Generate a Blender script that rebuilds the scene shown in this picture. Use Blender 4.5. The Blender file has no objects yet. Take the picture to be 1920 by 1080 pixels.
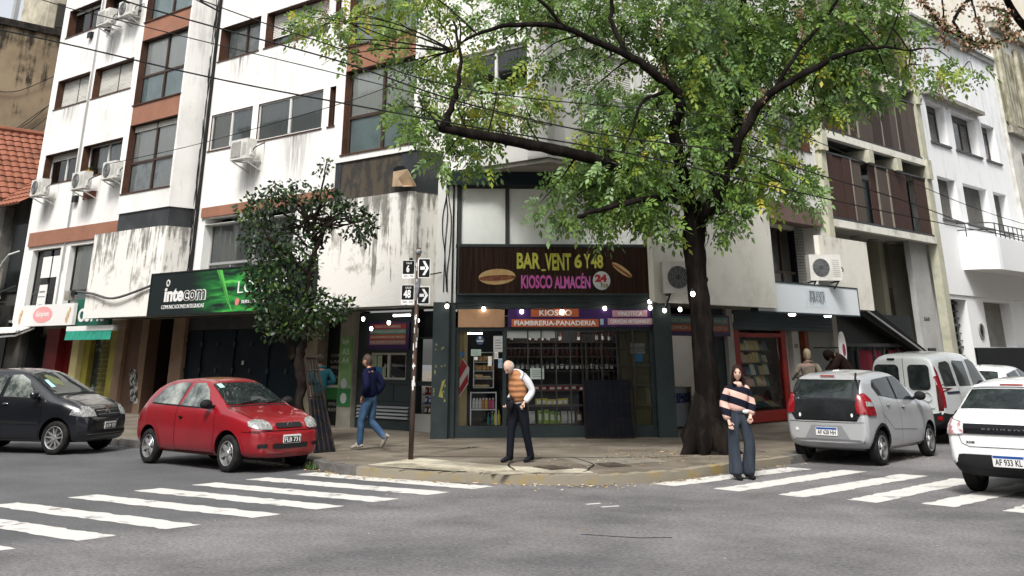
import bpy, bmesh, math, random
import numpy as np
from mathutils import Vector, Matrix, Quaternion
from mathutils.bvhtree import BVHTree
from mathutils.geometry import delaunay_2d_cdt
SC = bpy.context.scene
COL = SC.collection
random.seed(7)
pi = math.pi
# ---------------------------------------------------------------- camera (lower crop of an upright phone photo)
F_, PY, TH, RO, YW, CH = 1990.0, -200.0, math.radians(23.336), math.radians(-0.132), math.radians(48.19), 1.85
c_, s_ = math.cos(TH), math.sin(TH); cr, sr = math.cos(RO), math.sin(RO)
CTH, STH = c_, s_
r0 = Vector((1, 0, 0)); u0 = Vector((0, -s_, c_)); FW = Vector((0, c_, s_))
RT = cr*r0 + sr*u0; UP = -sr*r0 + cr*u0
cd = bpy.data.cameras.new('camera'); cam = bpy.data.objects.new('camera', cd); COL.objects.link(cam)
cd.sensor_width = 36; cd.lens = F_/1920*36; cd.shift_y = -(540-PY)/1920; cd.clip_end = 1000
cam.matrix_world = Matrix(((RT.x, UP.x, -FW.x, 0), (RT.y, UP.y, -FW.y, 0), (RT.z, UP.z, -FW.z, CH), (0, 0, 0, 1)))
SC.camera = cam
# ---------------------------------------------------------------- world, sun, exposure
SUN_EL, SUN_AZ = math.radians(52), math.radians(193)   # azimuth measured from +Y clockwise
w = bpy.data.worlds.new('World'); SC.world = w; w.use_nodes = True
nt = w.node_tree; nt.nodes.clear()
sky = nt.nodes.new('ShaderNodeTexSky'); sky.sky_type = 'NISHITA'; sky.sun_disc = False
sky.sun_elevation = SUN_EL; sky.sun_rotation = SUN_AZ; sky.dust_density = 4; sky.air_density = 1.0; sky.ozone_density = .6
hs = nt.nodes.new('ShaderNodeHueSaturation'); hs.inputs['Saturation'].default_value = .22
bg = nt.nodes.new('ShaderNodeBackground'); bg.inputs['Strength'].default_value = .10
wo = nt.nodes.new('ShaderNodeOutputWorld')
nt.links.new(sky.outputs[0], hs.inputs['Color']); nt.links.new(hs.outputs[0], bg.inputs[0]); nt.links.new(bg.outputs[0], wo.inputs[0])
sl = bpy.data.lights.new('sun', 'SUN'); sl.energy = 1.5; sl.angle = math.radians(14); sl.color = (1, .975, .94)
so = bpy.data.objects.new('sun', sl); COL.objects.link(so)
sd = Vector((math.sin(SUN_AZ)*math.cos(SUN_EL), math.cos(SUN_AZ)*math.cos(SUN_EL), math.sin(SUN_EL)))
so.rotation_euler = sd.to_track_quat('Z', 'Y').to_euler(); so.location = (0, -10, 40)
SC.view_settings.view_transform = 'Standard'; SC.view_settings.look = 'None'
SC.view_settings.exposure = 1.2; SC.view_settings.gamma = 1
# ---------------------------------------------------------------- frames of the street corner
LD = Vector((-math.sin(YW), math.cos(YW), 0)); RD = Vector((math.cos(YW), math.sin(YW), 0)); ZZ = Vector((0, 0, 1))
def frame(x, y, o=(0, 0, 0)):
    return Matrix(((x.x, y.x, 0, o[0]), (x.y, y.y, 0, o[1]), (0, 0, 1, o[2]), (0, 0, 0, 1)))
FL = frame(-LD, RD)                     # left street facade: u runs left to right, v into the block
FR = frame(RD, LD)                      # right street facade
FC = frame((RD-LD)/2**.5, (RD+LD)/2**.5)  # chamfered corner
FI = Matrix.Identity(4)
def ray(x, y): return RT*((x-960)/F_) - UP*((y-PY)/F_) + FW
def G(x, y, z=0.0):
    d = ray(x, y); return d*((z-CH)/d.z)+Vector((0, 0, CH))
def onp(F, x, y, v):                    # pixel of the photo -> (u, z) on the facade plane v of frame F
    d = ray(x, y); n = F.col[1].xyz; k = v/d.dot(n)
    return d.dot(F.col[0].xyz)*k, d.z*k+CH
def S2(s, t, z=0): return LD*s+RD*t+Vector((0, 0, z))
def stof(p): return p.dot(LD), p.dot(RD)
# ---------------------------------------------------------------- materials
MATS = {}
def mat(name, col, rough=.7, metal=0, spec=.25, c2=None, ns=3, ndet=5, thr=(.4, .65), stretch=(1, 1, 1), bump=0, bs=30, streak=None, emit=None, coat=0, flake=0, trans=0, alpha=1):
    if name in MATS: return MATS[name]
    if max(col) < .035 and spec == .25 and rough > .3: spec = .07
    m = bpy.data.materials.new(name); m.use_nodes = True; t = m.node_tree; N = t.nodes; K = t.links
    b = N['Principled BSDF']; b.inputs['Roughness'].default_value = rough; b.inputs['Metallic'].default_value = metal
    b.inputs['Specular IOR Level'].default_value = spec
    if coat: b.inputs['Coat Weight'].default_value = coat; b.inputs['Coat Roughness'].default_value = .04
    c = (*col, 1); b.inputs['Base Color'].default_value = c
    tc = N.new('ShaderNodeTexCoord')
    def nz(scale, det, st):
        mp = N.new('ShaderNodeMapping'); mp.inputs['Scale'].default_value = st; K.new(tc.outputs['Object'], mp.inputs[0])
        n = N.new('ShaderNodeTexNoise'); n.inputs['Scale'].default_value = scale; n.inputs['Detail'].default_value = det; n.inputs['Roughness'].default_value = .65
        K.new(mp.outputs[0], n.inputs[0]); return n
    last = None
    if c2 is not None:
        n = nz(ns, ndet, stretch); r = N.new('ShaderNodeMapRange'); r.inputs[1].default_value = thr[0]; r.inputs[2].default_value = thr[1]; K.new(n.outputs[0], r.inputs[0])
        mx = N.new('ShaderNodeMix'); mx.data_type = 'RGBA'; mx.inputs[6].default_value = c; mx.inputs[7].default_value = (*c2, 1)
        K.new(r.outputs[0], mx.inputs[0]); last = mx.outputs[2]
    if streak:   # (colour, z0, z1, strength, scale): grime running down from the top edge z1 to z0 in object heights
        sc, z0, z1, stg, ssc = streak
        n = nz(ssc, 4, (1, 1, .12)); sp = N.new('ShaderNodeSeparateXYZ'); K.new(tc.outputs['Object'], sp.inputs[0])
        h = N.new('ShaderNodeMapRange'); h.inputs[1].default_value = z0; h.inputs[2].default_value = z1; h.inputs[3].default_value = -.16; h.inputs[4].default_value = .17; K.new(sp.outputs[2], h.inputs[0])
        n2 = nz(1.3, 8, (1, 1, 1))
        a0 = N.new('ShaderNodeMath'); a0.operation = 'MULTIPLY_ADD'; a0.inputs[1].default_value = .62; K.new(n2.outputs[0], a0.inputs[0]); K.new(n.outputs[0], a0.inputs[2])
        a = N.new('ShaderNodeMath'); a.operation = 'ADD'; K.new(a0.outputs[0], a.inputs[0]); K.new(h.outputs[0], a.inputs[1])
        r = N.new('ShaderNodeMapRange'); r.inputs[1].default_value = .86; r.inputs[2].default_value = 1.0; r.inputs[4].default_value = stg; K.new(a.outputs[0], r.inputs[0])
        mx = N.new('ShaderNodeMix'); mx.data_type = 'RGBA'; mx.inputs[7].default_value = (*sc, 1)
        if last: K.new(last, mx.inputs[6])
        else: mx.inputs[6].default_value = c
        K.new(r.outputs[0], mx.inputs[0]); last = mx.outputs[2]
    if last: K.new(last, b.inputs['Base Color'])
    if bump:
        n = nz(bs, 4, stretch); bp = N.new('ShaderNodeBump'); bp.inputs['Strength'].default_value = bump; bp.inputs['Distance'].default_value = .02
        K.new(n.outputs[0], bp.inputs['Height']); K.new(bp.outputs[0], b.inputs['Normal'])
    if emit: b.inputs['Emission Color'].default_value = (*emit[0], 1); b.inputs['Emission Strength'].default_value = emit[1]
    if trans:
        tr = N.new('ShaderNodeBsdfTranslucent'); ms = N.new('ShaderNodeMixShader'); ms.inputs[0].default_value = trans
        if last: K.new(last, tr.inputs[0])
        else: tr.inputs[0].default_value = c
        K.new(b.outputs[0], ms.inputs[1]); K.new(tr.outputs[0], ms.inputs[2]); K.new(ms.outputs[0], N['Material Output'].inputs[0])
    MATS[name] = m; return m
def glass(name, tint=(.8, .85, .85), refl=.06, thru=1.0, dark=(.02, .025, .03)):
    if name in MATS: return MATS[name]
    m = bpy.data.materials.new(name); m.use_nodes = True; t = m.node_tree; N = t.nodes; K = t.links; N.remove(N['Principled BSDF'])
    tr = N.new('ShaderNodeBsdfTransparent'); tr.inputs[0].default_value = (*tint, 1)
    df = N.new('ShaderNodeBsdfDiffuse'); df.inputs[0].default_value = (*dark, 1)
    m0 = N.new('ShaderNodeMixShader'); m0.inputs[0].default_value = thru; K.new(df.outputs[0], m0.inputs[1]); K.new(tr.outputs[0], m0.inputs[2])
    gl = N.new('ShaderNodeBsdfGlossy'); gl.inputs['Roughness'].default_value = .03
    fr = N.new('ShaderNodeFresnel'); fr.inputs[0].default_value = 1.45
    ad = N.new('ShaderNodeMath'); ad.operation = 'ADD'; ad.inputs[1].default_value = refl; K.new(fr.outputs[0], ad.inputs[0])
    m1 = N.new('ShaderNodeMixShader'); K.new(ad.outputs[0], m1.inputs[0]); K.new(m0.outputs[0], m1.inputs[1]); K.new(gl.outputs[0], m1.inputs[2])
    K.new(m1.outputs[0], N['Material Output'].inputs[0]); MATS[name] = m; return m
# ---------------------------------------------------------------- mesh collector
class MB:
    def __init__(s): s.v = []; s.f = []; s.m = []; s.mi = 0
    def poly(s, pts):
        i = len(s.v); s.v += [tuple(p) for p in pts]; s.f.append(tuple(range(i, i+len(pts)))); s.m.append(s.mi); return s
    def hexa(s, a, b):   # a: 4 bottom pts, b: 4 top pts
        i = len(s.v); s.v += [tuple(p) for p in a]+[tuple(p) for p in b]
        for q in ((3, 2, 1, 0), (4, 5, 6, 7), (0, 1, 5, 4), (1, 2, 6, 5), (2, 3, 7, 6), (3, 0, 4, 7)): s.f.append(tuple(i+k for k in q)); s.m.append(s.mi)
        return s
    def box(s, x0, x1, y0, y1, z0, z1):
        return s.hexa([(x0, y0, z0), (x1, y0, z0), (x1, y1, z0), (x0, y1, z0)], [(x0, y0, z1), (x1, y0, z1), (x1, y1, z1), (x0, y1, z1)])
    def bar(s, p, q, wd, th=None, up=(0, 0, 1)):
        p, q = Vector(p), Vector(q); d = (q-p).normalized(); up = Vector(up)
        if abs(d.dot(up)) > .98: up = Vector((1, 0, 0))
        a = d.cross(up).normalized()*wd/2; b = d.cross(a).normalized()*(th or wd)/2
        return s.hexa([p-a-b, p+a-b, p+a+b, p-a+b], [q-a-b, q+a-b, q+a+b, q-a+b])
    def tube(s, pts, rad, n=8, cap=True, jit=0):
        pts = [Vector(p) for p in pts]; k = len(pts)
        if not hasattr(rad, '__len__'): rad = [rad]*k
        i0 = len(s.v); ref = Vector((0, 0, 1)) if abs((pts[1]-pts[0]).normalized().z) < .9 else Vector((1, 0, 0))
        for i, p in enumerate(pts):
            d = (pts[min(i+1, k-1)]-pts[max(i-1, 0)]).normalized(); a = d.cross(ref)
            if a.length < 1e-4: a = d.orthogonal()
            a.normalize(); b = d.cross(a).normalized(); ref = a.cross(d)
            for j in range(n):
                an = 2*pi*j/n; r = rad[i]*(1+jit*random.uniform(-1, 1)); s.v.append(tuple(p+a*(r*math.cos(an))+b*(r*math.sin(an))))
        for i in range(k-1):
            for j in range(n):
                s.f.append((i0+i*n+j, i0+i*n+(j+1) % n, i0+(i+1)*n+(j+1) % n, i0+(i+1)*n+j)); s.m.append(s.mi)
        if cap:
            s.f.append(tuple(i0+j for j in range(n))[::-1]); s.m.append(s.mi); s.f.append(tuple(i0+(k-1)*n+j for j in range(n))); s.m.append(s.mi)
        return s
    def lathe(s, prof, o, ax=(0, 0, 1), n=24):  # prof: (along axis, radius)
        ax = Vector(ax).normalized(); o = Vector(o); a = ax.orthogonal().normalized(); b = ax.cross(a); i0 = len(s.v); k = len(prof)
        for h, r in prof:
            for j in range(n): an = 2*pi*j/n; s.v.append(tuple(o+ax*h+a*(r*math.cos(an))+b*(r*math.sin(an))))
        for i in range(k-1):
            for j in range(n): s.f.append((i0+i*n+j, i0+i*n+(j+1) % n, i0+(i+1)*n+(j+1) % n, i0+(i+1)*n+j)); s.m.append(s.mi)
        op = len(prof) > 2 and prof[0][1] > 1e-4 and prof[-1][1] > 1e-4   # open ring or hollow shell
        if prof[0][1] > 1e-4 and not op: s.f.append(tuple(i0+j for j in range(n))[::-1]); s.m.append(s.mi)
        if prof[-1][1] > 1e-4 and not op: s.f.append(tuple(i0+(k-1)*n+j for j in range(n))); s.m.append(s.mi)
        return s
    def ell(s, c, r, n=12, k=8, R=None):
        i0 = len(s.v); c = Vector(c)
        for i in range(k+1):
            th = pi*i/k
            for j in range(n):
                ph = 2*pi*j/n; p = Vector((r[0]*math.sin(th)*math.cos(ph), r[1]*math.sin(th)*math.sin(ph), r[2]*math.cos(th)))
                if R: p = R @ p
                s.v.append(tuple(c+p))
        for i in range(k):
            for j in range(n): s.f.append((i0+i*n+j, i0+(i+1)*n+j, i0+(i+1)*n+(j+1) % n, i0+i*n+(j+1) % n)); s.m.append(s.mi)
        return s
    def prism(s, pts, v0, v1):  # pts in (u,z), extruded along v
        n = len(pts); i = len(s.v); s.v += [(p[0], v0, p[1]) for p in pts]+[(p[0], v1, p[1]) for p in pts]
        s.f.append(tuple(range(i, i+n))); s.m.append(s.mi); s.f.append(tuple(range(i+2*n-1, i+n-1, -1))); s.m.append(s.mi)
        for j in range(n): s.f.append((i+j, i+n+j, i+n+(j+1) % n, i+(j+1) % n)); s.m.append(s.mi)
        return s
    def prismz(s, pts, z0, z1):
        n = len(pts); i = len(s.v); s.v += [(p[0], p[1], z0) for p in pts]+[(p[0], p[1], z1) for p in pts]
        s.f.append(tuple(range(i+n-1, i-1, -1))); s.m.append(s.mi); s.f.append(tuple(range(i+n, i+2*n))); s.m.append(s.mi)
        for j in range(n): s.f.append((i+j, i+(j+1) % n, i+n+(j+1) % n, i+n+j)); s.m.append(s.mi)
        return s
    def wall(s, u0, u1, z0, z1, v0, v1, holes=()):  # front face at v0 with openings whose reveals run back to v1
        us = sorted({u0, u1, *[max(u0, min(u1, x)) for h in holes for x in h[:2]]}); zs = sorted({z0, z1, *[max(z0, min(z1, x)) for h in holes for x in h[2:4]]})
        for a, b in zip(us, us[1:]):
            for c, d in zip(zs, zs[1:]):
                um, zm = (a+b)/2, (c+d)/2
                if any(h[0] < um < h[1] and h[2] < zm < h[3] for h in holes): continue
                s.poly([(a, v0, c), (b, v0, c), (b, v0, d), (a, v0, d)])
        for h in holes:
            a, b, c, d = h[:4]
            s.poly([(a, v0, c), (a, v0, d), (a, v1, d), (a, v1, c)]); s.poly([(b, v0, c), (b, v1, c), (b, v1, d), (b, v0, d)])
            s.poly([(a, v0, c), (a, v1, c), (b, v1, c), (b, v0, c)]); s.poly([(a, v0, d), (b, v0, d), (b, v1, d), (a, v1, d)])
        s.poly([(u0, v0, z0), (u0, v0, z1), (u0, v1, z1), (u0, v1, z0)]); s.poly([(u1, v0, z0), (u1, v1, z0), (u1, v1, z1), (u1, v0, z1)])
        s.poly([(u0, v0, z0), (u0, v1, z0), (u1, v1, z0), (u1, v0, z0)]); s.poly([(u0, v0, z1), (u1, v0, z1), (u1, v1, z1), (u0, v1, z1)])
        return s
    def add(s, o, M=None):
        i = len(s.v); s.v += [tuple((M @ Vector(p)) if M else p) for p in o.v]; s.f += [tuple(i+k for k in f) for f in o.f]; s.m += o.m; return s
def link(name, me, parent=None, mats=None):
    if mats is not None:
        for m in (mats if isinstance(mats, (list, tuple)) else [mats]): me.materials.append(m)
    o = bpy.data.objects.new(name, me); COL.objects.link(o)
    if parent: o.parent = parent
    return o
def mesh(name, mb, org=(0, 0, 0), smooth=False, recalc=False, merge=0):
    me = bpy.data.meshes.new(name); ox, oy, oz = org
    me.from_pydata([(p[0]-ox, p[1]-oy, p[2]-oz) for p in mb.v], [], mb.f); me.update()
    me.polygons.foreach_set('material_index', mb.m)
    if smooth: me.polygons.foreach_set('use_smooth', [True]*len(mb.f))
    if recalc or merge:
        bm = bmesh.new(); bm.from_mesh(me)
        if merge: bmesh.ops.remove_doubles(bm, verts=bm.verts, dist=merge)
        if recalc: bmesh.ops.recalc_face_normals(bm, faces=bm.faces)
        bm.to_mesh(me); bm.free()
    return me
def tag(o, label, cat=None, group=None, kind=None):
    if label: o['label'] = label
    if cat: o['category'] = cat
    if group: o['group'] = group
    if kind: o['kind'] = kind
    return o
SPL = {'pillar', 'pier', 'corner_pier', 'brown_band', 'dark_panel', 'red_pillar', 'olive_wall', 'taped_paper', 'slab', 'column', 'corbel', 'post', 'pilaster', 'plywood_panel', 'red_curtain', 'pipe', 'bracket', 'wiper', 'picture', 'spoiler_fin', 'cornice', 'porch_wall', 'inner_wall', 'back_wall', 'cable'}
def comps(mb):   # separate solids of a collector, so that each becomes a part of its own
    par = list(range(len(mb.v)))
    def fd(i):
        while par[i] != i: par[i] = par[par[i]]; i = par[i]
        return i
    for f in mb.f:
        for k in f[1:]: par[fd(k)] = fd(f[0])
    d = {}
    for f, m in zip(mb.f, mb.m): d.setdefault(fd(f[0]), []).append((f, m))
    out = []
    for fs in d.values():
        q = MB(); ix = {}
        for f, m in fs:
            for i in f:
                if i not in ix: ix[i] = len(q.v); q.v.append(mb.v[i])
            q.f.append(tuple(ix[i] for i in f)); q.m.append(m)
        out.append(q)
    return out if len(out) < 12 else [mb]
class Thing:
    def __init__(s, name, label, cat, F, org, group=None, rot=0):
        s.o = bpy.data.objects.new(name, None); COL.objects.link(s.o); s.org = org; s.F = F
        s.o.empty_display_size = .2
        s.o.matrix_world = F @ Matrix.Translation(Vector(org)) @ Matrix.Rotation(rot, 4, 'Z'); tag(s.o, label, cat, group)
    def part(s, name, mb, m, parent=None, smooth=False, label=None, recalc=False, merge=0, kind=None):
        if name in SPL:
            C_ = comps(mb)
            if len(C_) > 1:
                for q in C_: o = s.part(name, q, m, parent, smooth, label, recalc, merge, kind)
                return o
        o = link(name, mesh(name, mb, s.org, smooth, recalc, merge), parent or s.o, m); tag(o, label, kind=kind); return o
def solo(name, label, cat, F, mb, m, group=None, kind=None, smooth=False, recalc=False, org=None):
    if org is None:
        A = np.array(mb.v); org = ((A[:, 0].min()+A[:, 0].max())/2, (A[:, 1].min()+A[:, 1].max())/2, A[:, 2].min())
    o = link(name, mesh(name, mb, org, smooth, recalc), None, m); o.matrix_world = F @ Matrix.Translation(Vector(org)); return tag(o, label, cat, group, kind)
def copy_tree(o, parent=None):
    c = o.copy(); COL.objects.link(c); c.parent = parent
    for ch in [x for x in o.children]: copy_tree(ch, c)
    return c
def textmesh(txt, bold=0, ext=.5, shear=0, space=1.0):
    cu = bpy.data.curves.new('t', 'FONT'); cu.body = txt; cu.align_x = 'LEFT'; cu.extrude = 0; cu.offset = bold; cu.shear = shear; cu.space_character = space; cu.resolution_u = 3
    ob = bpy.data.objects.new('t', cu); COL.objects.link(ob); bpy.context.view_layer.update()
    me = bpy.data.meshes.new_from_object(ob.evaluated_get(bpy.context.evaluated_depsgraph_get())); bpy.data.objects.remove(ob); bpy.data.curves.remove(cu)
    P = np.array([v.co[:] for v in me.vertices]) if len(me.vertices) else np.zeros((1, 3)); fs = [tuple(p.vertices) for p in me.polygons]; bpy.data.meshes.remove(me); return P, fs
def text(txt, u0, u1, z0, z1, v, bold=0, th=.012, shear=0, mb=None, space=1.0):
    # lettering fitted to the box u0..u1, z0..z1 on plane v, standing th proud of it (towards the viewer, -v)
    P, fs = textmesh(txt, bold, 0, shear, space); mb = mb or MB(); a = P[:, :2].min(0); b = P[:, :2].max(0); sc = np.maximum(b-a, 1e-6)
    U = u0+(P[:, 0]-a[0])/sc[0]*(u1-u0); Z = z0+(P[:, 1]-a[1])/sc[1]*(z1-z0); i = len(mb.v); n = len(U)
    mb.v += [(float(x), v-th, float(z)) for x, z in zip(U, Z)]
    for f in fs: mb.f.append(tuple(i+k for k in f)); mb.m.append(mb.mi)
    # sides
    ed = {}
    for f in fs:
        for a_, b_ in zip(f, f[1:]+f[:1]):
            ed[(a_, b_)] = 1
    mb.v += [(float(x), v, float(z)) for x, z in zip(U, Z)]
    for (a_, b_) in ed:
        if (b_, a_) not in ed: mb.f.append((i+b_, i+a_, i+n+a_, i+n+b_)); mb.m.append(mb.mi)
    return mb
def rrect(x0, x1, y0, y1, r, n=4):
    p = []
    for cx, cy, a in ((x1-r, y1-r, 0), (x0+r, y1-r, 90), (x0+r, y0+r, 180), (x1-r, y0+r, 270)):
        for k in range(n+1): t = math.radians(a+90*k/n); p.append((cx+r*math.cos(t), cy+r*math.sin(t)))
    return p
def circ(cx, cy, r, n=20, ry=None): return [(cx+r*math.cos(2*pi*k/n), cy+(ry or r)*math.sin(2*pi*k/n)) for k in range(n)]
# ================================================================ SETTING
A_ = mat('asphalt', (.100, .097, .099), .85, c2=(.195, .187, .187), ns=.5, ndet=10, thr=(.36, .64), bump=.6, bs=60)
def asphalt():
    m = A_; t = m.node_tree; N = t.nodes; K = t.links; b = N['Principled BSDF']; prev = b.inputs['Base Color'].links[0].from_socket
    tc = N.new('ShaderNodeTexCoord'); n = N.new('ShaderNodeTexNoise'); n.inputs['Scale'].default_value = 21; n.inputs['Detail'].default_value = 9; n.inputs['Roughness'].default_value = .8; K.new(tc.outputs['Object'], n.inputs[0])
    r = N.new('ShaderNodeMapRange'); r.inputs[1].default_value = .36; r.inputs[2].default_value = .66; r.inputs[3].default_value = .5; r.inputs[4].default_value = 1.55; K.new(n.outputs[0], r.inputs[0])
    mx = N.new('ShaderNodeMix'); mx.data_type = 'RGBA'; mx.blend_type = 'MULTIPLY'; mx.inputs[0].default_value = 1; K.new(prev, mx.inputs[6]); K.new(r.outputs[0], mx.inputs[7])
    # darker, smoother lane worn along the left street, stains
    sp = N.new('ShaderNodeSeparateXYZ'); K.new(tc.outputs['Object'], sp.inputs[0])
    g = N.new('ShaderNodeMapRange'); g.inputs[1].default_value = 12.2; g.inputs[2].default_value = 12.9; K.new(sp.outputs[0], g.inputs[0])
    mx2 = N.new('ShaderNodeMix'); mx2.data_type = 'RGBA'; K.new(g.outputs[0], mx2.inputs[0]); K.new(mx.outputs[2], mx2.inputs[6])
    mx3 = N.new('ShaderNodeMix'); mx3.data_type = 'RGBA'; mx3.inputs[0].default_value = .6; K.new(mx.outputs[2], mx3.inputs[6]); mx3.inputs[7].default_value = (.075, .08, .085, 1); K.new(mx3.outputs[2], mx2.inputs[7])
    K.new(mx2.outputs[2], b.inputs['Base Color'])
asphalt()
PAV = mat('pavement', (.105, .087, .066), .85, c2=(.205, .18, .142), ns=.9, ndet=9, thr=(.4, .68), bump=.5, bs=14)
PAVL = mat('pale concrete', (.46, .42, .33), .85, c2=(.22, .2, .15), ns=1.6, ndet=9, thr=(.42, .62), bump=.5, bs=18)
KERB = mat('kerb stone', (.09, .088, .085), .8, c2=(.16, .15, .14), ns=4, bump=.6, bs=12)
KERBY = mat('kerb yellow', (.27, .20, .07), .8, c2=(.22, .195, .15), ns=2.6, ndet=9, thr=(.34, .50), bump=.5, bs=12)
PAINT = mat('road paint', (.54, .53, .50), .75, c2=(.16, .15, .147), ns=2.6, ndet=11, thr=(.57, .66), bump=.2, bs=40)
# the ground: one sheet in (s,t) coordinates, object axes follow the streets
FS = Matrix(((LD.x, RD.x, 0, 0), (LD.y, RD.y, 0, 0), (0, 0, 1, 0), (0, 0, 0, 1)))   # x = s along the left street, y = t along the right street
def ssheet(name, pts, z, m, kind='structure'):
    mb = MB(); mb.poly([(p[0], p[1], z) for p in pts]); me = mesh(name, mb); me.flip_normals()
    me.transform(FS); o = link(name, me, None, m); tag(o, None, kind=kind); return o
mb = MB(); mb.poly([(-90, -120, 0), (160, -120, 0), (160, 130, 0), (-90, 130, 0)])
road = link('road', mesh('road', mb), None, A_); road.matrix_world = frame(LD, -RD); tag(road, None, kind='structure')   # object x = distance along the left street
def crom(P, n=6):
    out = []
    for i in range(len(P)-1):
        a, b, c, d = P[max(i-1, 0)], P[i], P[i+1], P[min(i+2, len(P)-1)]
        for k in range(n):
            t = k/n; out.append(tuple(.5*((2*b[j])+(-a[j]+c[j])*t+(2*a[j]-5*b[j]+4*c[j]-d[j])*t*t+(-a[j]+3*b[j]-3*c[j]+d[j])*t**3) for j in range(len(b))))
    return out+[tuple(P[-1])]
KL = [(80, 13.45), (40, 13.45), (20, 13.42), (17.4, 13.38), (16.0, 13.0), (15.2, 12.84), (14.2, 12.9), (12.9, 13.32), (11.7, 13.9), (10.95, 14.7), (10.62, 15.8), (10.55, 17.5), (10.52, 20), (10.55, 30), (10.6, 80)]
KLs = crom(KL, 6)
def offs(P, d):
    out = []
    for i, p in enumerate(P):
        a, b = P[max(i-1, 0)], P[min(i+1, len(P)-1)]; dx, dy = b[0]-a[0], b[1]-a[1]; l = math.hypot(dx, dy); out.append((p[0]+dy/l*d, p[1]-dx/l*d))
    return out
KIN = offs(KLs, .17)
KZ = .13
def kz(p):  # kerb top drops to a ramp at the corner
    s, t = p; d = math.hypot(s-13.6, t-13.1); return KZ if d > 1.1 else KZ-.025*(1.1-d)/1.1
def inseg(p):
    return 'y' if (9 < p[0] < 15.0 and p[1] < 18.6) else 'g'
for nm, key, m in (('kerb', 'g', KERB), ('painted_kerb', 'y', KERBY)):
    mb = MB()
    for i in range(len(KLs)-1):
        if inseg(KLs[i]) != key: continue
        n = max(1, int(math.dist(KLs[i], KLs[i+1])/.9))
        for k in range(n):
            def L_(P, Q, f): return (P[0]+(Q[0]-P[0])*f, P[1]+(Q[1]-P[1])*f)
            g0, g1 = k/n, (k+1)/n-(.022 if n > 1 else 0)
            a, b = L_(KLs[i], KLs[i+1], g0), L_(KLs[i], KLs[i+1], g1); c, d = L_(KIN[i], KIN[i+1], g0), L_(KIN[i], KIN[i+1], g1); z0, z1 = kz(a)+random.uniform(-.012, .012), kz(b)+random.uniform(-.012, .012)
            mb.hexa([(*a, -.05), (*b, -.05), (*d, -.05), (*c, -.05)], [(*a, z0), (*b, z1), (*d, z1+.006), (*c, z0+.006)])
    me = mesh(nm, mb); me.transform(FS); bm = bmesh.new(); bm.from_mesh(me); bmesh.ops.recalc_face_normals(bm, faces=bm.faces); bm.to_mesh(me); bm.free()
    o = link(nm, me, None, m); tag(o, None, kind='structure')
# pavement surface: fan out from the kerb into the block
mb = MB(); N_ = len(KIN)
rows = [0, .5, 1.2, 2.2, 4]
def inner(i, d):
    a, b = KIN[max(i-1, 0)], KIN[min(i+1, N_-1)]
    p = KIN[i]
    if p[0] > 16: q = (p[0], p[1]+d)
    elif p[1] > 17.5: q = (p[0]+d, p[1])
    else:
        f = (i-i0c)/(i1c-i0c); an = math.radians(90-90*f); q = (p[0]+d*math.cos(an), p[1]+d*math.sin(an))
    return q
i0c = max(i for i in range(N_) if KIN[i][0] > 16); i1c = min(i for i in range(N_) if KIN[i][1] > 17.5)
grid = [[inner(i, d) for d in rows] for i in range(N_)]
for i in range(N_-1):
    for j in range(len(rows)-1):
        P = [grid[i][j], grid[i+1][j], grid[i+1][j+1], grid[i][j+1]]
        mb.poly([(p[0], p[1], (kz(p) if j+q == 0 else KZ)) for p, q in zip(P, (0, 0, 1, 1))])
mb.poly([(*grid[i][-1], KZ) for i in range(N_)]+[(80, 80, KZ)])
me = mesh('pavement', mb, merge=.001, recalc=True); me.transform(FS)
if me.polygons[len(me.polygons)//2].normal.z < 0: me.flip_normals()
tag(link('pavement', me, None, PAV), None, kind='structure')
# pale worn concrete panels, joints and covers on the pavement
ssheet('kerb_ramp', [(15.0, 13.15), (14.3, 13.2), (13.2, 13.4), (12.2, 13.95), (11.4, 14.6), (11.9, 15.0), (12.9, 14.6), (14.0, 14.5), (15.3, 14.6)], KZ+.004, PAVL)
ssheet('pavement_patch', [(16.2, 17.9), (15.0, 19.0), (14.6, 18.4), (16.0, 17.2)], KZ+.004, mat('pale patch', (.2, .17, .13), .9, c2=(.12, .1, .08), ns=3))
ssheet('pavement_patch', [(12.2, 15.4), (11.5, 16.8), (12.4, 17.3), (13.4, 16.2)], KZ+.004, mat('grey patch', (.15, .135, .11), .9, c2=(.22, .2, .16), ns=3))
dk = mat('crack', (.02, .017, .014), .9)
def crack(P, wd=.02, z=KZ+.008):
    mb = MB(); Q = crom(P, 4); Q = [(x+random.uniform(-.03, .03), y+random.uniform(-.03, .03)) for x, y in Q]
    for a, b in zip(Q, Q[1:]):
        dx, dy = b[0]-a[0], b[1]-a[1]; l = math.hypot(dx, dy); nx, ny = -dy/l*wd/2, dx/l*wd/2
        mb.poly([(a[0]+nx, a[1]+ny, z), (b[0]+nx, b[1]+ny, z), (b[0]-nx, b[1]-ny, z), (a[0]-nx, a[1]-ny, z)])
    me = mesh('pavement_joint', mb); me.transform(FS); tag(link('pavement_joint', me, None, dk), None, kind='structure')
crack([(15.9, 14.5), (14.6, 15.4), (13.4, 16.2), (12.2, 17.3), (11.9, 17.9)], .045)
crack([(18.6, 15.9), (16.6, 16.3), (15.3, 17.2), (14.4, 18.3)], .03)
crack([(12.6, 14.1), (13.4, 14.9), (13.6, 16)], .035)
crack([(11.6, 14.6), (12.2, 15.6), (13.3, 16.4)], .03)
crack([(21, 14.9), (18.3, 15.2), (16.2, 15.1)], .025); crack([(11.2, 19.5), (12.4, 20.1), (14.5, 20.2)], .03); crack([(11.1, 22.5), (12.6, 22.3), (14.9, 22.7)], .03)
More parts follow.
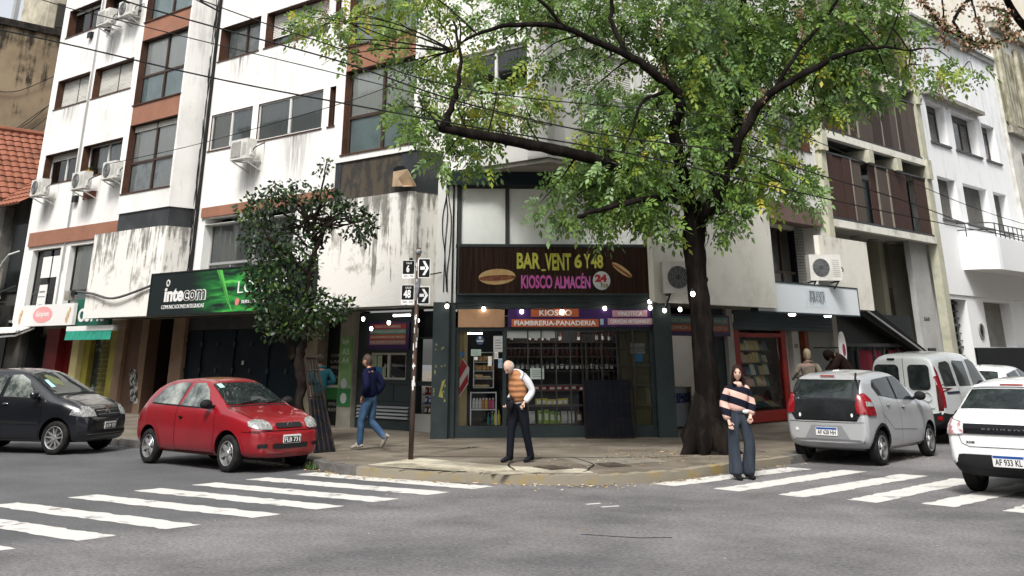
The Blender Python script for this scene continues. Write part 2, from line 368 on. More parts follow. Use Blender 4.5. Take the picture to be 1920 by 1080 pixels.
for s, t, a in ((12.35, 14.75, .3), (11.9, 15.75, .5), (19.6, 15.2, 0), (13.1, 21.7, .1)):
    mb = MB(); mb.box(-.28, .28, -.2, .2, 0, .012); mb.box(-.24, .24, -.16, .16, .012, .02)
    o = solo('pavement_cover', None, None, FI, mb, mat('cover iron', (.05, .042, .036), .6, c2=(.09, .07, .05)), kind='structure'); o.matrix_world = FS @ Matrix.Translation((s, t, KZ+.002)) @ Matrix.Rotation(a, 4, 'Z')
for k in range(16):   # tactile ribs in the ramp
    a = .18*k; mb = MB(); mb.bar((14.75-a*.9, 13.32+a*.05, KZ+.012), (14.45-a*.9, 13.75+a*.12, KZ+.012), .05, .014); me = mesh('ramp_rib', mb); me.transform(FS); tag(link('ramp_rib', me, None, PAVL), None, kind='structure')
# zebra crossings: worn bars, outlines roughened
def bar_(pts, z=.004, wav=.05):
    out = []
    for i in range(4):
        a, b = pts[i], pts[(i+1) % 4]; n = max(2, int(math.dist(a, b)/.12))
        for k in range(n):
            f = k/n; x = a[0]+(b[0]-a[0])*f; y = a[1]+(b[1]-a[1])*f; w_ = wav*(1 if 0 < k else .3)
            out.append((x+random.uniform(-w_, w_)*.6, y+random.uniform(-w_, w_)*.6))
    ssheet('crossing_stripe', out, z, PAINT)
LBT = [(0, 13.2, 12.75), (0, 12.29, 11.78), (0, 11.29, 10.81), (0, 10.33, 9.85), (0, 9.34, 8.84), (0, 8.18, 7.72), (0, 7.11, 6.7), (0, 6.0, 5.6), (0, 4.9, 4.5)]
for _, n_, f_ in LBT:
    bar_([(12.22, n_+.02), (15.82, f_), (15.82, f_-.43), (12.22, n_-.43)])
for s0, s1, t0, t1 in ((11.05, 10.70, 14.75, 17.0), (10.17, 9.80, 15.0, 18.6), (9.12, 8.90, 15.05, 18.8), (8.08, 7.88, 15.05, 18.8), (7.10, 7.0, 15.15, 18.75), (6.17, 6.0, 15.4, 18.7), (5.15, 5, 15.4, 18.7), (4.1, 4, 15.4, 18.7)):
    bar_([(s0+.03, t0), (s0+.47, t0+.05), (s1+.48, t1), (s1+.03, t1)])
for (a, b) in (((1100, 946), (1125, 944)), ((1128, 951), (1160, 949))):
    p, q = G(*a), G(*b); mb = MB(); mb.bar(p+Vector((0, 0, .003)), q+Vector((0, 0, .003)), .05, .004); me = mesh('paint_dash', mb); tag(link('paint_dash', me, None, PAINT), None, kind='structure')
# tar seam across the road
mb = MB(); P_ = [G(1090, 1002), G(1150, 1006), G(1200, 1009), G(1260, 1008)]
for a, b in zip(P_, P_[1:]): mb.bar(a+Vector((0, 0, .002)), b+Vector((0, 0, .002)), .018, .004)
tag(link('road_seam', mesh('road_seam', mb), None, dk), None, kind='structure')
# fallen leaves and litter
mb = MB()
def litter(s, t, z, r, mi):
    mb.mi = mi; c = S2(s, t, z); a = random.random()*pi*2; n = 5; pts = []
    for k in range(n):
        an = a+2*pi*k/n; rr = r*random.uniform(.5, 1.2)*(1 if k % 2 else .6); pts.append(c+Vector((rr*math.cos(an), rr*math.sin(an), random.uniform(0, .35)*r)))
    mb.poly(pts)
for i in range(950):
    k = random.random()
    if k < .5:
        j = random.randrange(len(KLs)-8); p = KLs[j+4]; q = KLs[j+5]; f = random.random(); s = p[0]+(q[0]-p[0])*f; t = p[1]+(q[1]-p[1])*f
        if s > 26 or t > 34: continue
        d = abs(random.gauss(0, .22)); litter(s-d*.6-.02, t-d*.8-.02, .006, random.uniform(.02, .045), random.choice((0, 0, 1, 2, 3)))
    elif k < .72: litter(random.gauss(12.1, .7), random.gauss(17.6, .9), KZ+.01, random.uniform(.02, .04), random.choice((0, 1, 2, 2)))
    elif k < .84: litter(random.uniform(11, 17), random.uniform(13.6, 20), KZ+.01, random.uniform(.012, .03), random.choice((0, 1, 3)))
    else: litter(random.uniform(3, 16), random.uniform(3, 14 if random.random() < .7 else 18), .006, random.uniform(.008, .022), random.choice((0, 1, 3, 2)))
for i in range(160): litter(random.gauss(9.6, .25), random.gauss(21.9, .5), .006, random.uniform(.02, .045), random.choice((0, 1, 2, 3)))
o = link('fallen_leaves', mesh('fallen_leaves', mb), None, [mat('leaf litter straw', (.5, .36, .14), .8), mat('leaf litter tan', (.3, .17, .07), .8), mat('leaf litter brown', (.1, .06, .03), .8), mat('leaf litter pale', (.6, .55, .42), .8)])
tag(o, 'yellow and brown fallen leaves scattered along the kerb and road', 'fallen leaves', kind='stuff')
# ================================================================ CORNER BUILDING
WHITE = mat('white render', (.78, .77, .74), .8, c2=(.60, .585, .55), ns=.5, ndet=8, thr=(.5, .8), bump=.15, bs=20, streak=((.3, .29, .26), 2, 16, .3, 5))
WHITE2 = mat('white side render', (.70, .70, .67), .8, c2=(.55, .54, .5), ns=.6, ndet=8, thr=(.45, .75), bump=.15, bs=20, streak=((.3, .29, .26), 2, 14, .35, 5))
CANL = mat('stained parapet', (.76, .74, .69), .85, c2=(.40, .38, .33), ns=1.6, ndet=11, thr=(.56, .66), bump=.3, bs=14, streak=((.09, .087, .07), -.2, 2.7, .8, 6))
CANR = mat('cream parapet', (.72, .70, .62), .85, c2=(.58, .56, .48), ns=1.3, ndet=9, thr=(.48, .7), bump=.25, bs=14, streak=((.14, .13, .10), 1.0, 3.2, .6, 6))
BROWN = mat('brown spandrel', (.31, .145, .092), .6, c2=(.22, .105, .07), ns=1.5, ndet=7, thr=(.4, .75), bump=.1, bs=15)
JAMB = mat('brown jamb', (.09, .042, .026), .5, c2=(.05, .026, .018), ns=3)
DARKW = mat('dark panel', (.03, .033, .036), .45, c2=(.05, .053, .056), ns=2)
TEAL = mat('dark teal paint', (.029, .041, .042), .6, c2=(.018, .026, .027), ns=2.2, ndet=8, thr=(.4, .7), bump=.1, bs=10)
NAVY = mat('navy shutter', (.006, .012, .019), .42, c2=(.018, .028, .037), ns=1.1, ndet=9, thr=(.5, .72), bump=.12, bs=6)
CONC = mat('concrete soffit', (.30, .29, .25), .85, c2=(.2, .19, .165), ns=1.5, ndet=8)
ALU = mat('aluminium', (.5, .5, .49), .4, metal=.6)
WFR = mat('white frame', (.62, .62, .6), .5)
BFR = mat('brown frame', (.055, .035, .028), .45)
DFR = mat('dark frame', (.04, .042, .042), .45)
CURT = mat('white curtain', (.85, .85, .82), .9)
CURT2 = mat('grey curtain', (.38, .40, .40), .9)
BLUEG = mat('pale panel', (.62, .74, .74), .35, c2=(.48, .60, .61), ns=2)
SHUT = mat('roller shutter', (.60, .59, .54), .6, c2=(.36, .35, .31), ns=1.4, ndet=7, thr=(.5, .75), stretch=(.5, .5, 3))
SHUTD = mat('dim roller shutter', (.17, .165, .15), .6, c2=(.10, .098, .09), ns=1.5)
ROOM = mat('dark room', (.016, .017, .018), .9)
GLW = glass('window glass', (.92, .95, .94), .07)
GLS = glass('shop glass', (.92, .95, .95), .015)
def slats(mb, u0, u1, z0, z1, v, pitch=.055):
    n = max(1, int((z1-z0)/pitch)); h = (z1-z0)/n
    for i in range(n): a = z0+i*h; mb.poly([(u0, v-.012, a), (u1, v-.012, a), (u1, v+.006, a+h*.92), (u0, v+.006, a+h*.92)]); mb.poly([(u0, v+.006, a+h*.92), (u1, v+.006, a+h*.92), (u1, v-.012, a+h), (u0, v-.012, a+h)])
def curtain(mb, u0, u1, z0, z1, v, fold=.11, amp=.02):
    n = max(4, int((u1-u0)/(fold/4))); px = None
    for i in range(n+1):
        u = u0+(u1-u0)*i/n; q = v+amp*math.sin(2*pi*(u-u0)/fold+math.sin(u*3)*1.2)
        if px: mb.poly([(px[0], px[1], z0), (u, q, z0), (u, q, z1), (px[0], px[1], z1)])
        px = (u, q)
def window(T, u0, u1, z0, z1, v, d=.2, sashes=2, shutter=0, shm=None, cur=None, curm=None, fm=None, transom=None, low=None, lining=True, label=None, pane=None, split=None, room=.45):
    f = MB(); y = v+d; w_ = .045
    f.box(u0, u1, y-.02, y+.04, z0, z0+w_); f.box(u0, u1, y-.02, y+.04, z1-w_, z1); f.box(u0, u0+w_, y-.02, y+.04, z0+w_, z1-w_); f.box(u1-w_, u1, y-.02, y+.04, z0+w_, z1-w_)
    st = split or [k/sashes for k in range(1, sashes)]
    for k in st: x = u0+(u1-u0)*k; f.box(x-.035, x+.035, y-.03, y+.035, z0+w_, z1-w_)
    if transom:
        f.box(u0+w_, u1-w_, y-.025, y+.03, transom-.035, transom+.035)
        if low is None:
            for k in [0]+st:
                x = u0+(u1-u0)*(k+.5/(len(st)+1)); f.box(x-.02, x+.02, y-.012, y+.02, z0+w_, transom-.035)
    fr = T.part('window', f, fm or BFR, label=label)
    p = MB(); p.poly([(u0+w_, y+.012, z0+w_), (u1-w_, y+.012, z0+w_), (u1-w_, y+.012, z1-w_), (u0+w_, y+.012, z1-w_)]); T.part('pane', p, pane or GLW, fr)
    if lining:
        j = MB(); e = .012; j.box(u0, u0+e, v+.003, y-.02, z0, z1); j.box(u1-e, u1, v+.003, y-.02, z0, z1); j.box(u0+e, u1-e, v+.003, y-.02, z1-e, z1); j.box(u0-.04, u1+.04, v-.03, y-.02, z0-.03, z0+.004); T.part('jamb', j, JAMB if lining is True else lining, fr)
    if shutter:
        s = MB(); zb = z1-(z1-z0)*shutter
        a = u0+w_
        for k in st+[1]: b = u0+(u1-u0)*k; slats(s, a, b-.035, zb, z1-w_, y-.035 if shutter > .5 else y-.025); a = b+.035
        T.part('shutter', s, shm or SHUT, fr)
    if cur and shutter < .95:
        c = MB(); zt = transom if transom and cur == 'top' else z0+w_
        curtain(c, u0+(.25*(u1-u0) if cur == 'right' else .02), u1-.02, zt, z1-.02, y+.045); T.part('curtain', c, curm or CURT, fr)
    if transom and low: q = MB(); q.poly([(u0+w_, y+.05, z0+w_), (u1-w_, y+.05, z0+w_), (u1-w_, y+.05, transom), (u0+w_, y+.05, transom)]); T.part('lower_panel', q, low, fr)
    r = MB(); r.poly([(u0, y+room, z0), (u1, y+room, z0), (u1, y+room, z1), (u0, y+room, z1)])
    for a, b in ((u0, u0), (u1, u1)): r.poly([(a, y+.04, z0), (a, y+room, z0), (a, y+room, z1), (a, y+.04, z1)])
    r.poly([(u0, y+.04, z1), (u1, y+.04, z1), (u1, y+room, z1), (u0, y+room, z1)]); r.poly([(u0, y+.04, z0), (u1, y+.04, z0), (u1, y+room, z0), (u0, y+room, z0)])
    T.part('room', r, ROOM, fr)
    return fr
CB = Thing('apartment_building', 'white stained apartment building on the corner with brown spandrels and shops below', 'building', FL, (-27, 18.4, .13))
TOP = 19.0; VL, VR = 18.4, 15.4; VBL, VBR = 17.5, 14.5
# the same building's parts are collected in left-facade coordinates; right-facade and chamfer parts are mapped into them
class Sub:   # a view of CB whose parts are given in another frame
    def __init__(s, T, F): s.T = T; s.M = T.F.inverted() @ F
    def part(s, name, mb, m, parent=None, **k):
        q = MB(); q.add(mb, s.M); return s.T.part(name, q, m, parent, **k)
CBR = Sub(CB, FR); CBC = Sub(CB, FC)
ul, ur, uc = -40.3, 31.4, -VR      # left end, right end (in FR), overhanging corner
# openings
rowz = [(7.5, 8.6), (10.3, 11.4), (13.1, 14.2), (15.9, 17.0)]
tall = [(6.43, 8.58), (9.24, 11.4), (12.05, 14.2), (14.86, 17.0)]
HL = []
for z0, z1 in rowz:
    HL += [(-39.85, -37.38, z0, z1), (-37.02, -34.3, z0, z1), (-29.0, -26.85, z0, z1), (-26.56, -23.54, z0, z1), (-23.24, -22.98, z0, z1), (-18.25, -15.9, z0, z1)]
HF = [(-39.6, -37.5, 2.95, 5.22), (-36.85, -34.2, 2.95, 5.22), (-28.76, -24.4, 2.95, 5.50)]
mb = MB(); mb.wall(ul, uc, 5.82, TOP, VL, VL+.6, HL); CB.part('wall', mb, WHITE)
mb = MB(); mb.wall(ul, -18.5, 2.8, 5.82, VL+.003, VL+.6, HF); CB.part('wall', mb, WHITE)
mb = MB(); mb.wall(VL, ur, 5.82, TOP, VR, VR+.6, [h for z0, z1 in rowz for h in ((28.3, 31.1, z0, z1), (19.3, 21.8, z0, z1))]); CBR.part('wall', mb, WHITE2)
mb = MB(); mb.box(ul, uc-.02, VL+.62, VL+14, TOP-.3, TOP-.01); mb.box(ul-.2, uc+.3, VL-.3, VL+14, TOP, TOP+.2); CB.part('roof', mb, CONC)
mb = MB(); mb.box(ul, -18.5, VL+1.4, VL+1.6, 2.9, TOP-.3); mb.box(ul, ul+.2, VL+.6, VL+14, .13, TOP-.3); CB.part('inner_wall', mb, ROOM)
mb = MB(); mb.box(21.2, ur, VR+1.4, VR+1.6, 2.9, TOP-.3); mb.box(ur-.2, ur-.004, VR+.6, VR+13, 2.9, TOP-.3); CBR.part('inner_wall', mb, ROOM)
# soffit under the overhanging corner (triangle) and slab edge
mb = MB()
ptc = [(-18.7, VL), (uc, VL), (uc, VL+.001)]
a = CBR.M @ Vector((22.4, VR, 0)); b = CBR.M @ Vector((22.4, VR+1.8, 0))
mb.prismz([(-19.5, VL+.05), (uc-.02, VL+.05), (a.x, a.y), (b.x, b.y), (-19.5, VL+1.6)], 5.72, 5.815); CB.part('corner_soffit', mb, CONC)
# stepped rough fascia over the kiosk
mb = MB(); mb.box(-.1, 4.9, 25.45, 25.78, 5.42, 5.72); CBC.part('fascia', mb, mat('dark fascia', (.02, .028, .034), .4))
# corner cut-out in rooms behind corner so light does not leak
mb = MB(); mb.box(.2, 4.5, 27.2, 27.3, .13, 5.7); CBC.part('inner_wall', mb, ROOM)
mb = MB(); mb.box(-1.2, 5.6, 27.2, 27.3, 3.0, 5.7); CBC.part('inner_wall', mb, ROOM)
# windows, left street
k = 0
for r, (z0, z1) in enumerate(rowz):
    window(CB, -39.85, -37.38, z0, z1, VL, d=.3, shutter=(.22, 1, .14, .3)[r], cur=None, fm=WFR if r == 0 else BFR, curm=CURT2)
    window(CB, -37.02, -34.3, z0, z1, VL, d=.3, shutter=(0, 1, 0, .5)[r], cur=('right', None, 'right', None)[r], curm=CURT2, fm=WFR if r == 0 else BFR)
    window(CB, -29.0, -26.85, z0, z1, VL, d=(.06, .3, .3, .3)[r], fm=WFR if r == 0 else BFR, cur='all', curm=CURT2 if r != 1 else mat('patterned curtain', (.3, .34, .35), .9, c2=(.5, .52, .5), ns=5), shutter=0)
    window(CB, -26.56, -23.54, z0, z1, VL, d=(.06, .3, .3, .3)[r], fm=WFR if r == 0 else BFR, cur='all', curm=CURT2, shutter=(0, .7, .3, .3)[r])
    window(CB, -23.24, -22.98, z0, z1, VL, d=.12, sashes=1)
    window(CB, -18.25, -15.9, z0, z1, VL, d=.12, shutter=(.1, 1, 1, 1)[r], lining=WFR, fm=WFR)
window(CB, -39.6, -37.5, 2.95, 5.22, VL, d=.22, transom=3.75, fm=DFR, cur=None, lining=WHITE2, label='first floor window with white papers taped inside')
window(CB, -36.85, -34.2, 2.95, 5.22, VL, d=.22, transom=3.75, fm=DFR, cur='top', curm=CURT, low=BLUEG, lining=WHITE2)
window(CB, -28.76, -24.4, 2.95, 5.32, VL, d=.3, transom=4.22, fm=mat('grey frame', (.3, .3, .29), .5), cur='all', curm=CURT2, lining=WHITE2, label='wide first floor window with grey net curtains above the green sign')
mb = MB(); mb.box(-39.95, -33.2, VL-.07, VL, 5.34, 5.82); mb.box(-28.9, -22, VL-.07, VL, 5.52, 5.80); CB.part('brown_band', mb, BROWN)
mb = MB(); mb.box(-38.95, -38.3, VL+.12, VL+.13, 4.25, 4.95); mb.box(-38.2, -37.6, VL+.12, VL+.13, 4.25, 4.95); CB.part('taped_paper', mb, mat('paper', (.75, .74, .7), .8))
for z0, z1 in rowz:   # right street windows, brown jambs
    pass
for r, (z0, z1) in enumerate(rowz):
    window(CBR, 28.3, 31.1, z0, z1, VR, d=.3, cur='right', curm=CURT, shutter=(.12, .3, .5, .5)[r])
    window(CBR, 19.3, 21.8, z0, z1, VR, d=.12, shutter=(.95, 1, 1, 1)[r], lining=WFR, fm=WFR)
# projecting bays
def bay(S, u0, u1, v, vw, wu0, wu1, top=TOP, zb=5.83, m=WHITE, cur='top', low=None):
    mb = MB(); mb.wall(u0, u1, zb, top, v, vw, [(wu0, wu1, z0, min(z1+.66, top-.1)) for z0, z1 in tall]); S.part('bay_wall', mb, m)
    for i, (z0, z1) in enumerate(tall):
        window(S, wu0, wu1, z0, z1, v, d=.2, transom=z0+.95, cur=cur, curm=CURT, shutter=(.1, 0, .06, .1)[i] if low is None else 0, low=low if low else (mat('bright curtain', (.8, .82, .82), .9, c2=(.35, .4, .42), ns=2.5, thr=(.5, .7)) if i == 0 else BLUEG), room=.5)
        mb = MB(); mb.box(wu0, wu1, v+.012, v+.18, z1+.006, min(z1+.66, top-.1)); S.part('spandrel', mb, BROWN)
    mb = MB(); mb.box(wu0, wu1, v+.86, v+.9, 5.9, top); S.part('inner_wall', mb, ROOM)
bay(CB, -32.35, -29.36, VBL, VL+.02, -32.27, -29.46)
bay(CB, -21.78, -18.69, VBL, VL+.02, -21.5, -18.85, zb=6.25, low=BLUEG)
bay(CBR, 22.6, 25.75, VBR, VR+.02, 22.75, 25.6, m=WHITE2, low=BLUEG)
mb = MB(); mb.box(-32.3, -29.40, VBL+.05, VL+.1, 5.27, 5.825); CB.part('dark_panel', mb, DARKW)
CARD = mat('cardboard window', (.075, .06, .045), .7, c2=(.04, .037, .033), ns=4.5, ndet=3, thr=(.45, .55), stretch=(1, 1, .5), bump=.2, bs=4)
mb = MB(); mb.box(-21.7, -18.74, VBL+.05, VL+.1, 5.27, 6.245); c1 = CB.part('cardboard_panel', mb, CARD)
mb = MB(); mb.box(-21.72, -21.5, VBL+.03, VBL+.05, 5.27, 6.245); mb.box(-19.25, -18.72, VBL+.035, VBL+.05, 5.27, 6.245); CB.part('dark_panel', mb, DARKW)
mb = MB(); mb.box(-18.739, -18.72, VBL+.04, VL+.1, 5.27, 6.245); CB.part('dark_panel', mb, DARKW)
mb = MB(); mb.box(22.7, 25.7, VBR+.05, VR+.1, 5.29, 5.825); CBR.part('dark_panel', mb, DARKW)
# first floor slab with canopies and parapets, left street
mb = MB(); mb.box(-33.32, -18.76, VBL-.1, 19.4, 2.80, 2.93); CB.part('slab', mb, CONC)
def parapet(S, u0, u1, v, z0, z1, ends, m, vb=None, th=.14):
    mb = MB(); mb.box(u0, u1, v, v+th, z0, z1)
    if 'l' in ends: mb.box(u0, u0+th, v+th, vb, z0, z1)
    if 'r' in ends: mb.box(u1-th, u1, v+th, vb, z0, z1)
    return S.part('parapet', mb, m)
PZ = Vector((0, 0, 0))
def parap(S, F, u0, u1, v, z0, z1, ends, m, vb, label=None):
    # own object origin at the parapet foot, so that the grime runs from its top edge
    mb = MB(); th = .14; n = 14
    arc = ([(u1, vb), (u1, v+.12), (u1-.04, v+.04), (u1-.12, v)] if 'r' in ends else [(u1, v+th), (u1, v)])
    arl = ([(u0+.12, v), (u0+.04, v+.04), (u0, v+.12), (u0, vb)] if 'l' in ends else [(u0, v), (u0, v+th)])
    o = arc+arl; ins = []
    if 'l' in ends: ins += [(u0+th, vb), (u0+th, v+th)]
    if 'r' in ends: ins += [(u1-th, v+th), (u1-th, vb)]
    mb.prismz(o+ins, z0, z1)
    q = MB(); q.add(mb, S.M if isinstance(S, Sub) else None); T = S.T if isinstance(S, Sub) else S
    A = np.array(q.v); c = (A[0][0], A[0][1], z0); me = mesh('parapet', q, c, recalc=True); ob = link('parapet', me, T.o, m); ob.location = Vector(c)-Vector(T.org); tag(ob, label); return ob
parap(CB, FL, -33.32, -29.33, VBL-.12, 2.80, 5.27, 'r', CANL, VL+.003, 'peeling black stained parapet left of the green sign')
parap(CB, FL, -21.95, -18.72, VBL-.12, 2.80, 5.29, 'r', CANL, VL+.35, 'black stained parapet behind the street signs')
mb = MB(); mb.box(-29.3, -21.97, VBL-.02, VBL+.1, 2.94, 3.8); CB.part('parapet', mb, CONC)
mb = MB(); mb.prismz([(20.5, 14.2), (25.9, 14.2), (25.9, 14.6), (26.5, 14.6), (26.5, 16.3), (23, 16.3), (21.9, 15.0)], 2.838, 2.96); mb.box(29.2, 32.3, VBR+.05, 16.3, 2.93, 3.05); mb.box(26.5, 29.2, VBR+.4, 16.3, 2.86, 2.98); CBR.part('slab', mb, CONC)
parap(CBR, FR, 20.45, 25.92, 14.15, 2.83, 5.28, 'r', CANR, VR+.9, 'plain cream parapet behind the big tree')
parap(CBR, FR, 29.15, 32.38, VBR, 2.93, 4.85, 'r', CANR, VR+.9, 'cream parapet with an air conditioner in front')
# recessed first floor wall on the right street
wa, wb = onp(FR, 1440, 480, 16.3)[0], onp(FR, 1499, 480, 16.3)[0]
mb = MB(); mb.wall(22.2, 31.4, 2.98, 5.8, 16.3, 16.7, [(wa, wb, 3.2, 5.25)]); CBR.part('wall', mb, WHITE2)
window(CBR, wa, wb, 3.2, 5.25, 16.3, d=.1, sashes=2, transom=4.0, fm=BFR, low=DARKW, lining=False)
mb = MB(); mb.box(wb+.03, wb+.28, 16.15, 16.29, 3.1, 5.3); CBR.part('red_jamb', mb, mat('red brown jamb', (.24, .06, .03), .6))
mb = MB(); mb.box(26.55, 31.35, VR-.02, 16.3, 5.78, 5.815); CBR.part('soffit', mb, CONC)
mb = MB(); mb.box(27.85, 31.3, VR-.05, VR+.5, 5.28, 5.52); mb.box(27.85, 31.3, VR-.03, VR+.5, 5.525, 5.77); CBR.part('brown_band', mb, mat('mauve brown band', (.17, .105, .09), .6, c2=(.12, .08, .07), ns=2))
mb = MB(); mb.box(31.2, 31.42, VR+.001, 16.3, 2.9, 5.78); CBR.part('wall', mb, WHITE2)
# ---- chamfer: upper glazing over the kiosk
VC = 25.74
mb = MB(); mb.box(-.32, .13, VC-.05, VC+.5, 2.8, 5.72); mb.box(4.56, 4.75, VC-.05, VC+.5, 2.8, 5.72); CBC.part('corner_pier', mb, WHITE2)
mb = MB()
for u in (.15, 1.26, 3.44, 4.49): mb.box(u, u+.09, VC-.04, VC+.06, 4.1, 5.43)
mb.box(.15, 4.58, VC-.05, VC+.06, 5.37, 5.45); mb.box(.12, 4.6, VC-.1, VC+.08, 4.06, 4.12); CBC.part('glazing_frame', mb, DFR)
mb = MB(); mb.box(.2, 4.5, VC+.02, VC+.05, 4.12, 5.4); CBC.part('frosted_panel', mb, mat('frosted panel', (.80, .82, .78), .5, c2=(.68, .70, .66), ns=.7, bump=.25, bs=70))
mb = MB(); mb.box(.13, 4.56, VC-.02, VC+.12, 5.45, 5.72); CBC.part('dark_panel', mb, mat('blue dark panel', (.012, .02, .026), .35))
# ---- ground floor, left street (wall plane 19.2)
VG = 19.2
mb = MB()
for a, b in ((-22.96, -22.46),): pass
mb = MB(); mb.box(-24.55, -23.95, VG-.1, VG+.35, .13, 2.8); CB.part('pillar', mb, mat('cream pillar', (.28, .25, .19), .8, c2=(.16, .14, .1), ns=2.5, ndet=8))
mb = MB(); mb.box(-22.98, -22.44, VG-.15, VG+.35, .13, 2.8); CB.part('pillar', mb, mat('grey pillar', (.25, .24, .2), .8, c2=(.17, .16, .13), ns=2.5, ndet=8), label='pale pillar with green copy shop posters')
LBR = mat('light brown wall', (.26, .18, .125), .8, c2=(.2, .135, .09), ns=2, ndet=8); MBR = mat('brown wall', (.13, .075, .052), .7, c2=(.10, .058, .042), ns=2, ndet=8)
mb = MB(); mb.box(-30.95, -30.3, VG-.1, VG+.4, .13, 2.8); mb.box(-34.15, -33.7, VG-.12, VG+.4, .13, 2.8); CB.part('pillar', mb, LBR)
mb = MB(); mb.box(-33.7, -32.5, VG, VG+.4, .13, 2.8); CB.part('wall', mb, MBR)
mb = MB(); mb.box(-32.9, -32.5, VG-.006, VG-.001, .13, 2.8); CB.part('wall', mb, LBR)
mb = MB(); mb.box(-32.5, -30.95, VG+1.5, VG+1.6, .13, 2.8); mb.box(-32.52, -32.49, VG+.4, VG+1.6, .13, 2.8); mb.box(-32.3, -31.2, VG+1.45, VG+1.5, .13, 2.2); CB.part('dark_entrance', mb, mat('entrance dark', (.02, .014, .011), .6))
# folding shutters
mb = MB(); mb.box(-30.3, -24.55, VG+.02, VG+.1, 2.45, 2.8); CB.part('shutter_box', mb, DARKW)
n = 7; wv = (30.3-24.55)/n
for i in range(n):
    a = -30.3+i*wv; mb = MB(); z0, z1 = .17, 2.44; tilt = .03*(i % 2)
    mb.box(a+.015, a+wv-.015, VG+.02+tilt, VG+.06+tilt, z0, z1); s_ = CB.part('shutter_leaf', mb, NAVY)
    h = MB()
    for z in (.6, 1.3, 2.0): h.box(a-.03, a+.03, VG-.01, VG+.02, z, z+.12)
    CB.part('hinge', h, DARKW, s_)
mb = MB(); mb.box(-27.4, -27.32, VG, VG+.02, 1.52, 1.62); CB.part('lock', mb, WFR)
# copy shop front between the pillars
mb = MB(); mb.box(-23.95, -22.98, VG+.25, VG+.3, .13, 2.8); cs = CB.part('copy_shop_front', mb, mat('near black', (.010, .012, .013), .3))
mb = MB(); mb.box(-23.9, -23.02, VG+.22, VG+.248, .72, 1.0); CB.part('green_strip', mb, mat('shop green', (.02, .11, .03), .5), cs)
mb = MB(); mb.box(-23.9, -23.02, VG+.21, VG+.246, 1.0, 1.06); CB.part('sill', mb, ALU, cs)
LT = mat('faded lettering', (.3, .3, .28), .7); mb = MB()
for t_, z in (('COPIAS', 1.72), ('LASER', 1.58), ('IMPRESIONES', 1.44), ('ANILLADOS', 1.22), ('FOTOCOPIAS', .58), ('PLASTIFICADO', .45)): text(t_, -23.75, -23.15, z, z+.07, VG+.22, .0, .004, mb=mb)
CB.part('lettering', mb, LT, cs)
# kiosk counter (left street side of the kiosk)
mb = MB(); ua, ub = -22.44, -20.4
mb.wall(ua, ub, .13, 2.75, VG, VG+.15, [(-21.95, -20.65, 1.22, 1.82)]); cw = CB.part('counter_wall', mb, TEAL)
mb = MB()
for x in (-22.3, -21.65, -21.0): mb.box(x, x+.6, VG-.012, VG-.001, .75, 1.12)
mb.box(-22.35, -20.45, VG-.03, VG-.001, 1.13, 1.2); mb.box(-22.35, -20.45, VG-.02, VG-.001, .66, .72); CB.part('panelling', mb, mat('teal panel', (.028, .042, .045), .5), cw)
mb = MB()
for i in range(4): z = .37+i*.075; mb.hexa([(-22.35, VG-.05, z), (-20.5, VG-.05, z), (-20.5, VG-.002, z), (-22.35, VG-.002, z)], [(-22.35, VG-.01, z+.045), (-20.5, VG-.01, z+.045), (-20.5, VG-.002, z+.045), (-22.35, VG-.002, z+.045)])
CB.part('louvre', mb, mat('steel louvre', (.45, .47, .48), .3, metal=.5), cw)
window(CB, -21.95, -20.65, 1.22, 1.82, VG, d=.05, fm=mat('cream frame', (.45, .44, .38), .5), lining=False, cur=None, room=.5, pane=GLS)
mb = MB(); mb.box(-21.9, -21.75, VG+.03, VG+.035, 1.5, 1.78); mb.box(-21.72, -21.55, VG+.03, VG+.035, 1.3, 1.76); mb.box(-21.53, -21.4, VG+.03, VG+.036, 1.28, 1.5); CB.part('stickers', mb, mat('pale stickers', (.25, .33, .24), .7, c2=(.4, .4, .3), ns=9), cw)
mb = MB(); mb.box(-21.76, -21.56, VG+.024, VG+.029, 1.3, 1.5); CB.part('sticker', mb, mat('blue sticker', (.03, .2, .5), .5), cw)
# open shop bay between the counter and the corner column
mb = MB(); mb.box(-20.4, -20.28, VG-.1, VG+.2, .13, 2.8); CB.part('pillar', mb, TEAL)
mb = MB(); mb.box(-20.28, -19.3, VG, VG+.08, .13, .5); CB.part('plinth', mb, mat('pale plinth', (.3, .3, .28), .7))
mb = MB(); mb.box(-20.28, -19.2, VG+.02, VG+.06, 2.12, 2.17); mb.box(-20.28, -19.2, VG+.02, VG+.06, 1.1, 1.2); CB.part('shop_frame', mb, TEAL)
mb = MB(); mb.box(-20.28, -19.2, VG+.06, VG+.1, 2.17, 2.75); CB.part('fascia', mb, mat('black board', (.008, .008, .012), .4))
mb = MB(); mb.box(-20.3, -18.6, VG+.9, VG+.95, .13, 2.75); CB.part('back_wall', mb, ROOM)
# corner columns of the chamfer
mb = MB(); mb.box(-.36, .0, VC-.28, VC+.2, .13, 2.86); mb.box(0, .14, VC-.12, VC+.2, .13, 2.86); CBC.part('column', mb, TEAL)
mb = MB(); mb.box(4.58, 4.98, VC-.28, VC+.25, .13, 2.86); CBC.part('column', mb, TEAL)
random.seed(3); mb = MB()
for i in range(18):
    z = random.choice((1.9, 1.95, 1.45, 1.5, 1.1, .9))+random.uniform(-.08, .08); u = random.uniform(-.33, -.05); mb.poly([(u, VC-.285, z), (u+random.uniform(.01, .05), VC-.285, z+.01), (u+.02, VC-.285, z+random.uniform(.03, .08))])
mb.poly([(-.2, VC-.285, .95), (-.13, VC-.285, 1.25), (-.05, VC-.285, 1.3), (-.12, VC-.285, 1.1), (-.1, VC-.285, .92)])
CBC.part('paint_splash', mb, mat('yellow splash', (.24, .23, .06), .7))
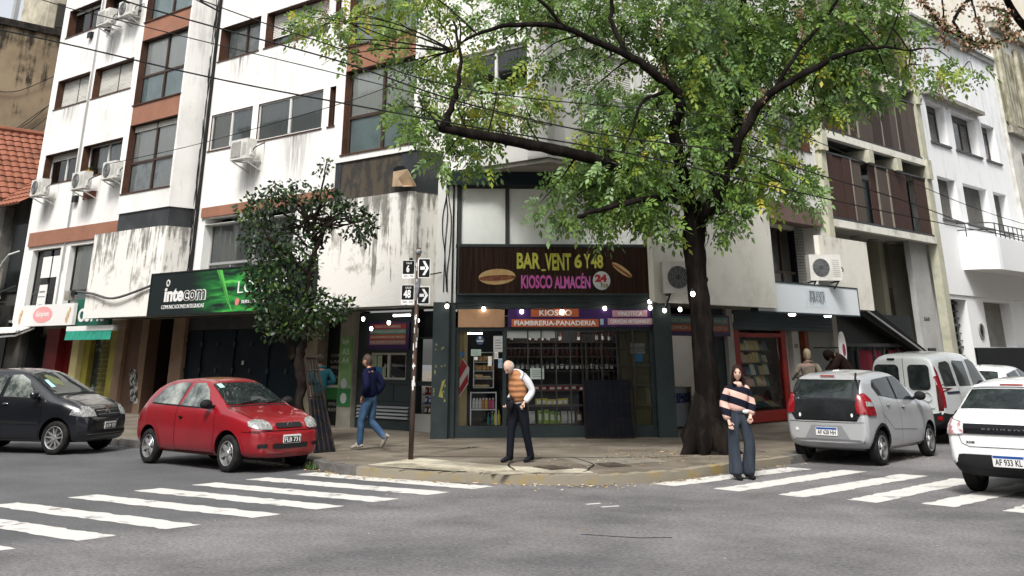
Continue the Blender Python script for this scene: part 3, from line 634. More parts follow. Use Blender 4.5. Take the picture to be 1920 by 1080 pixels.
# kiosk front under the purple board
mb = MB(); mb.box(.14, 4.58, VC-.06, VC+.3, 2.86, 3.06); CBC.part('fascia', mb, TEAL)
mb = MB(); mb.box(.14, 4.58, VC-.03, VC+.08, 2.27, 2.34); mb.box(.14, 4.58, VC-.03, VC+.1, .13, .36)
for u in (.14, 1.2, 4.5): mb.box(u, u+.08, VC-.02, VC+.08, .36, 2.27)
mb.box(.14, 4.58, VC-.035, VC+.08, 2.72, 2.86); CBC.part('shopfront_frame', mb, TEAL)
mb = MB(); mb.poly([(.22, VC+.03, .36), (1.2, VC+.03, .36), (1.2, VC+.03, 2.27), (.22, VC+.03, 2.27)]); mb.poly([(1.28, VC+.03, .36), (4.5, VC+.03, .36), (4.5, VC+.03, 2.27), (1.28, VC+.03, 2.27)]); CBC.part('shop_window', mb, GLS)
mb = MB(); ulx = 2.2
for x in (1.75, 2.05, 2.38, 2.7, 3.05, 3.4, 3.75, 4.12): mb.box(x, x+.028, VC-.02, VC-.005, .36, 2.27)
for z in (.75, 1.15, 1.55, 1.9): mb.box(1.28, 4.5, VC-.02, VC-.006, z, z+.022)
for k_ in range(26): x = 3.75+k_*.029; mb.box(x, x+.004, VC-.012, VC-.006, 1.2, 2.2)
CBC.part('window_bars', mb, DFR)
mb = MB(); mb.box(.22, .42, VC+.1, VC+.14, .36, 2.27); CBC.part('plywood_panel', mb, mat('ochre board', (.26, .2, .09), .7, c2=(.22, .16, .07), ns=2))
mb = MB(); mb.box(3.85, 4.5, VC+.12, VC+.15, .36, 2.27); CBC.part('plywood_panel', mb, mat('olive board', (.10, .085, .035), .7, c2=(.07, .06, .03), ns=2))
mb = MB(); mb.box(.2, 4.5, VC+1.05, VC+1.1, .13, 2.7); mb.box(.18, .2, VC+.1, VC+1.1, .13, 2.7); mb.box(.2, 4.5, VC+.1, VC+1.1, 2.6, 2.7); mb.box(.2, 4.5, VC+.1, VC+1.05, .13, .36); CBC.part('back_wall', mb, mat('kiosk dark', (.02, .022, .024), .8))
# ---- ground floor, right street: door, red shop, grey wall (wall plane 15.6)
VRG = 15.6
mb = MB(); mb.box(21.9, 22.2, VRG-.3, VRG+.3, .13, 2.86); CBR.part('wall', mb, TEAL)
mb = MB(); mb.box(22.2, 24.3, VRG+1.2, VRG+1.3, .13, 2.86); CBR.part('back_wall', mb, ROOM)
mb = MB(); mb.box(24.2, 24.33, VRG-.02, VRG+.1, .13, 2.5); mb.box(22.2, 24.3, VRG-.02, VRG+.1, 2.45, 2.55); CBR.part('door_frame', mb, mat('blue black frame', (.014, .02, .028), .4))
mb = MB(); mb.box(24.33, 25.55, VRG, VRG+.2, .13, 2.86); CBR.part('wall', mb, TEAL)
mb = MB(); mb.box(24.75, 24.79, VRG-.03, VRG, 1.28, 1.42); CBR.part('doorbell', mb, WFR)
WPI = mat('white pier', (.48, .47, .44), .8, c2=(.36, .35, .32), ns=2)
mb = MB(); mb.box(25.55, 25.85, VRG-.1, VRG+.2, .13, 2.86); mb.box(28.6, 29.4, VRG+.1, VRG+.25, .13, 2.5); mb.box(29.0, 29.38, VRG-.06, VRG+.099, .13, 2.5); mb.box(31.45, 31.75, VRG-.1, VRG+.3, .13, 2.9); CBR.part('pier', mb, WPI)
mb = MB(); text('520', 29.08, 29.28, 1.92, 2.02, VRG-.061, 0, .006, mb=mb); CBR.part('house_number', mb, DFR)
RED = mat('red frame', (.30, .022, .015), .45, c2=(.2, .02, .015), ns=4)
mb = MB()
mb.box(25.85, 26.15, VRG-.08, VRG+.12, .3, 2.5); mb.box(28.35, 28.6, VRG-.08, VRG+.12, .3, 2.5); mb.box(25.85, 28.6, VRG-.08, VRG+.12, .16, .42); mb.box(26.15, 28.35, VRG-.08, VRG+.12, 2.18, 2.28); sf = CBR.part('red_shopfront', mb, RED)
mb = MB(); mb.poly([(26.15, VRG-.03, .42), (28.35, VRG-.03, .42), (28.35, VRG-.03, 2.18), (26.15, VRG-.03, 2.18)]); CBR.part('pane', mb, GLS, sf)
mb = MB(); mb.box(25.85, 28.6, VRG+1, VRG+1.05, .13, 2.5); mb.box(25.9, 28.5, VRG+.05, VRG+1, .13, .4); mb.box(25.83, 25.86, VRG+.12, VRG+1, .13, 2.5); mb.box(28.55, 28.58, VRG+.12, VRG+1, .13, 2.5); mb.box(25.9, 28.5, VRG+.05, VRG+1, 2.49, 2.52); CBR.part('back_wall', mb, mat('shop dim wall', (.3, .28, .25), .8))
mb = MB(); slats(mb, 25.85, 31.4, 2.35, 2.86, VRG-.12, .1); CBR.part('rolled_shutter', mb, mat('blue grey shutter', (.05, .07, .085), .5))
mb = MB(); mb.box(29.4, 31.45, VRG+.15, VRG+.2, .13, 2.6); mb.box(29.95, 31.45, VRG, VRG+.14, .13, 2.35); CBR.part('wall', mb, mat('speckled grey wall', (.27, .285, .275), .7, c2=(.2, .21, .2), ns=30, ndet=2))
mb = MB(); mb.box(29.4, 29.95, VRG+.12, VRG+.145, .9, 2.35); CBR.part('door_glass', mb, mat('dim glass', (.07, .075, .07), .2, c2=(.16, .17, .15), ns=4))
mb = MB(); mb.box(29.78, 30.0, VRG-.04, VRG+.12, .13, 2.35); CBR.part('red_jamb', mb, mat('rust jamb', (.26, .07, .03), .6, c2=(.18, .05, .03), ns=3))
# ================================================================ LEFT: shops below the corner building's far end, tiled house, old party wall
def tube(mb, P, r, n=6): return mb.tube(P, r, n)
MARO = mat('maroon wall', (.16, .012, .014), .5, c2=(.1, .008, .01), ns=2)
OLIVE = mat('olive yellow wall', (.30, .27, .05), .6, c2=(.2, .18, .04), ns=2)
BLK = mat('near black', (.010, .012, .013), .3)
mb = MB(); mb.box(-38.85, -37.95, VG-.15, VG+.3, .13, 2.6); mb.box(-37.95, -37.05, VG+.15, VG+.3, .13, 2.6); CB.part('red_pillar', mb, MARO)
mb = MB(); mb.box(-41.5, -40.5, VG-.15, VG+.3, .13, 2.6); CB.part('red_pillar', mb, MARO)
mb = MB(); mb.box(-40.5, -38.85, VG+.3, VG+.35, .13, 2.6); ss = CB.part('shop_glass', mb, BLK)
mb = MB()
for x in (-40.2, -39.6, -39.0): mb.box(x, x+.05, VG+.24, VG+.298, .13, 2.4)
mb.box(-40.5, -38.85, VG+.22, VG+.298, 2.35, 2.42); CB.part('shop_frame', mb, DFR, ss)
mb = MB(); mb.box(-37.05, -36.6, VG-.1, VG+.3, .13, 2.6); CB.part('yellow_pillar', mb, mat('cream edge', (.5, .45, .22), .7))
mb = MB(); mb.box(-36.6, -36.2, VG+.1, VG+.3, .13, 2.6); mb.box(-34.9, -34.15, VG+.1, VG+.3, .13, 2.6); CB.part('olive_wall', mb, OLIVE)
mb = MB(); mb.box(-36.2, -34.9, VG+.28, VG+.33, .13, 2.6); dg = CB.part('door_glass', mb, mat('dim shop glass', (.03, .035, .03), .2, c2=(.2, .22, .2), ns=3, thr=(.5, .6)))
mb = MB()
for k_ in range(9): x = -35.6+k_*.075; mb.box(x, x+.015, VG+.2, VG+.22, .4, 2.4)
for k_ in range(14): z = .5+k_*.14; mb.box(-35.65, -34.92, VG+.19, VG+.2, z, z+.015)
CB.part('door_grille', mb, OLIVE, dg)
mb = MB(); mb.box(-41.5, -34.15, VG+.3, VG+.31, 2.4, 2.82); mb.box(-41.5, -34.15, VL+.01, VG+.4, 2.82, 2.9); CB.part('soffit', mb, CONC)
# signs and awnings at the left end
def board(name, label, F, u0, u1, z0, z1, v, th, m, cat='sign', fm=None, group=None):
    T = Thing(name, label, cat, F, ((u0+u1)/2, v, z0), group); mb = MB(); mb.box(u0, u1, v-th, v, z0, z1); T.b = T.part('panel', mb, m); T.v = v-th
    if fm:
        f = MB(); w_ = .035; f.box(u0-w_, u1+w_, v-th-.012, v, z1, z1+w_); f.box(u0-w_, u1+w_, v-th-.012, v, z0-w_, z0); f.box(u0-w_, u0, v-th-.012, v, z0, z1); f.box(u1, u1+w_, v-th-.012, v, z0, z1); T.part('frame', f, fm)
    return T
WSG = mat('white sign face', (.72, .71, .69), .5)
T = board('shop_sign', 'long white bakery sign with pale pink oval and bread pictures', FL, onp(FL, 27, 590, 17.93)[0], onp(FL, 137, 588, 17.93)[0], onp(FL, 137, 609, 17.93)[1], onp(FL, 137, 568, 17.93)[1], 18.05, .12, WSG)
DX = onp(FL, 80, 590, 17.93)[0]+39.0; DZ = onp(FL, 80, 590, 17.93)[1]-3.04
cx, cz = -39.0+DX, 3.04+DZ; mb = MB(); mb.prism(circ(cx, cz, .68, 28, .25), T.v-.008, T.v); T.part('oval', mb, mat('pale pink', (.78, .33, .33), .5))
mb = text('Kanjoux', cx-.48, cx+.48, cz-.12, cz+.12, T.v-.008, .02, .006, shear=.3); T.part('lettering', mb, WSG)
BRD = mat('bread print', (.42, .26, .12), .6, c2=(.62, .5, .3), ns=9)
mb = MB()
for x, z, r in ((-40.6, 3.0, .1), (-40.52, 3.12, .08), (-40.6, 2.87, .09), (-37.25, 3.0, .09), (-37.15, 3.14, .07), (-37.3, 2.88, .09)): mb.prism(circ(x+DX, z+DZ, r, 9, r*1.4), T.v-.006-.001*len(mb.f)/20, T.v)
T.part('picture', mb, BRD)
GRN = mat('deep green sign', (.012, .10, .065), .5)
T = board('shop_sign', 'dark green copy shop sign with white letters, half behind the peeling parapet', FL, onp(FL, 140, 600, 18.1)[0], -33.0, 2.62, 3.42, 18.2, .1, GRN)
mb = text('COPYS', onp(FL, 147, 595, 18.1)[0], -33.3, onp(FL, 147, 604, 18.1)[1], onp(FL, 147, 579, 18.1)[1], T.v, .03, .02); T.part('lettering', mb, WSG)
AWG = mat('green awning cloth', (.03, .27, .19), .8, c2=(.02, .2, .14), ns=4)
T = Thing('awning', 'rolled green awning with a white box under the green sign', 'awning', FL, (-35.4, 18.1, 2.3))
AX = onp(FL, 122, 628, 17.6)[0]+36.88
def shx(mb):
    mb.v = [(p[0]+AX, p[1], p[2]) for p in mb.v]; return mb
mb = MB(); mb.box(-36.9, -34.05, 17.62, 17.82, 2.45, 2.6); T.part('awning_box', shx(mb), WSG)
mb = MB(); n = 20
for i in range(n):
    a = -36.88+i*2.8/n; b = a+2.8/n; f0, f1 = .03*(i % 2), .03*((i+1) % 2); mb.poly([(a, 17.6-f0, 2.2), (b, 17.6-f1, 2.2), (b, 17.62, 2.46), (a, 17.62, 2.46)])
T.part('valance', shx(mb), AWG)
mb = MB()
for x in (-36.6, -34.3): mb.bar((x, 17.7, 2.5), (x, 18.2, 2.65), .04)
mb.lathe([(0, .06), (.12, .06)], (-34.05, 17.72, 2.52), (1, 0, 0), 10); T.part('bracket', shx(mb), ALU)
T = Thing('awning', 'white folded awning sloping over the red shop entrance', 'awning', FL, (-40.4, 18.1, 2.2))
mb = MB(); mb.hexa([(-43.4, 17.0, 2.36), (-37.95, 17.55, 2.46), (-37.95, 18.0, 2.62), (-43.4, 17.9, 2.6)], [(-43.4, 17.0, 2.4), (-37.95, 17.55, 2.50), (-37.95, 18.0, 2.66), (-43.4, 17.9, 2.64)]); T.part('cloth', mb, mat('awning white', (.66, .62, .58), .8))
mb = MB(); mb.bar((-43.4, 16.98, 2.2), (-37.95, 17.5, 2.36), .05); mb.bar((-37.95, 17.5, 2.36), (-37.9, 18.1, 2.6), .05); mb.ell((-37.92, 17.55, 2.5), (.07, .07, .07), 8, 6); T.part('bar', mb, ALU)
# tiled house
H = Thing('tiled_house', 'old grey house with orange clay tiled roof left of the white building', 'house', FL, (-48, 20, .13))
mb = MB(); mb.box(-60, -40.45, 18.9, 30, .13, 7.3); H.part('wall', mb, mat('old grey wall', (.07, .068, .062), .85, c2=(.035, .034, .03), ns=.9, ndet=8))
mb = MB(); mb.box(-43.6, -42.8, 18.55, 18.9, 3.2, 7.0); H.part('pilaster', mb, mat('grey pilaster', (.16, .155, .14), .8, c2=(.08, .08, .07), ns=2)); mb = MB(); mb.box(-42.0, -40.6, 18.4, 18.9, 2.4, 3.4); H.part('ledge', mb, mat('dark ledge', (.03, .03, .03), .8))
mb = MB(); mb.box(-42.4, -41.3, 18.83, 18.9, 3.9, 6.3); H.part('window', mb, BLK)
TILE = mat('clay tile', (.27, .105, .065), .8, c2=(.13, .06, .04), ns=2.2, ndet=8, thr=(.45, .75), bump=.2, bs=15)
def tiles(mb, a, b, c, d, rows, cols):   # a,b eave ends; c,d ridge ends (a-c, b-d)
    a, b, c, d = map(Vector, (a, b, c, d)); n = ((b-a).cross(c-a)).normalized(); n = n if n.z > 0 else -n
    for r in range(rows):
        f0, f1 = r/rows, (r+1.12)/rows; m = 6
        for k_ in range(cols*m):
            P = []
            for f, g_ in ((f0, k_), (f0, k_+1), (f1, k_+1), (f1, k_)):
                u = g_/(cols*m); p = (a.lerp(b, u)).lerp(c.lerp(d, u), min(f, 1.02)); h = .045*abs(math.sin(pi*g_/m))+(.05 if f == f0 else .0)
                P.append(p+n*h)
            mb.poly(P)
        for k_ in range(cols*m):
            q = []
            for g_, e in ((k_, .0), (k_+1, .0), (k_+1, 1), (k_, 1)):
                u = g_/(cols*m); p = (a.lerp(b, u)).lerp(c.lerp(d, u), f0); q.append(p+n*((.045*abs(math.sin(pi*g_/m))+.05)*e-.01*(1-e)))
            mb.poly(q)
# side slope of the front wing (faces the corner) and the street slope of the main roof
mb = MB(); tiles(mb, (-42.9, 17.7, 7.3), (-42.9, 22.5, 7.3), (-45.6, 17.7, 10.35), (-45.6, 22.5, 10.35), 13, 14); H.part('roof', mb, TILE)
mb = MB(); tiles(mb, (-43.0, 18.0, 6.9), (-40.5, 18.0, 6.9), (-45.4, 22.0, 9.6), (-40.5, 22.0, 9.6), 11, 9); H.part('roof', mb, TILE)
mb = MB(); mb.tube([(-45.6, 17.6, 10.42), (-45.6, 22.6, 10.42)], .13, 8); H.part('ridge', mb, TILE)
mb = MB(); mb.bar((-42.95, 17.95, 7.12), (-44.3, 20.0, 8.8), .28, .04); mb.box(-43.1, -42.8, 17.5, 22.5, 7.05, 7.22); H.part('flashing', mb, mat('lead grey', (.18, .17, .15), .7, c2=(.1, .09, .08), ns=3))
T = Thing('air_conditioner', 'grimy air conditioner on the grey house above the torn sign', 'air conditioner', FL, (-42.3, 18.2, 4.1))
mb = MB(); mb.box(-42.9, -41.9, 18.1, 18.45, 4.1, 4.7); T.part('casing', mb, mat('grimy white', (.32, .3, .26), .6)); mb = MB(); mb.lathe([(0, .24), (.02, .24), (.02, .05)], (-42.55, 18.09, 4.4), (0, -1, 0), 18); T.part('fan', mb, BLK); mb = MB(); tube(mb, [(-41.95, 18.3, 4.65), (-41.7, 18.3, 4.9), (-41.3, 18.3, 5.15), (-40.7, 18.4, 5.25)], .03); T.part('hose', mb, WFR)
T = board('torn_sign', 'torn blank white sign panel over the far left shop', FL, -45, -41.0, 2.75, 3.95, 17.9, .08, mat('torn white', (.7, .69, .67), .7, c2=(.05, .05, .05), ns=1.6, ndet=7, thr=(.62, .65)))
mb = MB(); mb.box(-60, -41.55, 18.85, 18.89, .13, 2.7); H.part('shopfront', mb, BLK)
T = Thing('wall_lamp', 'grey floodlight on a bent bracket beside the pink oval sign', 'lamp', FL, (-40.7, 18.1, 3.4)); mb = MB(); mb.bar((-41.1, 17.4, 3.5), (-40.3, 18.3, 4.05), .03); mb.bar((-40.9, 17.6, 3.5), (-40.4, 18.3, 3.5), .03); T.part('bracket', mb, DFR); mb = MB(); mb.hexa([(-40.9, 17.5, 3.55), (-40.4, 17.6, 3.6), (-40.4, 17.9, 3.6), (-40.9, 17.9, 3.55)], [(-40.8, 17.6, 3.75), (-40.45, 17.7, 3.75), (-40.45, 17.85, 3.75), (-40.8, 17.85, 3.75)]); T.part('shade', mb, CONC)
# party wall building
P_ = Thing('party_wall_building', 'tall old building with bare beige stained side wall behind the tiled roof', 'building', FL, (-52, 24, .13))
mb = MB(); mb.box(-60, -47, 18.6, 40, .13, 15.15); P_.part('wall', mb, mat('old beige wall', (.36, .28, .185), .9, c2=(.20, .155, .10), ns=.45, ndet=10, thr=(.42, .66), bump=.2, bs=8, streak=((.03, .027, .02), 9.5, 16.2, .95, 1.6)))
mb = MB(); mb.box(-60, -46.9, 18.55, 40, 15.15, 15.45); P_.part('coping', mb, mat('black coping', (.02, .019, .016), .9, c2=(.06, .05, .045), ns=3))
mb = MB(); mb.box(-53, -50, 22.0, 24.6, 15.45, 18.6); P_.part('roof_room', mb, mat('cream roof room', (.5, .46, .36), .85, c2=(.3, .27, .2), ns=1.4))
mb = MB(); mb.box(-49.99, -49.9, 22.4, 24.2, 16.4, 17.6); P_.part('tank_opening', mb, mat('dark hollow', (.05, .045, .04), .9))
mb = MB(); mb.box(-49.4, -49.2, 23.2, 23.4, 15.45, 19.5); mb.box(-49.8, -49.5, 20.2, 20.4, 15.45, 19.5); P_.part('pipe', mb, ALU)
mb = MB()
for t_ in (21.1, 21.7): mb.bar((-47.5, t_+1.6, 15.4), (-47.5, t_+2.6, 18.2), .05)
for k_ in range(6): f = k_/5; mb.bar((-47.5, 22.7+f, 15.6+2.6*f), (-47.5, 23.3+f, 15.6+2.6*f), .035)
P_.part('ladder', mb, WFR)
mb = MB()
for (a, b, c) in (((-46.95, 18.7, 12.2), (-46.9, 20, 12.4), (-46.9, 22, 13.7)), ((-46.95, 18.7, 10.9), (-46.9, 20.2, 10.7), (-46.9, 22.5, 13.4)), ((-46.95, 19.6, 10.2), (-46.9, 20.8, 11.4), (-46.9, 22.5, 13)), ((-46.9, 20.2, 10.3), (-46.9, 21.2, 11.2), (-46.9, 22.5, 12.8))): mb.tube(crom([a, b, c], 5), .018, 5)
P_.part('cable', mb, mat('cable black', (.02, .02, .02), .7))

# ================================================================ RIGHT: slatted wood building, white hotel, stained tower
YC = mat('pale green concrete', (.50, .49, .38), .8, c2=(.32, .31, .24), ns=1.6, ndet=8, thr=(.45, .7))
YCL = mat('pale beam', (.74, .73, .65), .8, c2=(.36, .35, .28), ns=1.6, ndet=8, thr=(.5, .75))
def woodm(n, c): return mat(n, c, .65, c2=tuple(x*.6 for x in c), ns=1.5, ndet=6, thr=(.35, .7), stretch=(18, 18, .6), bump=.2, bs=3)
WD = [woodm('brown slat wood', (.10, .078, .064)), woodm('red brown slat wood', (.064, .034, .027)), woodm('dark slat wood', (.055, .040, .034)), woodm('grey slat wood', (.26, .23, .19))]
WB = Thing('slatted_building', 'narrow building with brown wooden shutters and pale concrete beams', 'building', FR, (36, 15.4, .13))
VW = 15.35
floors = [5.62, 8.35, 11.1, 13.85]
mb = MB(); mb.box(31.45, 31.78, VW-.12, VW+.2, 2.9, 17.5); WB.part('post', mb, YC)
mb = MB(); mb.box(39.75, 40.2, VW-.12, VW+.2, .13, 17.5); WB.part('post', mb, YC)
mb = MB(); mb.box(31.45, 40.2, VW+1.25, VW+1.3, 5.5, 17.5); mb.box(31.45, 31.5, VW+.2, VW+1.3, 5.5, 17.5); WB.part('inner_wall', mb, mat('recess wall', (.07, .075, .07), .8))
for fi, z in enumerate(floors):
    mb = MB(); mb.box(31.78, 39.75, VW-.14, VW+.1, z-.28, z-.06); WB.part('beam', mb, YCL)
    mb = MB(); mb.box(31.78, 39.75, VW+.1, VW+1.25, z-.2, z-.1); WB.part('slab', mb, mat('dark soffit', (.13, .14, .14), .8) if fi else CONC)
    mb = MB(); mb.box(31.78, 39.75, VW-.08, VW+.06, z-.06, z+.03); mb.box(31.78, 39.75, VW-.06, VW+.04, z+1.96, z+2.02); WB.part('track', mb, DARKW)
    if fi:
        for x in (31.4, 34.75, 37.0, 39.75):
            mb = MB(); mb.box(x, x+.34, VW-.24, VW+1.2, z-.75, z-.34 if 32 < x < 39 else z-.06); WB.part('corbel', mb, YC)
    # shutter leaves, a few slid open
    seed = random.Random(fi*7+2); x = 31.8; opens = {0: [(34.05, 35.0), (38.1, 38.8)], 1: [(34.9, 35.2)], 2: [(36, 36.6)], 3: []}[fi]
    while x < 39.7:
        w_ = seed.choice((.55, .7, .8, .95)); w_ = min(w_, 39.74-x); mid = x+w_/2
        if any(a < mid < b for a, b in opens): x += w_; continue
        lf = MB(); n = max(2, int(w_/.09)); dv = seed.choice((0, .03))
        for i in range(n): a = x+i*w_/n; lf.box(a+.004, a+w_/n-.004, VW-.05+dv, VW-.02+dv, z+.03, z+1.96)
        WB.part('shutter_leaf', lf, WD[seed.choice((0, 0, 1, 2)) if fi != 0 else seed.choice((1, 1, 0))])
        if seed.random() < .5:
            e = MB(); e.box(x-.02, x+.03, VW-.07, VW+.02, z+.03, z+1.96); WB.part('shutter_edge', e, WD[3])
        x += w_
    mb = MB(); mb.box(32.2, 39.4, VW+.9, VW+.95, z+.05, z+2.1); b_ = WB.part('balcony_glass', mb, mat('blue dim glass', (.03, .06, .07), .12))
# porch under the first floor
mb = MB(); mb.box(31.78, 39.75, VW+1.6, VW+1.8, 3.9, 5.38); mb.box(31.78, 34.5, VW+1.6, VW+1.8, .13, 3.9); mb.box(39.45, 39.75, VW+.5, VW+1.6, .13, 5.38); WB.part('porch_wall', mb, mat('grey green wall', (.36, .35, .28), .85, c2=(.28, .275, .215), ns=1.2))
mb = MB(); mb.box(38.3, 39.74, VW+.3, VW+.5, .13, 5.38); WB.part('white_pier', mb, mat('porch white', (.46, .46, .45), .8, c2=(.36, .36, .35), ns=1))
mb = MB(); mb.box(31.78, 39.75, VW+.1, VW+3.3, 5.38, 5.42); WB.part('porch_ceiling', mb, mat('porch ceiling', (.42, .42, .40), .8))
for x in (34.0, 35.6, 37.0, 38.4):
    mb = MB(); mb.lathe([(0, .19), (.06, .17), (.07, .02)], (x, VW+1.0, 5.375), (0, 0, -1), 14); WB.part('ceiling_lamp', mb, CONC)
mb = MB(); mb.box(37.75, 38.15, VW+1.2, VW+1.59, .13, 5.37); WB.part('pier', mb, mat('olive pier', (.3, .29, .21), .8)); mb = MB(); mb.box(34.5, 37.9, VW+2.3, VW+2.35, .13, 3.9); WB.part('dark_door', mb, mat('teal dark', (.02, .03, .032), .4)); mb = MB(); mb.box(34.6, 36.1, VW+2.1, VW+2.15, .13, 3.7); WB.part('white_board', mb, mat('lilac white', (.45, .45, .47), .7))
mb = MB(); mb.box(35.0, 35.7, VW+2.07, VW+2.098, 2.35, 2.75); WB.part('plaque', mb, BLK)
mb = MB(); text('560', 38.65, 39.15, 2.78, 2.9, VW+.3, .01, .01, mb=mb); WB.part('house_number', mb, DFR)
mb = MB(); mb.box(38.6, 39.25, VW+.27, VW+.3, 1.62, 1.92); WB.part('intercom', mb, BLK)
mb = MB(); mb.box(38.6, 39.1, VW+.27, VW+.3, .8, 1.36); WB.part('letter_box', mb, BLK)
# sloping dark stair roof and the burgundy curtained front
mb = MB(); mb.hexa([(32.4, VW-.15, 2.95), (39.0, VW-.15, 1.15), (39.0, VW+2.4, 1.15), (32.4, VW+2.4, 2.95)], [(32.4, VW-.15, 3.5), (39.0, VW-.15, 1.3), (39.0, VW+2.4, 1.3), (32.4, VW+2.4, 3.5)]); WB.part('stair_roof', mb, mat('black roof', (.010, .010, .012), .5))
mb = MB(); mb.bar((33.2, VW-.2, 2.95), (39.0, VW-.2, 1.2), .05); WB.part('handrail', mb, ALU)
mb = MB(); mb.box(31.8, 37.4, VW+.25, VW+.3, .13, 2.9); fr_ = WB.part('shopfront', mb, BLK)
mb = MB(); curtain(mb, 33.0, 34.6, .6, 1.85, VW+.2, .2, .03); curtain(mb, 35.1, 36.2, .6, 1.85, VW+.2, .2, .03); WB.part('red_curtain', mb, mat('burgundy curtain', (.16, .02, .035), .8), fr_)
mb = MB()
for x in (31.8, 32.8, 34.0, 34.7, 35.7, 36.6): mb.box(x, x+.06, VW+.1, VW+.16, .13, 2.0)
mb.box(31.8, 37.2, VW+.08, VW+.15, 1.95, 2.05); WB.part('frame', mb, DFR, fr_)
T = Thing('hanging_sign', 'white oval sign with a dark red blot above the crouched person', 'sign', FR, (31.75, 14.7, 1.4)); mb = MB(); ox, oz = onp(FR, 1581, 652, 14.6); mb.prism(circ(ox, oz, .2, 24, .42), 14.6, 14.64); T.part('panel', mb, WSG); mb = MB(); mb.prism(circ(ox+.03, oz-.05, .09, 9, .16), 14.59, 14.6); T.part('emblem', mb, mat('wine blot', (.25, .03, .08), .6)); mb = MB(); mb.bar((ox, 14.64, oz), (ox, 15.5, oz), .03); T.part('bracket', mb, DFR)
# hotel
HW = mat('hotel white', (.84, .85, .85), .8, c2=(.74, .76, .78), ns=.4, ndet=7, thr=(.5, .8), streak=((.4, .41, .42), 3, 14, .3, 3))
HT = Thing('white_building', 'smooth white building with curved balcony and recessed windows on the far right', 'building', FR, (45, 15.4, .13))
a0, a1 = 40.22, 49.9
wins = []
for z0, z1 in ((9.2, 10.75), (6.35, 7.9), (12.0, 13.5)): wins += [(41.2, 43.0, z0, z1), (43.75, 46.4, z0-.0, z1), (47.1, 48.7, z0, z1)]
gr = [(40.7, 42.3, .13, 3.55), (44.0, 46.9, 1.95, 3.55), (48.6, 49.7, .13, 3.55)]
mb = MB(); mb.wall(a0, a1, 3.7, 13.9, VR, VR+.75, [w for w in wins if w[2] < 12]); HT.part('wall', mb, HW)
mb = MB(); mb.wall(a0, a1, .13, 3.7, VR+.05, VR+.8, gr); HT.part('wall', mb, HW)
mb = MB(); mb.box(a0, a1, VR+.1, VR+9, 13.9, 14.0); mb.box(a0+.05, a1-.05, VR+.9, VR+1, .13, 13.9); mb.box(a1-.05, a1-.001, VR+.8, VR+9, .13, 13.9); HT.part('roof', mb, CONC)
mb = MB()
for i, (a, b, v) in enumerate(((a0, 46.6, .35), (46.6, a1, .2))): mb.box(a, b, VR-v, VR+.2, 13.92, 14.02); mb.box(a, b, VR-v+.08, VR+.2, 13.72, 13.915)
HT.part('cornice', mb, mat('grey cornice', (.25, .25, .24), .8, c2=(.4, .4, .38), ns=3))
for i, w_ in enumerate(wins[:6]):
    window(HT, *w_, VR, d=.36, sashes=3 if i % 3 == 1 else 2, fm=mat('grey brown frame', (.11, .095, .085), .5), lining=False, shutter=(.16 if i < 3 else 1), shm=SHUTD, cur='all' if i < 3 else None, curm=mat('dotted curtain', (.05, .055, .06), .8, c2=(.35, .37, .38), ns=6, thr=(.6, .7)))
    mb = MB(); mb.box(w_[0]-.1, w_[1]+.1, VR-.07, VR+.1, w_[2]-.08, w_[2]); HT.part('sill', mb, mat('dark sill', (.09, .09, .09), .7))
mb = MB(); mb.box(40.9, 46.8, VR-.35, VR+.02, 10.95, 11.1); HT.part('hood', mb, CONC)
mb = MB(); pts = [(42.4, VR+.02)]+[(43.2-.8*math.cos(t), VR-1.2*math.sin(t)) for t in np.linspace(0, pi/2, 7)]+[(60, VR-1.2), (60, VR+.02)]
mb.prismz(pts, 4.6, 5.75); HT.part('balcony', mb, HW)
mb = MB(); rp = [(p[0], p[1]+.08) for p in pts[1:-2]]+[(50, VR-1.12)]
for z in (6.25, 6.0): mb.tube([(p[0], p[1], z) for p in rp], .022, 6)
for i in range(14): x = 43.2+i*.5; mb.bar((x, VR-1.12, 5.75), (x, VR-1.12, 6.25), .03)
mb.bar((42.45, VR-.3, 5.75), (42.45, VR-.3, 6.25), .03); HT.part('railing', mb, DFR)
for i, w_ in enumerate(gr):
    mb = MB(); v = VR+.45
    if i == 1: slats(mb, w_[0], w_[1], w_[2], w_[3], v, .09); HT.part('roller_shutter', mb, mat('dim steel shutter', (.2, .19, .165), .6, c2=(.28, .27, .24), ns=1.5))
    else:
        mb.box(w_[0], w_[1], v+.03, v+.05, w_[2], w_[3]); q = HT.part('glass', mb, mat('dim glass', (.07, .075, .07), .2)); mb = MB()
        n = 5 if i == 0 else 4
        for k_ in range(n): x = w_[0]+(w_[1]-w_[0])*k_/n; mb.box(x, x+.05, v-.03, v+.02, w_[2], w_[3])
        for k_ in range(13): z = .4+k_*.25; mb.box(w_[0], w_[1], v-.05, v-.03, z, z+.04+.05*(k_ % 3 == 0))
        HT.part('grille', mb, BLK, q)
mb = MB(); mb.box(42.35, 48.5, VR-.04, VR+.049, .13, 1.93); HT.part('granite_base', mb, mat('black granite', (.010, .011, .012), .35, spec=.25))
mb = MB(); mb.lathe([(0, .27), (.05, .27), (.05, .22), (.03, .22), (.03, 0)], (43.3, VR+.05, 2.5), (0, -1, 0), 24); e_ = HT.part('emblem_ring', mb, mat('roundel grey', (.25, .25, .24), .7)); mb = MB(); mb.lathe([(0, .13), (.012, .13)], (43.3, VR+.02, 2.5), (0, -1, 0), 12); mb.box(43.26, 43.34, VR-.01, VR+.01, 2.3, 2.7); HT.part('emblem', mb, BLK, e_)
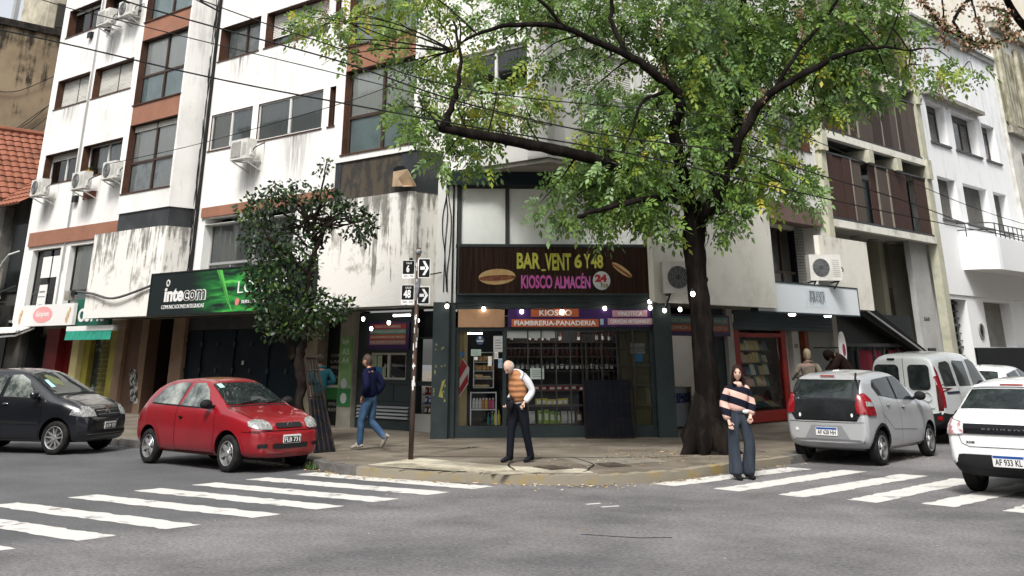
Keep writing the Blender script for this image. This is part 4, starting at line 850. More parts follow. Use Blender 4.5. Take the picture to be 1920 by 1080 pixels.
T = Thing('spotlight', 'small black spotlight under the curved white balcony', 'lamp', FR, (47, 14.5, 4.4)); mb = MB(); mb.bar((47, 14.5, 4.6), (47, 14.5, 4.45), .03); T.part('bracket', mb, BLK); mb = MB(); mb.lathe([(0, .1), (.3, .15)], (46.9, 14.55, 4.4), (.6, -.6, -.5), 10); T.part('housing', mb, BLK)
# stained stone tower and back walls
SW = Thing('stone_building', 'grimy carved stone building beyond the white one', 'building', FR, (55, 15.2, .13))
ST = mat('stained stone', (.5, .47, .37), .85, c2=(.26, .24, .17), ns=1.4, ndet=9, thr=(.42, .62), bump=.3, bs=9, streak=((.10, .10, .05), 4, 16, .8, 2.5))
mb = MB(); mb.wall(49.95, 66, .13, 15.5, VR-.15, VR+.6, [(51.3, 52.6, 5.0, 10.0), (54.5, 56, 5, 10), (51.3, 52.6, .13, 3.6)]); SW.part('wall', mb, mat('pale stone', (.62, .61, .57), .85, c2=(.4, .39, .34), ns=1.4, ndet=8)); mb = MB(); mb.box(50, 66, VR+.6, VR+.7, .13, 15.4); SW.part('window', mb, BLK)
mb = MB(); mb.box(50.0, 66, VR-.22, VR-.151, 11.2, 14.6); SW.part('frieze', mb, ST)
mb = MB()
for i in range(6): x = 50.1+i*2.6; mb.box(x, x+.8, VR-.36, VR-.221, 11.0, 15.0)
SW.part('pilaster', mb, ST)
mb = MB(); mb.box(49.96, 66, VR-.5, VR, 15.5, 15.8); mb.box(49.96, 66, VR-.4, VR-.16, 10.7, 11.0); SW.part('cornice', mb, mat('dark cornice', (.16, .15, .12), .8, c2=(.4, .38, .3), ns=2))
BKW = mat('cream back wall', (.74, .68, .55), .9, c2=(.84, .82, .77), ns=.5, ndet=9, thr=(.4, .6), bump=.2, bs=6)
bt = Thing('back_tower', 'tall bare cream wall rising behind the white building', 'building', FR, (50, 24, .13)); mb = MB(); mb.box(41.5, 95, VR+3, VR+20, .13, 33); bt.part('wall', mb, BKW)
mb = MB(); mb.box(41.4, 95.2, VR+2.9, VR+20, 33, 33.4); bt.part('coping', mb, CONC)
T = Thing('far_building', 'plain pale building far down the left street', 'building', FL, (-75, 22, 0)); mb = MB(); mb.box(-110, -60.2, 18.5, 40, 0, 12); T.part('wall', mb, mat('far wall', (.4, .37, .32), .9, c2=(.3, .28, .24), ns=.5)); mb = MB(); mb.box(-110, -60, 18.3, 40, 12, 12.4); T.part('coping', mb, CONC)
T = Thing('far_building', 'plain grey building far down the right street', 'building', FR, (80, 20, 0)); mb = MB(); mb.box(66.2, 120, 15.4, 40, 0, 16); T.part('wall', mb, mat('far wall', (.4, .37, .32), .9)); mb = MB(); mb.box(66.1, 120, 15.2, 40, 16, 16.4); T.part('coping', mb, CONC)
# ================================================================ SIGNS ON THE CORNER BUILDING
# long green sign
GS = mat('green light sign', (.012, .018, .017), .35)
def green_art():
    m = GS; t = m.node_tree; N = t.nodes; K = t.links; b = N['Principled BSDF']; tc = N.new('ShaderNodeTexCoord')
    sp = N.new('ShaderNodeSeparateXYZ'); K.new(tc.outputs['Object'], sp.inputs[0])
    n = N.new('ShaderNodeTexNoise'); n.inputs['Scale'].default_value = 2.2; n.inputs['Detail'].default_value = 6; mp = N.new('ShaderNodeMapping'); mp.inputs['Scale'].default_value = (.5, 1, 3.5); mp.inputs['Rotation'].default_value = (0, .12, 0); K.new(tc.outputs['Object'], mp.inputs[0]); K.new(mp.outputs[0], n.inputs[0])
    g1 = N.new('ShaderNodeMapRange'); g1.inputs[1].default_value = -1.7; g1.inputs[2].default_value = .2; g1.interpolation_type = 'SMOOTHSTEP'; K.new(sp.outputs[0], g1.inputs[0])
    g2 = N.new('ShaderNodeMapRange'); g2.inputs[1].default_value = 3.0; g2.inputs[2].default_value = .3; g2.interpolation_type = 'SMOOTHSTEP'; K.new(sp.outputs[0], g2.inputs[0])
    mu = N.new('ShaderNodeMath'); mu.operation = 'MULTIPLY'; K.new(g1.outputs[0], mu.inputs[0]); K.new(g2.outputs[0], mu.inputs[1])
    r = N.new('ShaderNodeMapRange'); r.inputs[1].default_value = .35; r.inputs[2].default_value = .75; K.new(n.outputs[0], r.inputs[0])
    m2 = N.new('ShaderNodeMath'); m2.operation = 'MULTIPLY'; K.new(mu.outputs[0], m2.inputs[0]); K.new(r.outputs[0], m2.inputs[1])
    cr_ = N.new('ShaderNodeValToRGB'); e = cr_.color_ramp.elements; e[0].position = 0; e[0].color = (.014, .02, .02, 1); e[1].position = 1; e[1].color = (.16, .62, .10, 1); x = e.new(.35); x.color = (.02, .13, .035, 1); x = e.new(.65); x.color = (.05, .33, .06, 1)
    K.new(m2.outputs[0], cr_.inputs[0]); K.new(cr_.outputs[0], b.inputs['Base Color'])
green_art()
T = board('shop_sign', 'long black sign with green light streaks reading intecom', FL, -29.28, -21.98, 2.81, 3.88, 17.36, .16, GS, fm=BLK)
mb = text('inte', -28.5, -27.55, 3.13, 3.5, T.v, .035, .012); T.part('lettering', mb, WSG)
mb = text('com', -27.55, -26.45, 3.13, 3.41, T.v, .045, .008); T.part('lettering', mb, WSG)
mb = text('com', -27.51, -26.49, 3.145, 3.395, T.v-.008, .0, .006); T.part('lettering', mb, BLK)
mb = MB(); mb.lathe([(0, .09), (.01, .09), (.01, .06), (0, .06)], (-28.38, T.v, 3.63), (0, -1, 0), 16); T.part('ring', mb, WSG)
mb = text('COMUNICACIONES INTEGRADAS', -28.6, -26.5, 2.95, 3.05, T.v, .0, .008); T.part('lettering', mb, WSG)
mb = text('LOCALES', -25.0, -22.6, 3.25, 3.55, T.v, -.01, .012); T.part('lettering', mb, WSG)
mb = MB(); mb.lathe([(0, .09), (.012, .09), (.012, 0)], (-24.98, T.v, 3.04), (0, -1, 0), 16); T.part('logo', mb, mat('logo pink', (.6, .2, .18), .6)); mb = text('SERVICIO TECNICO', -24.8, -23.2, 3.0, 3.08, T.v, .0, .008); T.part('lettering', mb, WSG)
GLWM = mat('green streak', (.2, .7, .14), .5)
mb = MB()
for (a, b, c, d, w_) in ((-26.0, 3.87, -25.2, 2.83, .05), (-26.6, 3.2, -24.6, 3.34, .035), (-25.9, 3.86, -25.35, 3.0, .11)): mb.hexa([(a-w_, T.v-.003, b), (a+w_, T.v-.003, b), (a+w_, T.v, b), (a-w_, T.v, b)], [(c-w_*.4, T.v-.003, d), (c+w_*.4, T.v-.003, d), (c+w_*.4, T.v, d), (c-w_*.4, T.v, d)])
T.part('light_streak', mb, mat('green streak dim', (.10, .42, .08), .5))
# kiosk sign of dark planks
PL = mat('dark sign planks', (.014, .008, .006), .55, c2=(.042, .021, .013), ns=1.3, ndet=6, thr=(.42, .7), stretch=(22, 22, .8))
T = board('kiosk_sign', 'wide dark plank sign with yellow BAR VENT and pink KIOSCO ALMACEN lettering', FC, .2, 4.56, 3.05, 4.05, VC-.06, .12, PL, fm=TEAL)
v = T.v; OUT = BLK; YL = mat('sign yellow', (.42, .40, .06), .5, c2=(.3, .29, .04), ns=8); PK = mat('sign pink', (.38, .07, .24), .5, c2=(.46, .11, .34), ns=2)
def upx(x): return onp(FC, x, 500, v)[0]
def zpx(y): return onp(FC, 1000, y, v)[1]
def duo(s, x0, x1, y0, y1, m, b=.03, o=.07):
    q = text(s, upx(x0)-.012, upx(x1)+.012, zpx(y1)-.012, zpx(y0)+.012, v, o, .006); T.part('lettering', q, OUT)
    q = text(s, upx(x0), upx(x1), zpx(y1), zpx(y0), v-.006, b, .008); T.part('lettering', q, m)
duo('BAR', 969, 1013, 474, 504, YL); duo('VENT', 1022, 1071, 475, 507, YL); duo('6', 1077, 1091, 476, 503, YL); duo('Y', 1095, 1107, 476, 503, YL); duo('48', 1108, 1131, 477, 503, YL)
mb = MB(); mb.box(upx(1015), upx(1023), v-.008, v, zpx(508), zpx(505)); T.part('underscore', mb, YL)
duo('KIOSCO', 977, 1035, 516, 541, PK); duo('ALMACÉN', 1039, 1106, 512, 541, PK)
cx, cz = upx(1127), zpx(526); r_ = .2
mb = MB(); mb.prism(circ(cx, cz, r_, 28), v-.01, v); T.part('disc', mb, mat('pale disc', (.36, .38, .38), .5))
mb = text('24', cx-.15, cx+.12, cz-.03, cz+.13, v-.01, .06, .006); T.part('lettering', mb, mat('sign red', (.28, .012, .02), .5)); mb = text('hs', cx-.02, cx+.15, cz-.15, cz-.03, v-.01, .02, .006); T.part('lettering', mb, mat('sign olive', (.16, .15, .04), .5))
# plain sandwiches printed on the board (no figures)
BUN = mat('bun print', (.34, .22, .09), .6, c2=(.42, .3, .14), ns=6); MEAT = mat('filling print', (.10, .028, .018), .6, c2=(.2, .08, .03), ns=14)
for x, y, rx, rz, an in ((932, 519, .42, .16, .05), (905, 522, .0, 0, 0), (1166, 506, .27, .07, -.6)):
    if rx == 0: continue
    X, Z = upx(x), zpx(y); ca, sa = math.cos(an), math.sin(an)
    def E(sx, sz, dz, n=20): return [(X+ca*rx*sx*math.cos(t)-sa*(rz*sz*math.sin(t)+dz), Z+sa*rx*sx*math.cos(t)+ca*(rz*sz*math.sin(t)+dz)) for t in np.linspace(0, 2*pi, n, endpoint=False)]
    mb = MB(); mb.prism(E(1, 1.05, 0), v-.006, v); T.part('picture', mb, BUN); mb = MB(); mb.prism(E(1.02, .38, -rz*.15), v-.012, v-.006); T.part('picture', mb, MEAT)
# purple board and its plates
PUR = mat('purple board', (.035, .012, .075), .4, c2=(.05, .02, .1), ns=1.5)
T = board('kiosk_sign', 'purple board with orange KIOSCO and FIAMBRERIA-PANADERIA strips over the window', FC, 1.32, 3.84, 2.345, 2.72, VC-.04, .05, PUR)
v = T.v; ORG = mat('orange strip', (.42, .10, .035), .5)
def strip(T, s, x0, x1, y0, y1, m, tm, b=.03, pad=.03, tx=None):
    q = MB(); q.box(upx(x0), upx(x1), v-.012, v, zpx(y1), zpx(y0)); p = T.part('strip', q, m); a, b_ = (tx or (x0+5, x1-5))
    q = text(s, upx(a), upx(b_), zpx(y1)+pad, zpx(y0)-pad, v-.012, b, .01); T.part('lettering', q, WSG, p)
strip(T, 'KIOSCO', 995, 1083, 579, 594, ORG, WSG, .02, .022, (1010, 1070)); strip(T, 'FIAMBRERIA-PANADERIA', 959, 1119, 598.5, 613, ORG, WSG, .025, .03)
mb = MB(); mb.box(upx(1122), upx(1128), v-.01, v, zpx(609), zpx(598)); T.part('sticker', mb, mat('pale blue sticker', (.3, .42, .48), .6))
T = board('kiosk_sign', 'purple board with pale pink VINOTECA strip at the right of the kiosk', FC, 3.86, 4.56, 2.345, 2.72, VC-.04, .05, PUR)
LPK = mat('pale pink strip', (.45, .25, .31), .5)
strip(T, 'VINOTECA', 1145, 1209, 582, 594, LPK, WSG, .02, .02, (1154, 1200)); strip(T, 'CERVEZAS ARTESANALES', 1136, 1219, 597, 609, LPK, WSG, .02, .025)
board('blank_board', 'stained peach coloured blank board left of the purple sign', FC, .2, 1.24, 2.345, 2.72, VC-.04, .04, mat('peach board', (.40, .235, .135), .7, c2=(.30, .17, .09), ns=3, ndet=8, thr=(.5, .7)))
# menu boards beside the kiosk
def menu(label, F, u0, u1, z0, z1, v, cols, words):
    T = board('menu_board', label, F, u0-.1, u1+.1, z0-.1, z1+.05, v, .03, PUR); n = len(cols); h = (z1-z0)/n
    for i, (c, s) in enumerate(zip(cols, words)):
        zt = z1-i*h; q = MB(); q.box(u0, u1, T.v-.012, T.v, zt-h+.006, zt-.006); p = T.part('strip', q, c)
        q = text(s, u0+.15*(u1-u0) if len(s) < 16 else u0+.04, u1-.15*(u1-u0) if len(s) < 16 else u1-.04, zt-h*.72, zt-h*.28, T.v-.012, .02, .006); T.part('lettering', q, mat('faded cream', (.45, .42, .36), .6), p)
RS, TS, OS, PS = mat('red strip', (.36, .03, .04), .5), mat('teal strip', (.11, .25, .22), .5), mat('rust strip', (.40, .09, .035), .5), mat('rose strip', (.34, .17, .17), .5)
menu('red, teal, rust and rose striped menu board over the serving window', FL, -21.95, -20.62, 2.0, 2.48, VG-.02, (RS, TS, OS, PS), ('KIOSCO-FIAMBRES', 'MILANESAS DE JAMON Y QUESO', 'SANDWICH DE MIGA', 'HELADOS Y CONFITES'))
menu('striped menu board half hidden by the trunk of the big tree', FR, 22.3, 25.3, 2.28, 2.62, VRG-.25, (TS, OS), ('KIOSCO FIAMBRES ARTESANALES', 'SANDWICH DE MIGA   PIZZETA'))
# poster column
PG = mat('poster green', (.10, .23, .07), .6, c2=(.2, .32, .14), ns=3); PG2 = mat('poster deep green', (.02, .14, .04), .6)
T = Thing('poster_column', 'green and white copy shop posters reading A3 and A4 on a pale pillar', 'poster', FL, (-22.7, VG-.16, .6))
mb = MB(); mb.box(-22.95, -22.47, VG-.17, VG-.152, 1.02, 2.2); T.part('poster', mb, PG); mb = MB(); mb.box(-22.95, -22.47, VG-.17, VG-.152, .6, 1.0); T.part('poster', mb, PG2)
mb = MB(); text('A3', -22.85, -22.58, 1.78, 1.92, VG-.17, .02, .004, mb=mb); text('A4', -22.85, -22.58, 1.58, 1.72, VG-.17, .02, .004, mb=mb); text('IMP', -22.85, -22.6, 2.02, 2.12, VG-.17, .02, .004, mb=mb); T.part('lettering', mb, mat('faded mint', (.4, .5, .36), .6))
mb = MB()
for z in (1.12, .78): mb.prism(circ(-22.71, z, .12, 16), VG-.178, VG-.171)
T.part('disc', mb, mat('pale disc', (.36, .38, .38), .5))
# white box sign on the right street
T = board('box_sign', 'white light box sign with a scratched off logo under the cream parapets', FR, 25.1, onp(FR, 1609, 565, 14.3)[0], 2.76, 3.46, 14.48, .18, mat('lit box face', (.72, .76, .78), .4), fm=mat('box frame', (.03, .05, .055), .4))
v = T.v; mb = MB(); mb.box(27.6, 28.8, v-.004, v, 2.9, 3.38); T.part('patch', mb, mat('bluish patch', (.62, .69, .73), .4, c2=(.7, .75, .78), ns=9))
random.seed(5); mb = MB()
for i in range(46):
    x = random.uniform(27.85, 28.7); z = 3.32; 
    for k_ in range(4): x2 = x+random.uniform(-.05, .05); z2 = z-random.uniform(.04, .1); mb.bar((x, v-.006, z), (x2, v-.006, z2), .012, .004); x, z = x2, z2
T.part('scratched_logo', mb, mat('scratch grey', (.16, .17, .18), .6))
for x in (27.0, 29.0): mb = MB(); mb.lathe([(0, .1), (.04, .08)], (x, 14.4, 2.72), (0, 0, -1), 12); T.part('lamp', mb, mat('lamp white', (.8, .8, .75), .4, emit=((1, .95, .85), 6)))
# ================================================================ AIR CONDITIONERS
ACW = mat('ac casing', (.62, .61, .57), .5, c2=(.5, .49, .45), ns=3)
def ac(label, F, u, v, z, wd=.82, dp=.32, h=.56, rot=0, fan=True, group='air conditioners on the white facade'):
    # u,v,z: front left bottom corner of the casing; v grows towards the wall
    T = Thing('air_conditioner', label, 'air conditioner', F, (u, v, z), group, rot)
    def P(name, mb, m, par=None, **k):
        return T.part(name, mb, m, par, **k)
    T.org = (0, 0, 0)
    mb = MB(); mb.box(0, wd, 0, dp, 0, h); c = P('casing', mb, ACW); mb = MB(); fx = wd*.36
    if fan:
        mb.lathe([(.0, .235), (.012, .235), (.012, .05), (.02, .05), (.02, 0)], (fx, -.001, h/2), (0, -1, 0), 28); f = P('fan_grille', mb, mat('fan dark', (.05, .055, .06), .5), c); mb = MB()
        for k_ in range(1, 6): r = .235*k_/5.5; mb.lathe([(.013, r), (.02, r+.003), (.013, r+.008)], (fx, 0, h/2), (0, -1, 0), 28)
        for k_ in range(10): a = pi*k_/5; mb.bar((fx+.04*math.cos(a), -.018, h/2+.04*math.sin(a)), (fx+.23*math.cos(a), -.018, h/2+.23*math.sin(a)), .006)
        P('fan_guard', mb, mat('guard grey', (.3, .3, .29), .5), f)
    else:
        mb.box(.06, wd*.62, -.01, 0, .06, h-.06); P('grille', mb, mat('grey grille', (.27, .27, .26), .6), c); mb = MB()
        for k_ in range(22): z_ = .07+k_*(h-.14)/22; mb.box(.06, wd*.62, -.016, -.01, z_, z_+.008)
        P('grille_bars', mb, ACW, c)
    mb = MB()
    for k_ in range(9): z_ = .1+k_*(h-.2)/9; mb.box(wd*.72, wd*.95, -.006, 0, z_, z_+.012)
    P('vents', mb, mat('vent shade', (.33, .33, .31), .6), c)
    mb = MB(); mb.box(wd, wd+.05, dp*.3, dp*.75, .08, .28); mb.lathe([(0, .025), (.09, .025)], (wd, dp*.4, .12), (1, 0, 0), 8); mb.lathe([(0, .02), (.09, .02)], (wd, dp*.4, .2), (1, 0, 0), 8); P('valves', mb, WFR, c)
    mb = MB(); mb.tube(crom([(wd+.05, dp*.5, .2), (wd+.12, dp*.6, .3), (wd+.08, dp+.1, .42), (wd-.02, dp+.28, .5)], 4), .018, 6); P('pipe', mb, BLK, c)
    mb = MB()
    for x in (.12, wd-.12): mb.box(x-.02, x+.02, -.03, dp+.3, -.04, -.002); mb.bar((x, 0, -.03), (x, dp+.28, -.28), .03)
    P('bracket', mb, ALU if group else BLK); return T
ac('air conditioner below the lower left window of the white facade', FL, -39.2, 17.75, 7.0)
ac('air conditioner with brick patch below, beside the yellow flower pot', FL, -36.2, 17.75, 6.95)
ac('air conditioner half hidden behind the brown bay, second from left in its row', FL, -34.55, 17.95, 7.15)
ac('air conditioner with hoses between the two middle floor windows', FL, -26.9, 17.8, 6.92, fan=False)
ac('uppermost air conditioner under the top floor window with a side duct', FL, -36.1, 17.7, 12.7, fan=False)
ac('round fan air conditioner beside the brown bay on the top floor', FL, -35.0, 17.9, 12.85)
aq = onp(FC, 1521, 526, 30.5); ac('dusty air conditioner on the cream parapet above the white box sign', FC, aq[0], 30.5, aq[1], wd=.88, dp=.34, h=.68, group=None)
ac('round fan air conditioner behind the tree trunk beside the kiosk sign', FC, 4.66, 24.42, 3.0, wd=.9, dp=.34, h=.66, group=None)
mb = MB(); mb.box(-36.45, -35.6, 18.36, 18.399, 6.7, 6.95); solo('brick_patch', 'patch of bare red brick under an air conditioner', 'brickwork', FL, mb, mat('bare brick', (.26, .09, .05), .9, c2=(.15, .06, .04), ns=9))
T = Thing('flower_pot', 'small yellow plant pot on a dark window sill', 'plant pot', FL, (-36.6, 18.55, 7.51)); mb = MB(); mb.lathe([(0, .09), (.2, .13), (.22, .14), (.22, .11), (.18, .1)], (-36.6, 18.55, 7.51), n=14); T.part('pot', mb, mat('yellow pot', (.5, .3, .03), .6)); mb = MB()
for k_ in range(16): a = k_*2.4; mb.bar((-36.6, 18.55, 7.7), (-36.6+.1*math.cos(a), 18.55+.1*math.sin(a), 7.85), .02, .005)
T.part('leaves', mb, mat('pot green', (.04, .08, .02), .7))
# wall vents
for i, (x, y) in enumerate(((172, 66), (205, 53), (144, 373))):
    u, z = onp(FL, x, y, 18.38); mb = MB(); mb.box(u-.11, u+.11, 18.28, 18.399, z-.11, z+.11); mb.box(u-.13, u+.13, 18.26, 18.28, z-.13, z+.1)
    solo('vent_cowl', ('black vent cowl left of the vertical pipe near the top left windows', 'black vent cowl right of the vertical pipe near the top left windows', 'small grey vent low on the white wall near the pipe')[i], 'vent', FL, mb, BLK, 'vent cowls on the white wall')
# run-off stains on the render below sills, units and joints
def stain_mat():
    m = bpy.data.materials.new('wall stain'); m.use_nodes = True; t = m.node_tree; N = t.nodes; K = t.links; b = N['Principled BSDF']; b.inputs['Base Color'].default_value = (.13, .12, .10, 1); b.inputs['Roughness'].default_value = .95
    tc = N.new('ShaderNodeTexCoord'); mp = N.new('ShaderNodeMapping'); mp.inputs['Scale'].default_value = (9, 9, .7); K.new(tc.outputs['Object'], mp.inputs[0]); n = N.new('ShaderNodeTexNoise'); n.inputs['Scale'].default_value = 1.2; n.inputs['Detail'].default_value = 7; K.new(mp.outputs[0], n.inputs[0])
    sp = N.new('ShaderNodeSeparateXYZ'); K.new(tc.outputs['Generated'], sp.inputs[0]); e = N.new('ShaderNodeMath'); e.operation = 'PINGPONG'; e.inputs[1].default_value = .5; K.new(sp.outputs[0], e.inputs[0]); e2 = N.new('ShaderNodeMath'); e2.operation = 'MULTIPLY'; K.new(e.outputs[0], e2.inputs[0]); K.new(sp.outputs[2], e2.inputs[1])
    r = N.new('ShaderNodeMapRange'); r.inputs[1].default_value = .38; r.inputs[2].default_value = .75; K.new(n.outputs[0], r.inputs[0]); mu = N.new('ShaderNodeMath'); mu.operation = 'MULTIPLY'; K.new(r.outputs[0], mu.inputs[0]); K.new(e2.outputs[0], mu.inputs[1]); m2 = N.new('ShaderNodeMath'); m2.operation = 'MULTIPLY'; m2.inputs[1].default_value = 1.9; m2.use_clamp = True; K.new(mu.outputs[0], m2.inputs[0]); K.new(m2.outputs[0], b.inputs['Alpha']); return m
STN = stain_mat()
for S, u, z1, wd, h, v in ((CB, -26.7, 6.9, .9, 1.1, VL), (CB, -36.0, 6.95, .8, 1.1, VL), (CB, -39.1, 7.0, .8, 1.2, VL), (CB, -36.1, 12.6, .7, 1.2, VL), (CB, -27.8, 10.25, 1.4, .9, VL), (CB, -24.6, 7.45, 1.8, 1.4, VL), (CB, -38.6, 10.25, 1.6, .9, VL), (CB, -22.5, 7.4, .8, 1.5, VL), (CB, -30.2, 7.6, 1.0, 1.7, VBL+.0), (CBR, 29.7, 7.45, 2.0, 1.5, VR), (CBR, 29.4, 10.25, 2.2, 1.2, VR), (CBR, 27.2, 8.4, 1.2, 2.4, VR), (CB, -17.2, 10.25, 2.0, 1.2, VL), (CB, -33.5, 8.6, .9, 2.4, VL)):
    if u == -30.2: continue
    mb = MB(); mb.poly([(u-wd/2, v-.004, z1-h), (u+wd/2, v-.004, z1-h), (u+wd/2, v-.004, z1), (u-wd/2, v-.004, z1)]); S.part('stain', mb, STN)
# cables and pipes on the facade
CBL = mat('cable black', (.02, .02, .02), .7)
mb = MB(); mb.tube([(-29.12, 18.34, 19), (-29.12, 18.34, 10), (-29.14, 18.34, 3.2)], .05, 8); solo('downpipe', 'black pipe running down the inner corner of the white facade', 'pipe', FL, mb, CBL)
random.seed(9); mb = MB()
for k_ in range(6):
    P = [(-29.2-.05*k_+random.uniform(-.12, .12), 18.33, 19-i*1.0) for i in range(17)]; P = [(max(p[0], -29.55), p[1], p[2]) if k_ < 4 else (p[0], p[1], p[2]) for p in P]; mb.tube(crom(P, 3), .014, 5)
solo('cable_bundle', 'tangle of black cables hanging beside the long vertical pipe', 'cables', FL, mb, CBL)
mb = MB(); mb.tube([(-36.95+.0, 18.36, 19), (-37.2, 18.36, 19), (-37.2, 18.36, 3)][1:], .025, 6); mb.tube([(-37.12, 18.37, 19), (-37.12, 18.37, 4.4)], .012, 5); solo('downpipe', 'thin vertical pipe between the two left window columns', 'pipe', FL, mb, ALU)
random.seed(2); mb = MB()
for k_ in range(3): mb.tube(crom([(-.16+.06*k_+random.uniform(-.04, .04), VC-.08, 5.6-.42*i) for i in range(7)], 4), .012, 5)
mb.tube([(.05, VC-.09, 5.7), (.05, VC-.09, 2.86)], .022, 6); mb.tube(crom([(-.2, VC-.1, 3.5), (-.55, VC-.35, 3.45), (-.85, VC-.55, 3.65)], 5), .014, 5); mb.ell((-.88, VC-.58, 3.72), (.05, .05, .06), 8, 6)
solo('cable_bundle', 'black cables looping down the pier left of the kiosk sign', 'cables', FC, mb, CBL)
mb = MB(); mb.tube(crom([(-33.9, 17.3, 3.6), (-32.8, 17.3, 3.5), (-31.4, 17.25, 3.32), (-29.8, 17.3, 3.55), (-29.3, 17.3, 3.65)], 5), .035, 6); solo('sagging_cable', 'thick grey cable sagging across the peeling parapet', 'cables', FL, mb, mat('cable grey', (.08, .08, .08), .7))
T = Thing('floodlight', 'small floodlight at the corner of the peeling parapet', 'lamp', FL, (-34.2, 17.35, 3.35)); mb = MB(); mb.box(-34.35, -34.05, 17.2, 17.4, 3.35, 3.62); T.part('housing', mb, CONC); mb = MB(); mb.box(-34.05, -33.8, 17.25, 17.35, 3.5, 3.62); T.part('bracket', mb, BLK)
# torn cardboard flap sticking out of the cardboard window
T = Thing('cardboard_flap', 'torn brown cardboard box piece stuffed in a hole above the parapet', 'cardboard', FL, (-19.6, 17.4, 5.45)); mb = MB(); mb.mi = 0
P = lambda x, y, v: (lambda q: (q[0], v, q[1]))(onp(FL, x, y, v))
mb.poly([P(738, 322, 17.42), P(764, 317, 17.3), P(772, 335, 17.3), P(781, 349, 17.42), P(756, 350, 17.2), P(737, 346, 17.42)]); mb.poly([P(736, 350, 17.35), P(738, 322, 17.42), P(750, 340, 17.25), P(757, 349, 17.2)])
o = T.part('flap', mb, mat('cardboard', (.46, .34, .22), .85, c2=(.36, .26, .16), ns=3)); md = o.modifiers.new('s', 'SOLIDIFY'); md.thickness = .008
mb = MB(); mb.prism([onp(FL, x, y, 17.53) for x, y in ((737, 325), (738, 316), (746, 311), (757, 311), (764, 318), (760, 330))], 17.53, 17.552); T.part('hole', mb, BLK)
# ================================================================ STRING OF LIT BULBS
bulb_m = mat('lit bulb', (1, .95, .85), .4, emit=((1, .93, .8), 6)); socket = BLK
BL = [(FC, 838, 574, 25.3, 'lit bulb at the top of the teal column left of the kiosk'), (FC, 907, 579, 25.6, 'lit bulb over the peach blank board'), (FC, 978, 584, 25.6, 'lit bulb left of the KIOSCO strip'), (FC, 1054, 584, 25.6, 'lit bulb in front of the KIOSCO strip'), (FC, 1134, 578, 25.6, 'lit bulb between the two purple boards'), (FC, 1218, 566, 25.5, 'upper lit bulb at the right end of the kiosk'), (FC, 1219, 577, 25.5, 'lower lit bulb at the right end of the kiosk'), (FC, 1246, 582, 25.3, 'lit bulb on the right teal column'), (FC, 1275, 580, 25.0, 'lit bulb just left of the big trunk'), (FC, 1299, 551, 21.2, 'lit bulb hanging on the trunk of the big tree'),
      (FL, 681, 598, 18.7, 'lit bulb at the left of the striped menu board'), (FL, 729, 605, 18.7, 'lit bulb in the middle of the striped menu board'), (FL, 696, 616, 18.7, 'lowest lit bulb before the striped menu board'), (FL, 783, 601, 18.3, 'lit bulb beside the sign pole')]
for F, x, y, v_, lab in BL:
    u, z = onp(F, x, y, v_); T = Thing('light_bulb', lab, 'light bulb', F, (u, v_, z), 'string of lit bulbs around the kiosk'); mb = MB(); mb.ell((u, v_, z), (.042, .042, .05), 12, 8); T.part('globe', mb, bulb_m, smooth=True); mb = MB(); mb.lathe([(.04, .028), (.1, .024)], (u, v_, z), n=8); T.part('socket', mb, socket)
mb = MB(); pts = [(onp(FC, x, y, 25.55)[0], 25.55, onp(FC, x, y, 25.55)[1]) for x, y in ((838, 566), (870, 575), (907, 572), (942, 580), (978, 577), (1015, 581), (1054, 577), (1095, 577), (1134, 571), (1180, 572), (1218, 562))]; mb.tube(crom(pts, 3), .008, 5); solo('bulb_wire', 'thin black wire carrying the kiosk bulbs', 'cables', FC, mb, CBL)
T = Thing('strip_light', 'white fluorescent tube above the serving window', 'lamp', FL, (-20.6, 18.5, 2.6)); q0, q1 = onp(FL, 738, 592, 18.5), onp(FL, 769, 588, 18.5); mb = MB(); mb.tube([(q0[0], 18.5, q0[1]), (q1[0], 18.5, q0[1])], .022, 8); T.part('tube', mb, mat('lit tube', (1, 1, 1), .4, emit=((.95, .97, 1), 4))); mb = MB(); mb.box(q0[0]-.03, q1[0]+.03, 18.47, 18.53, q0[1]+.025, q0[1]+.06); T.part('fitting', mb, WFR)
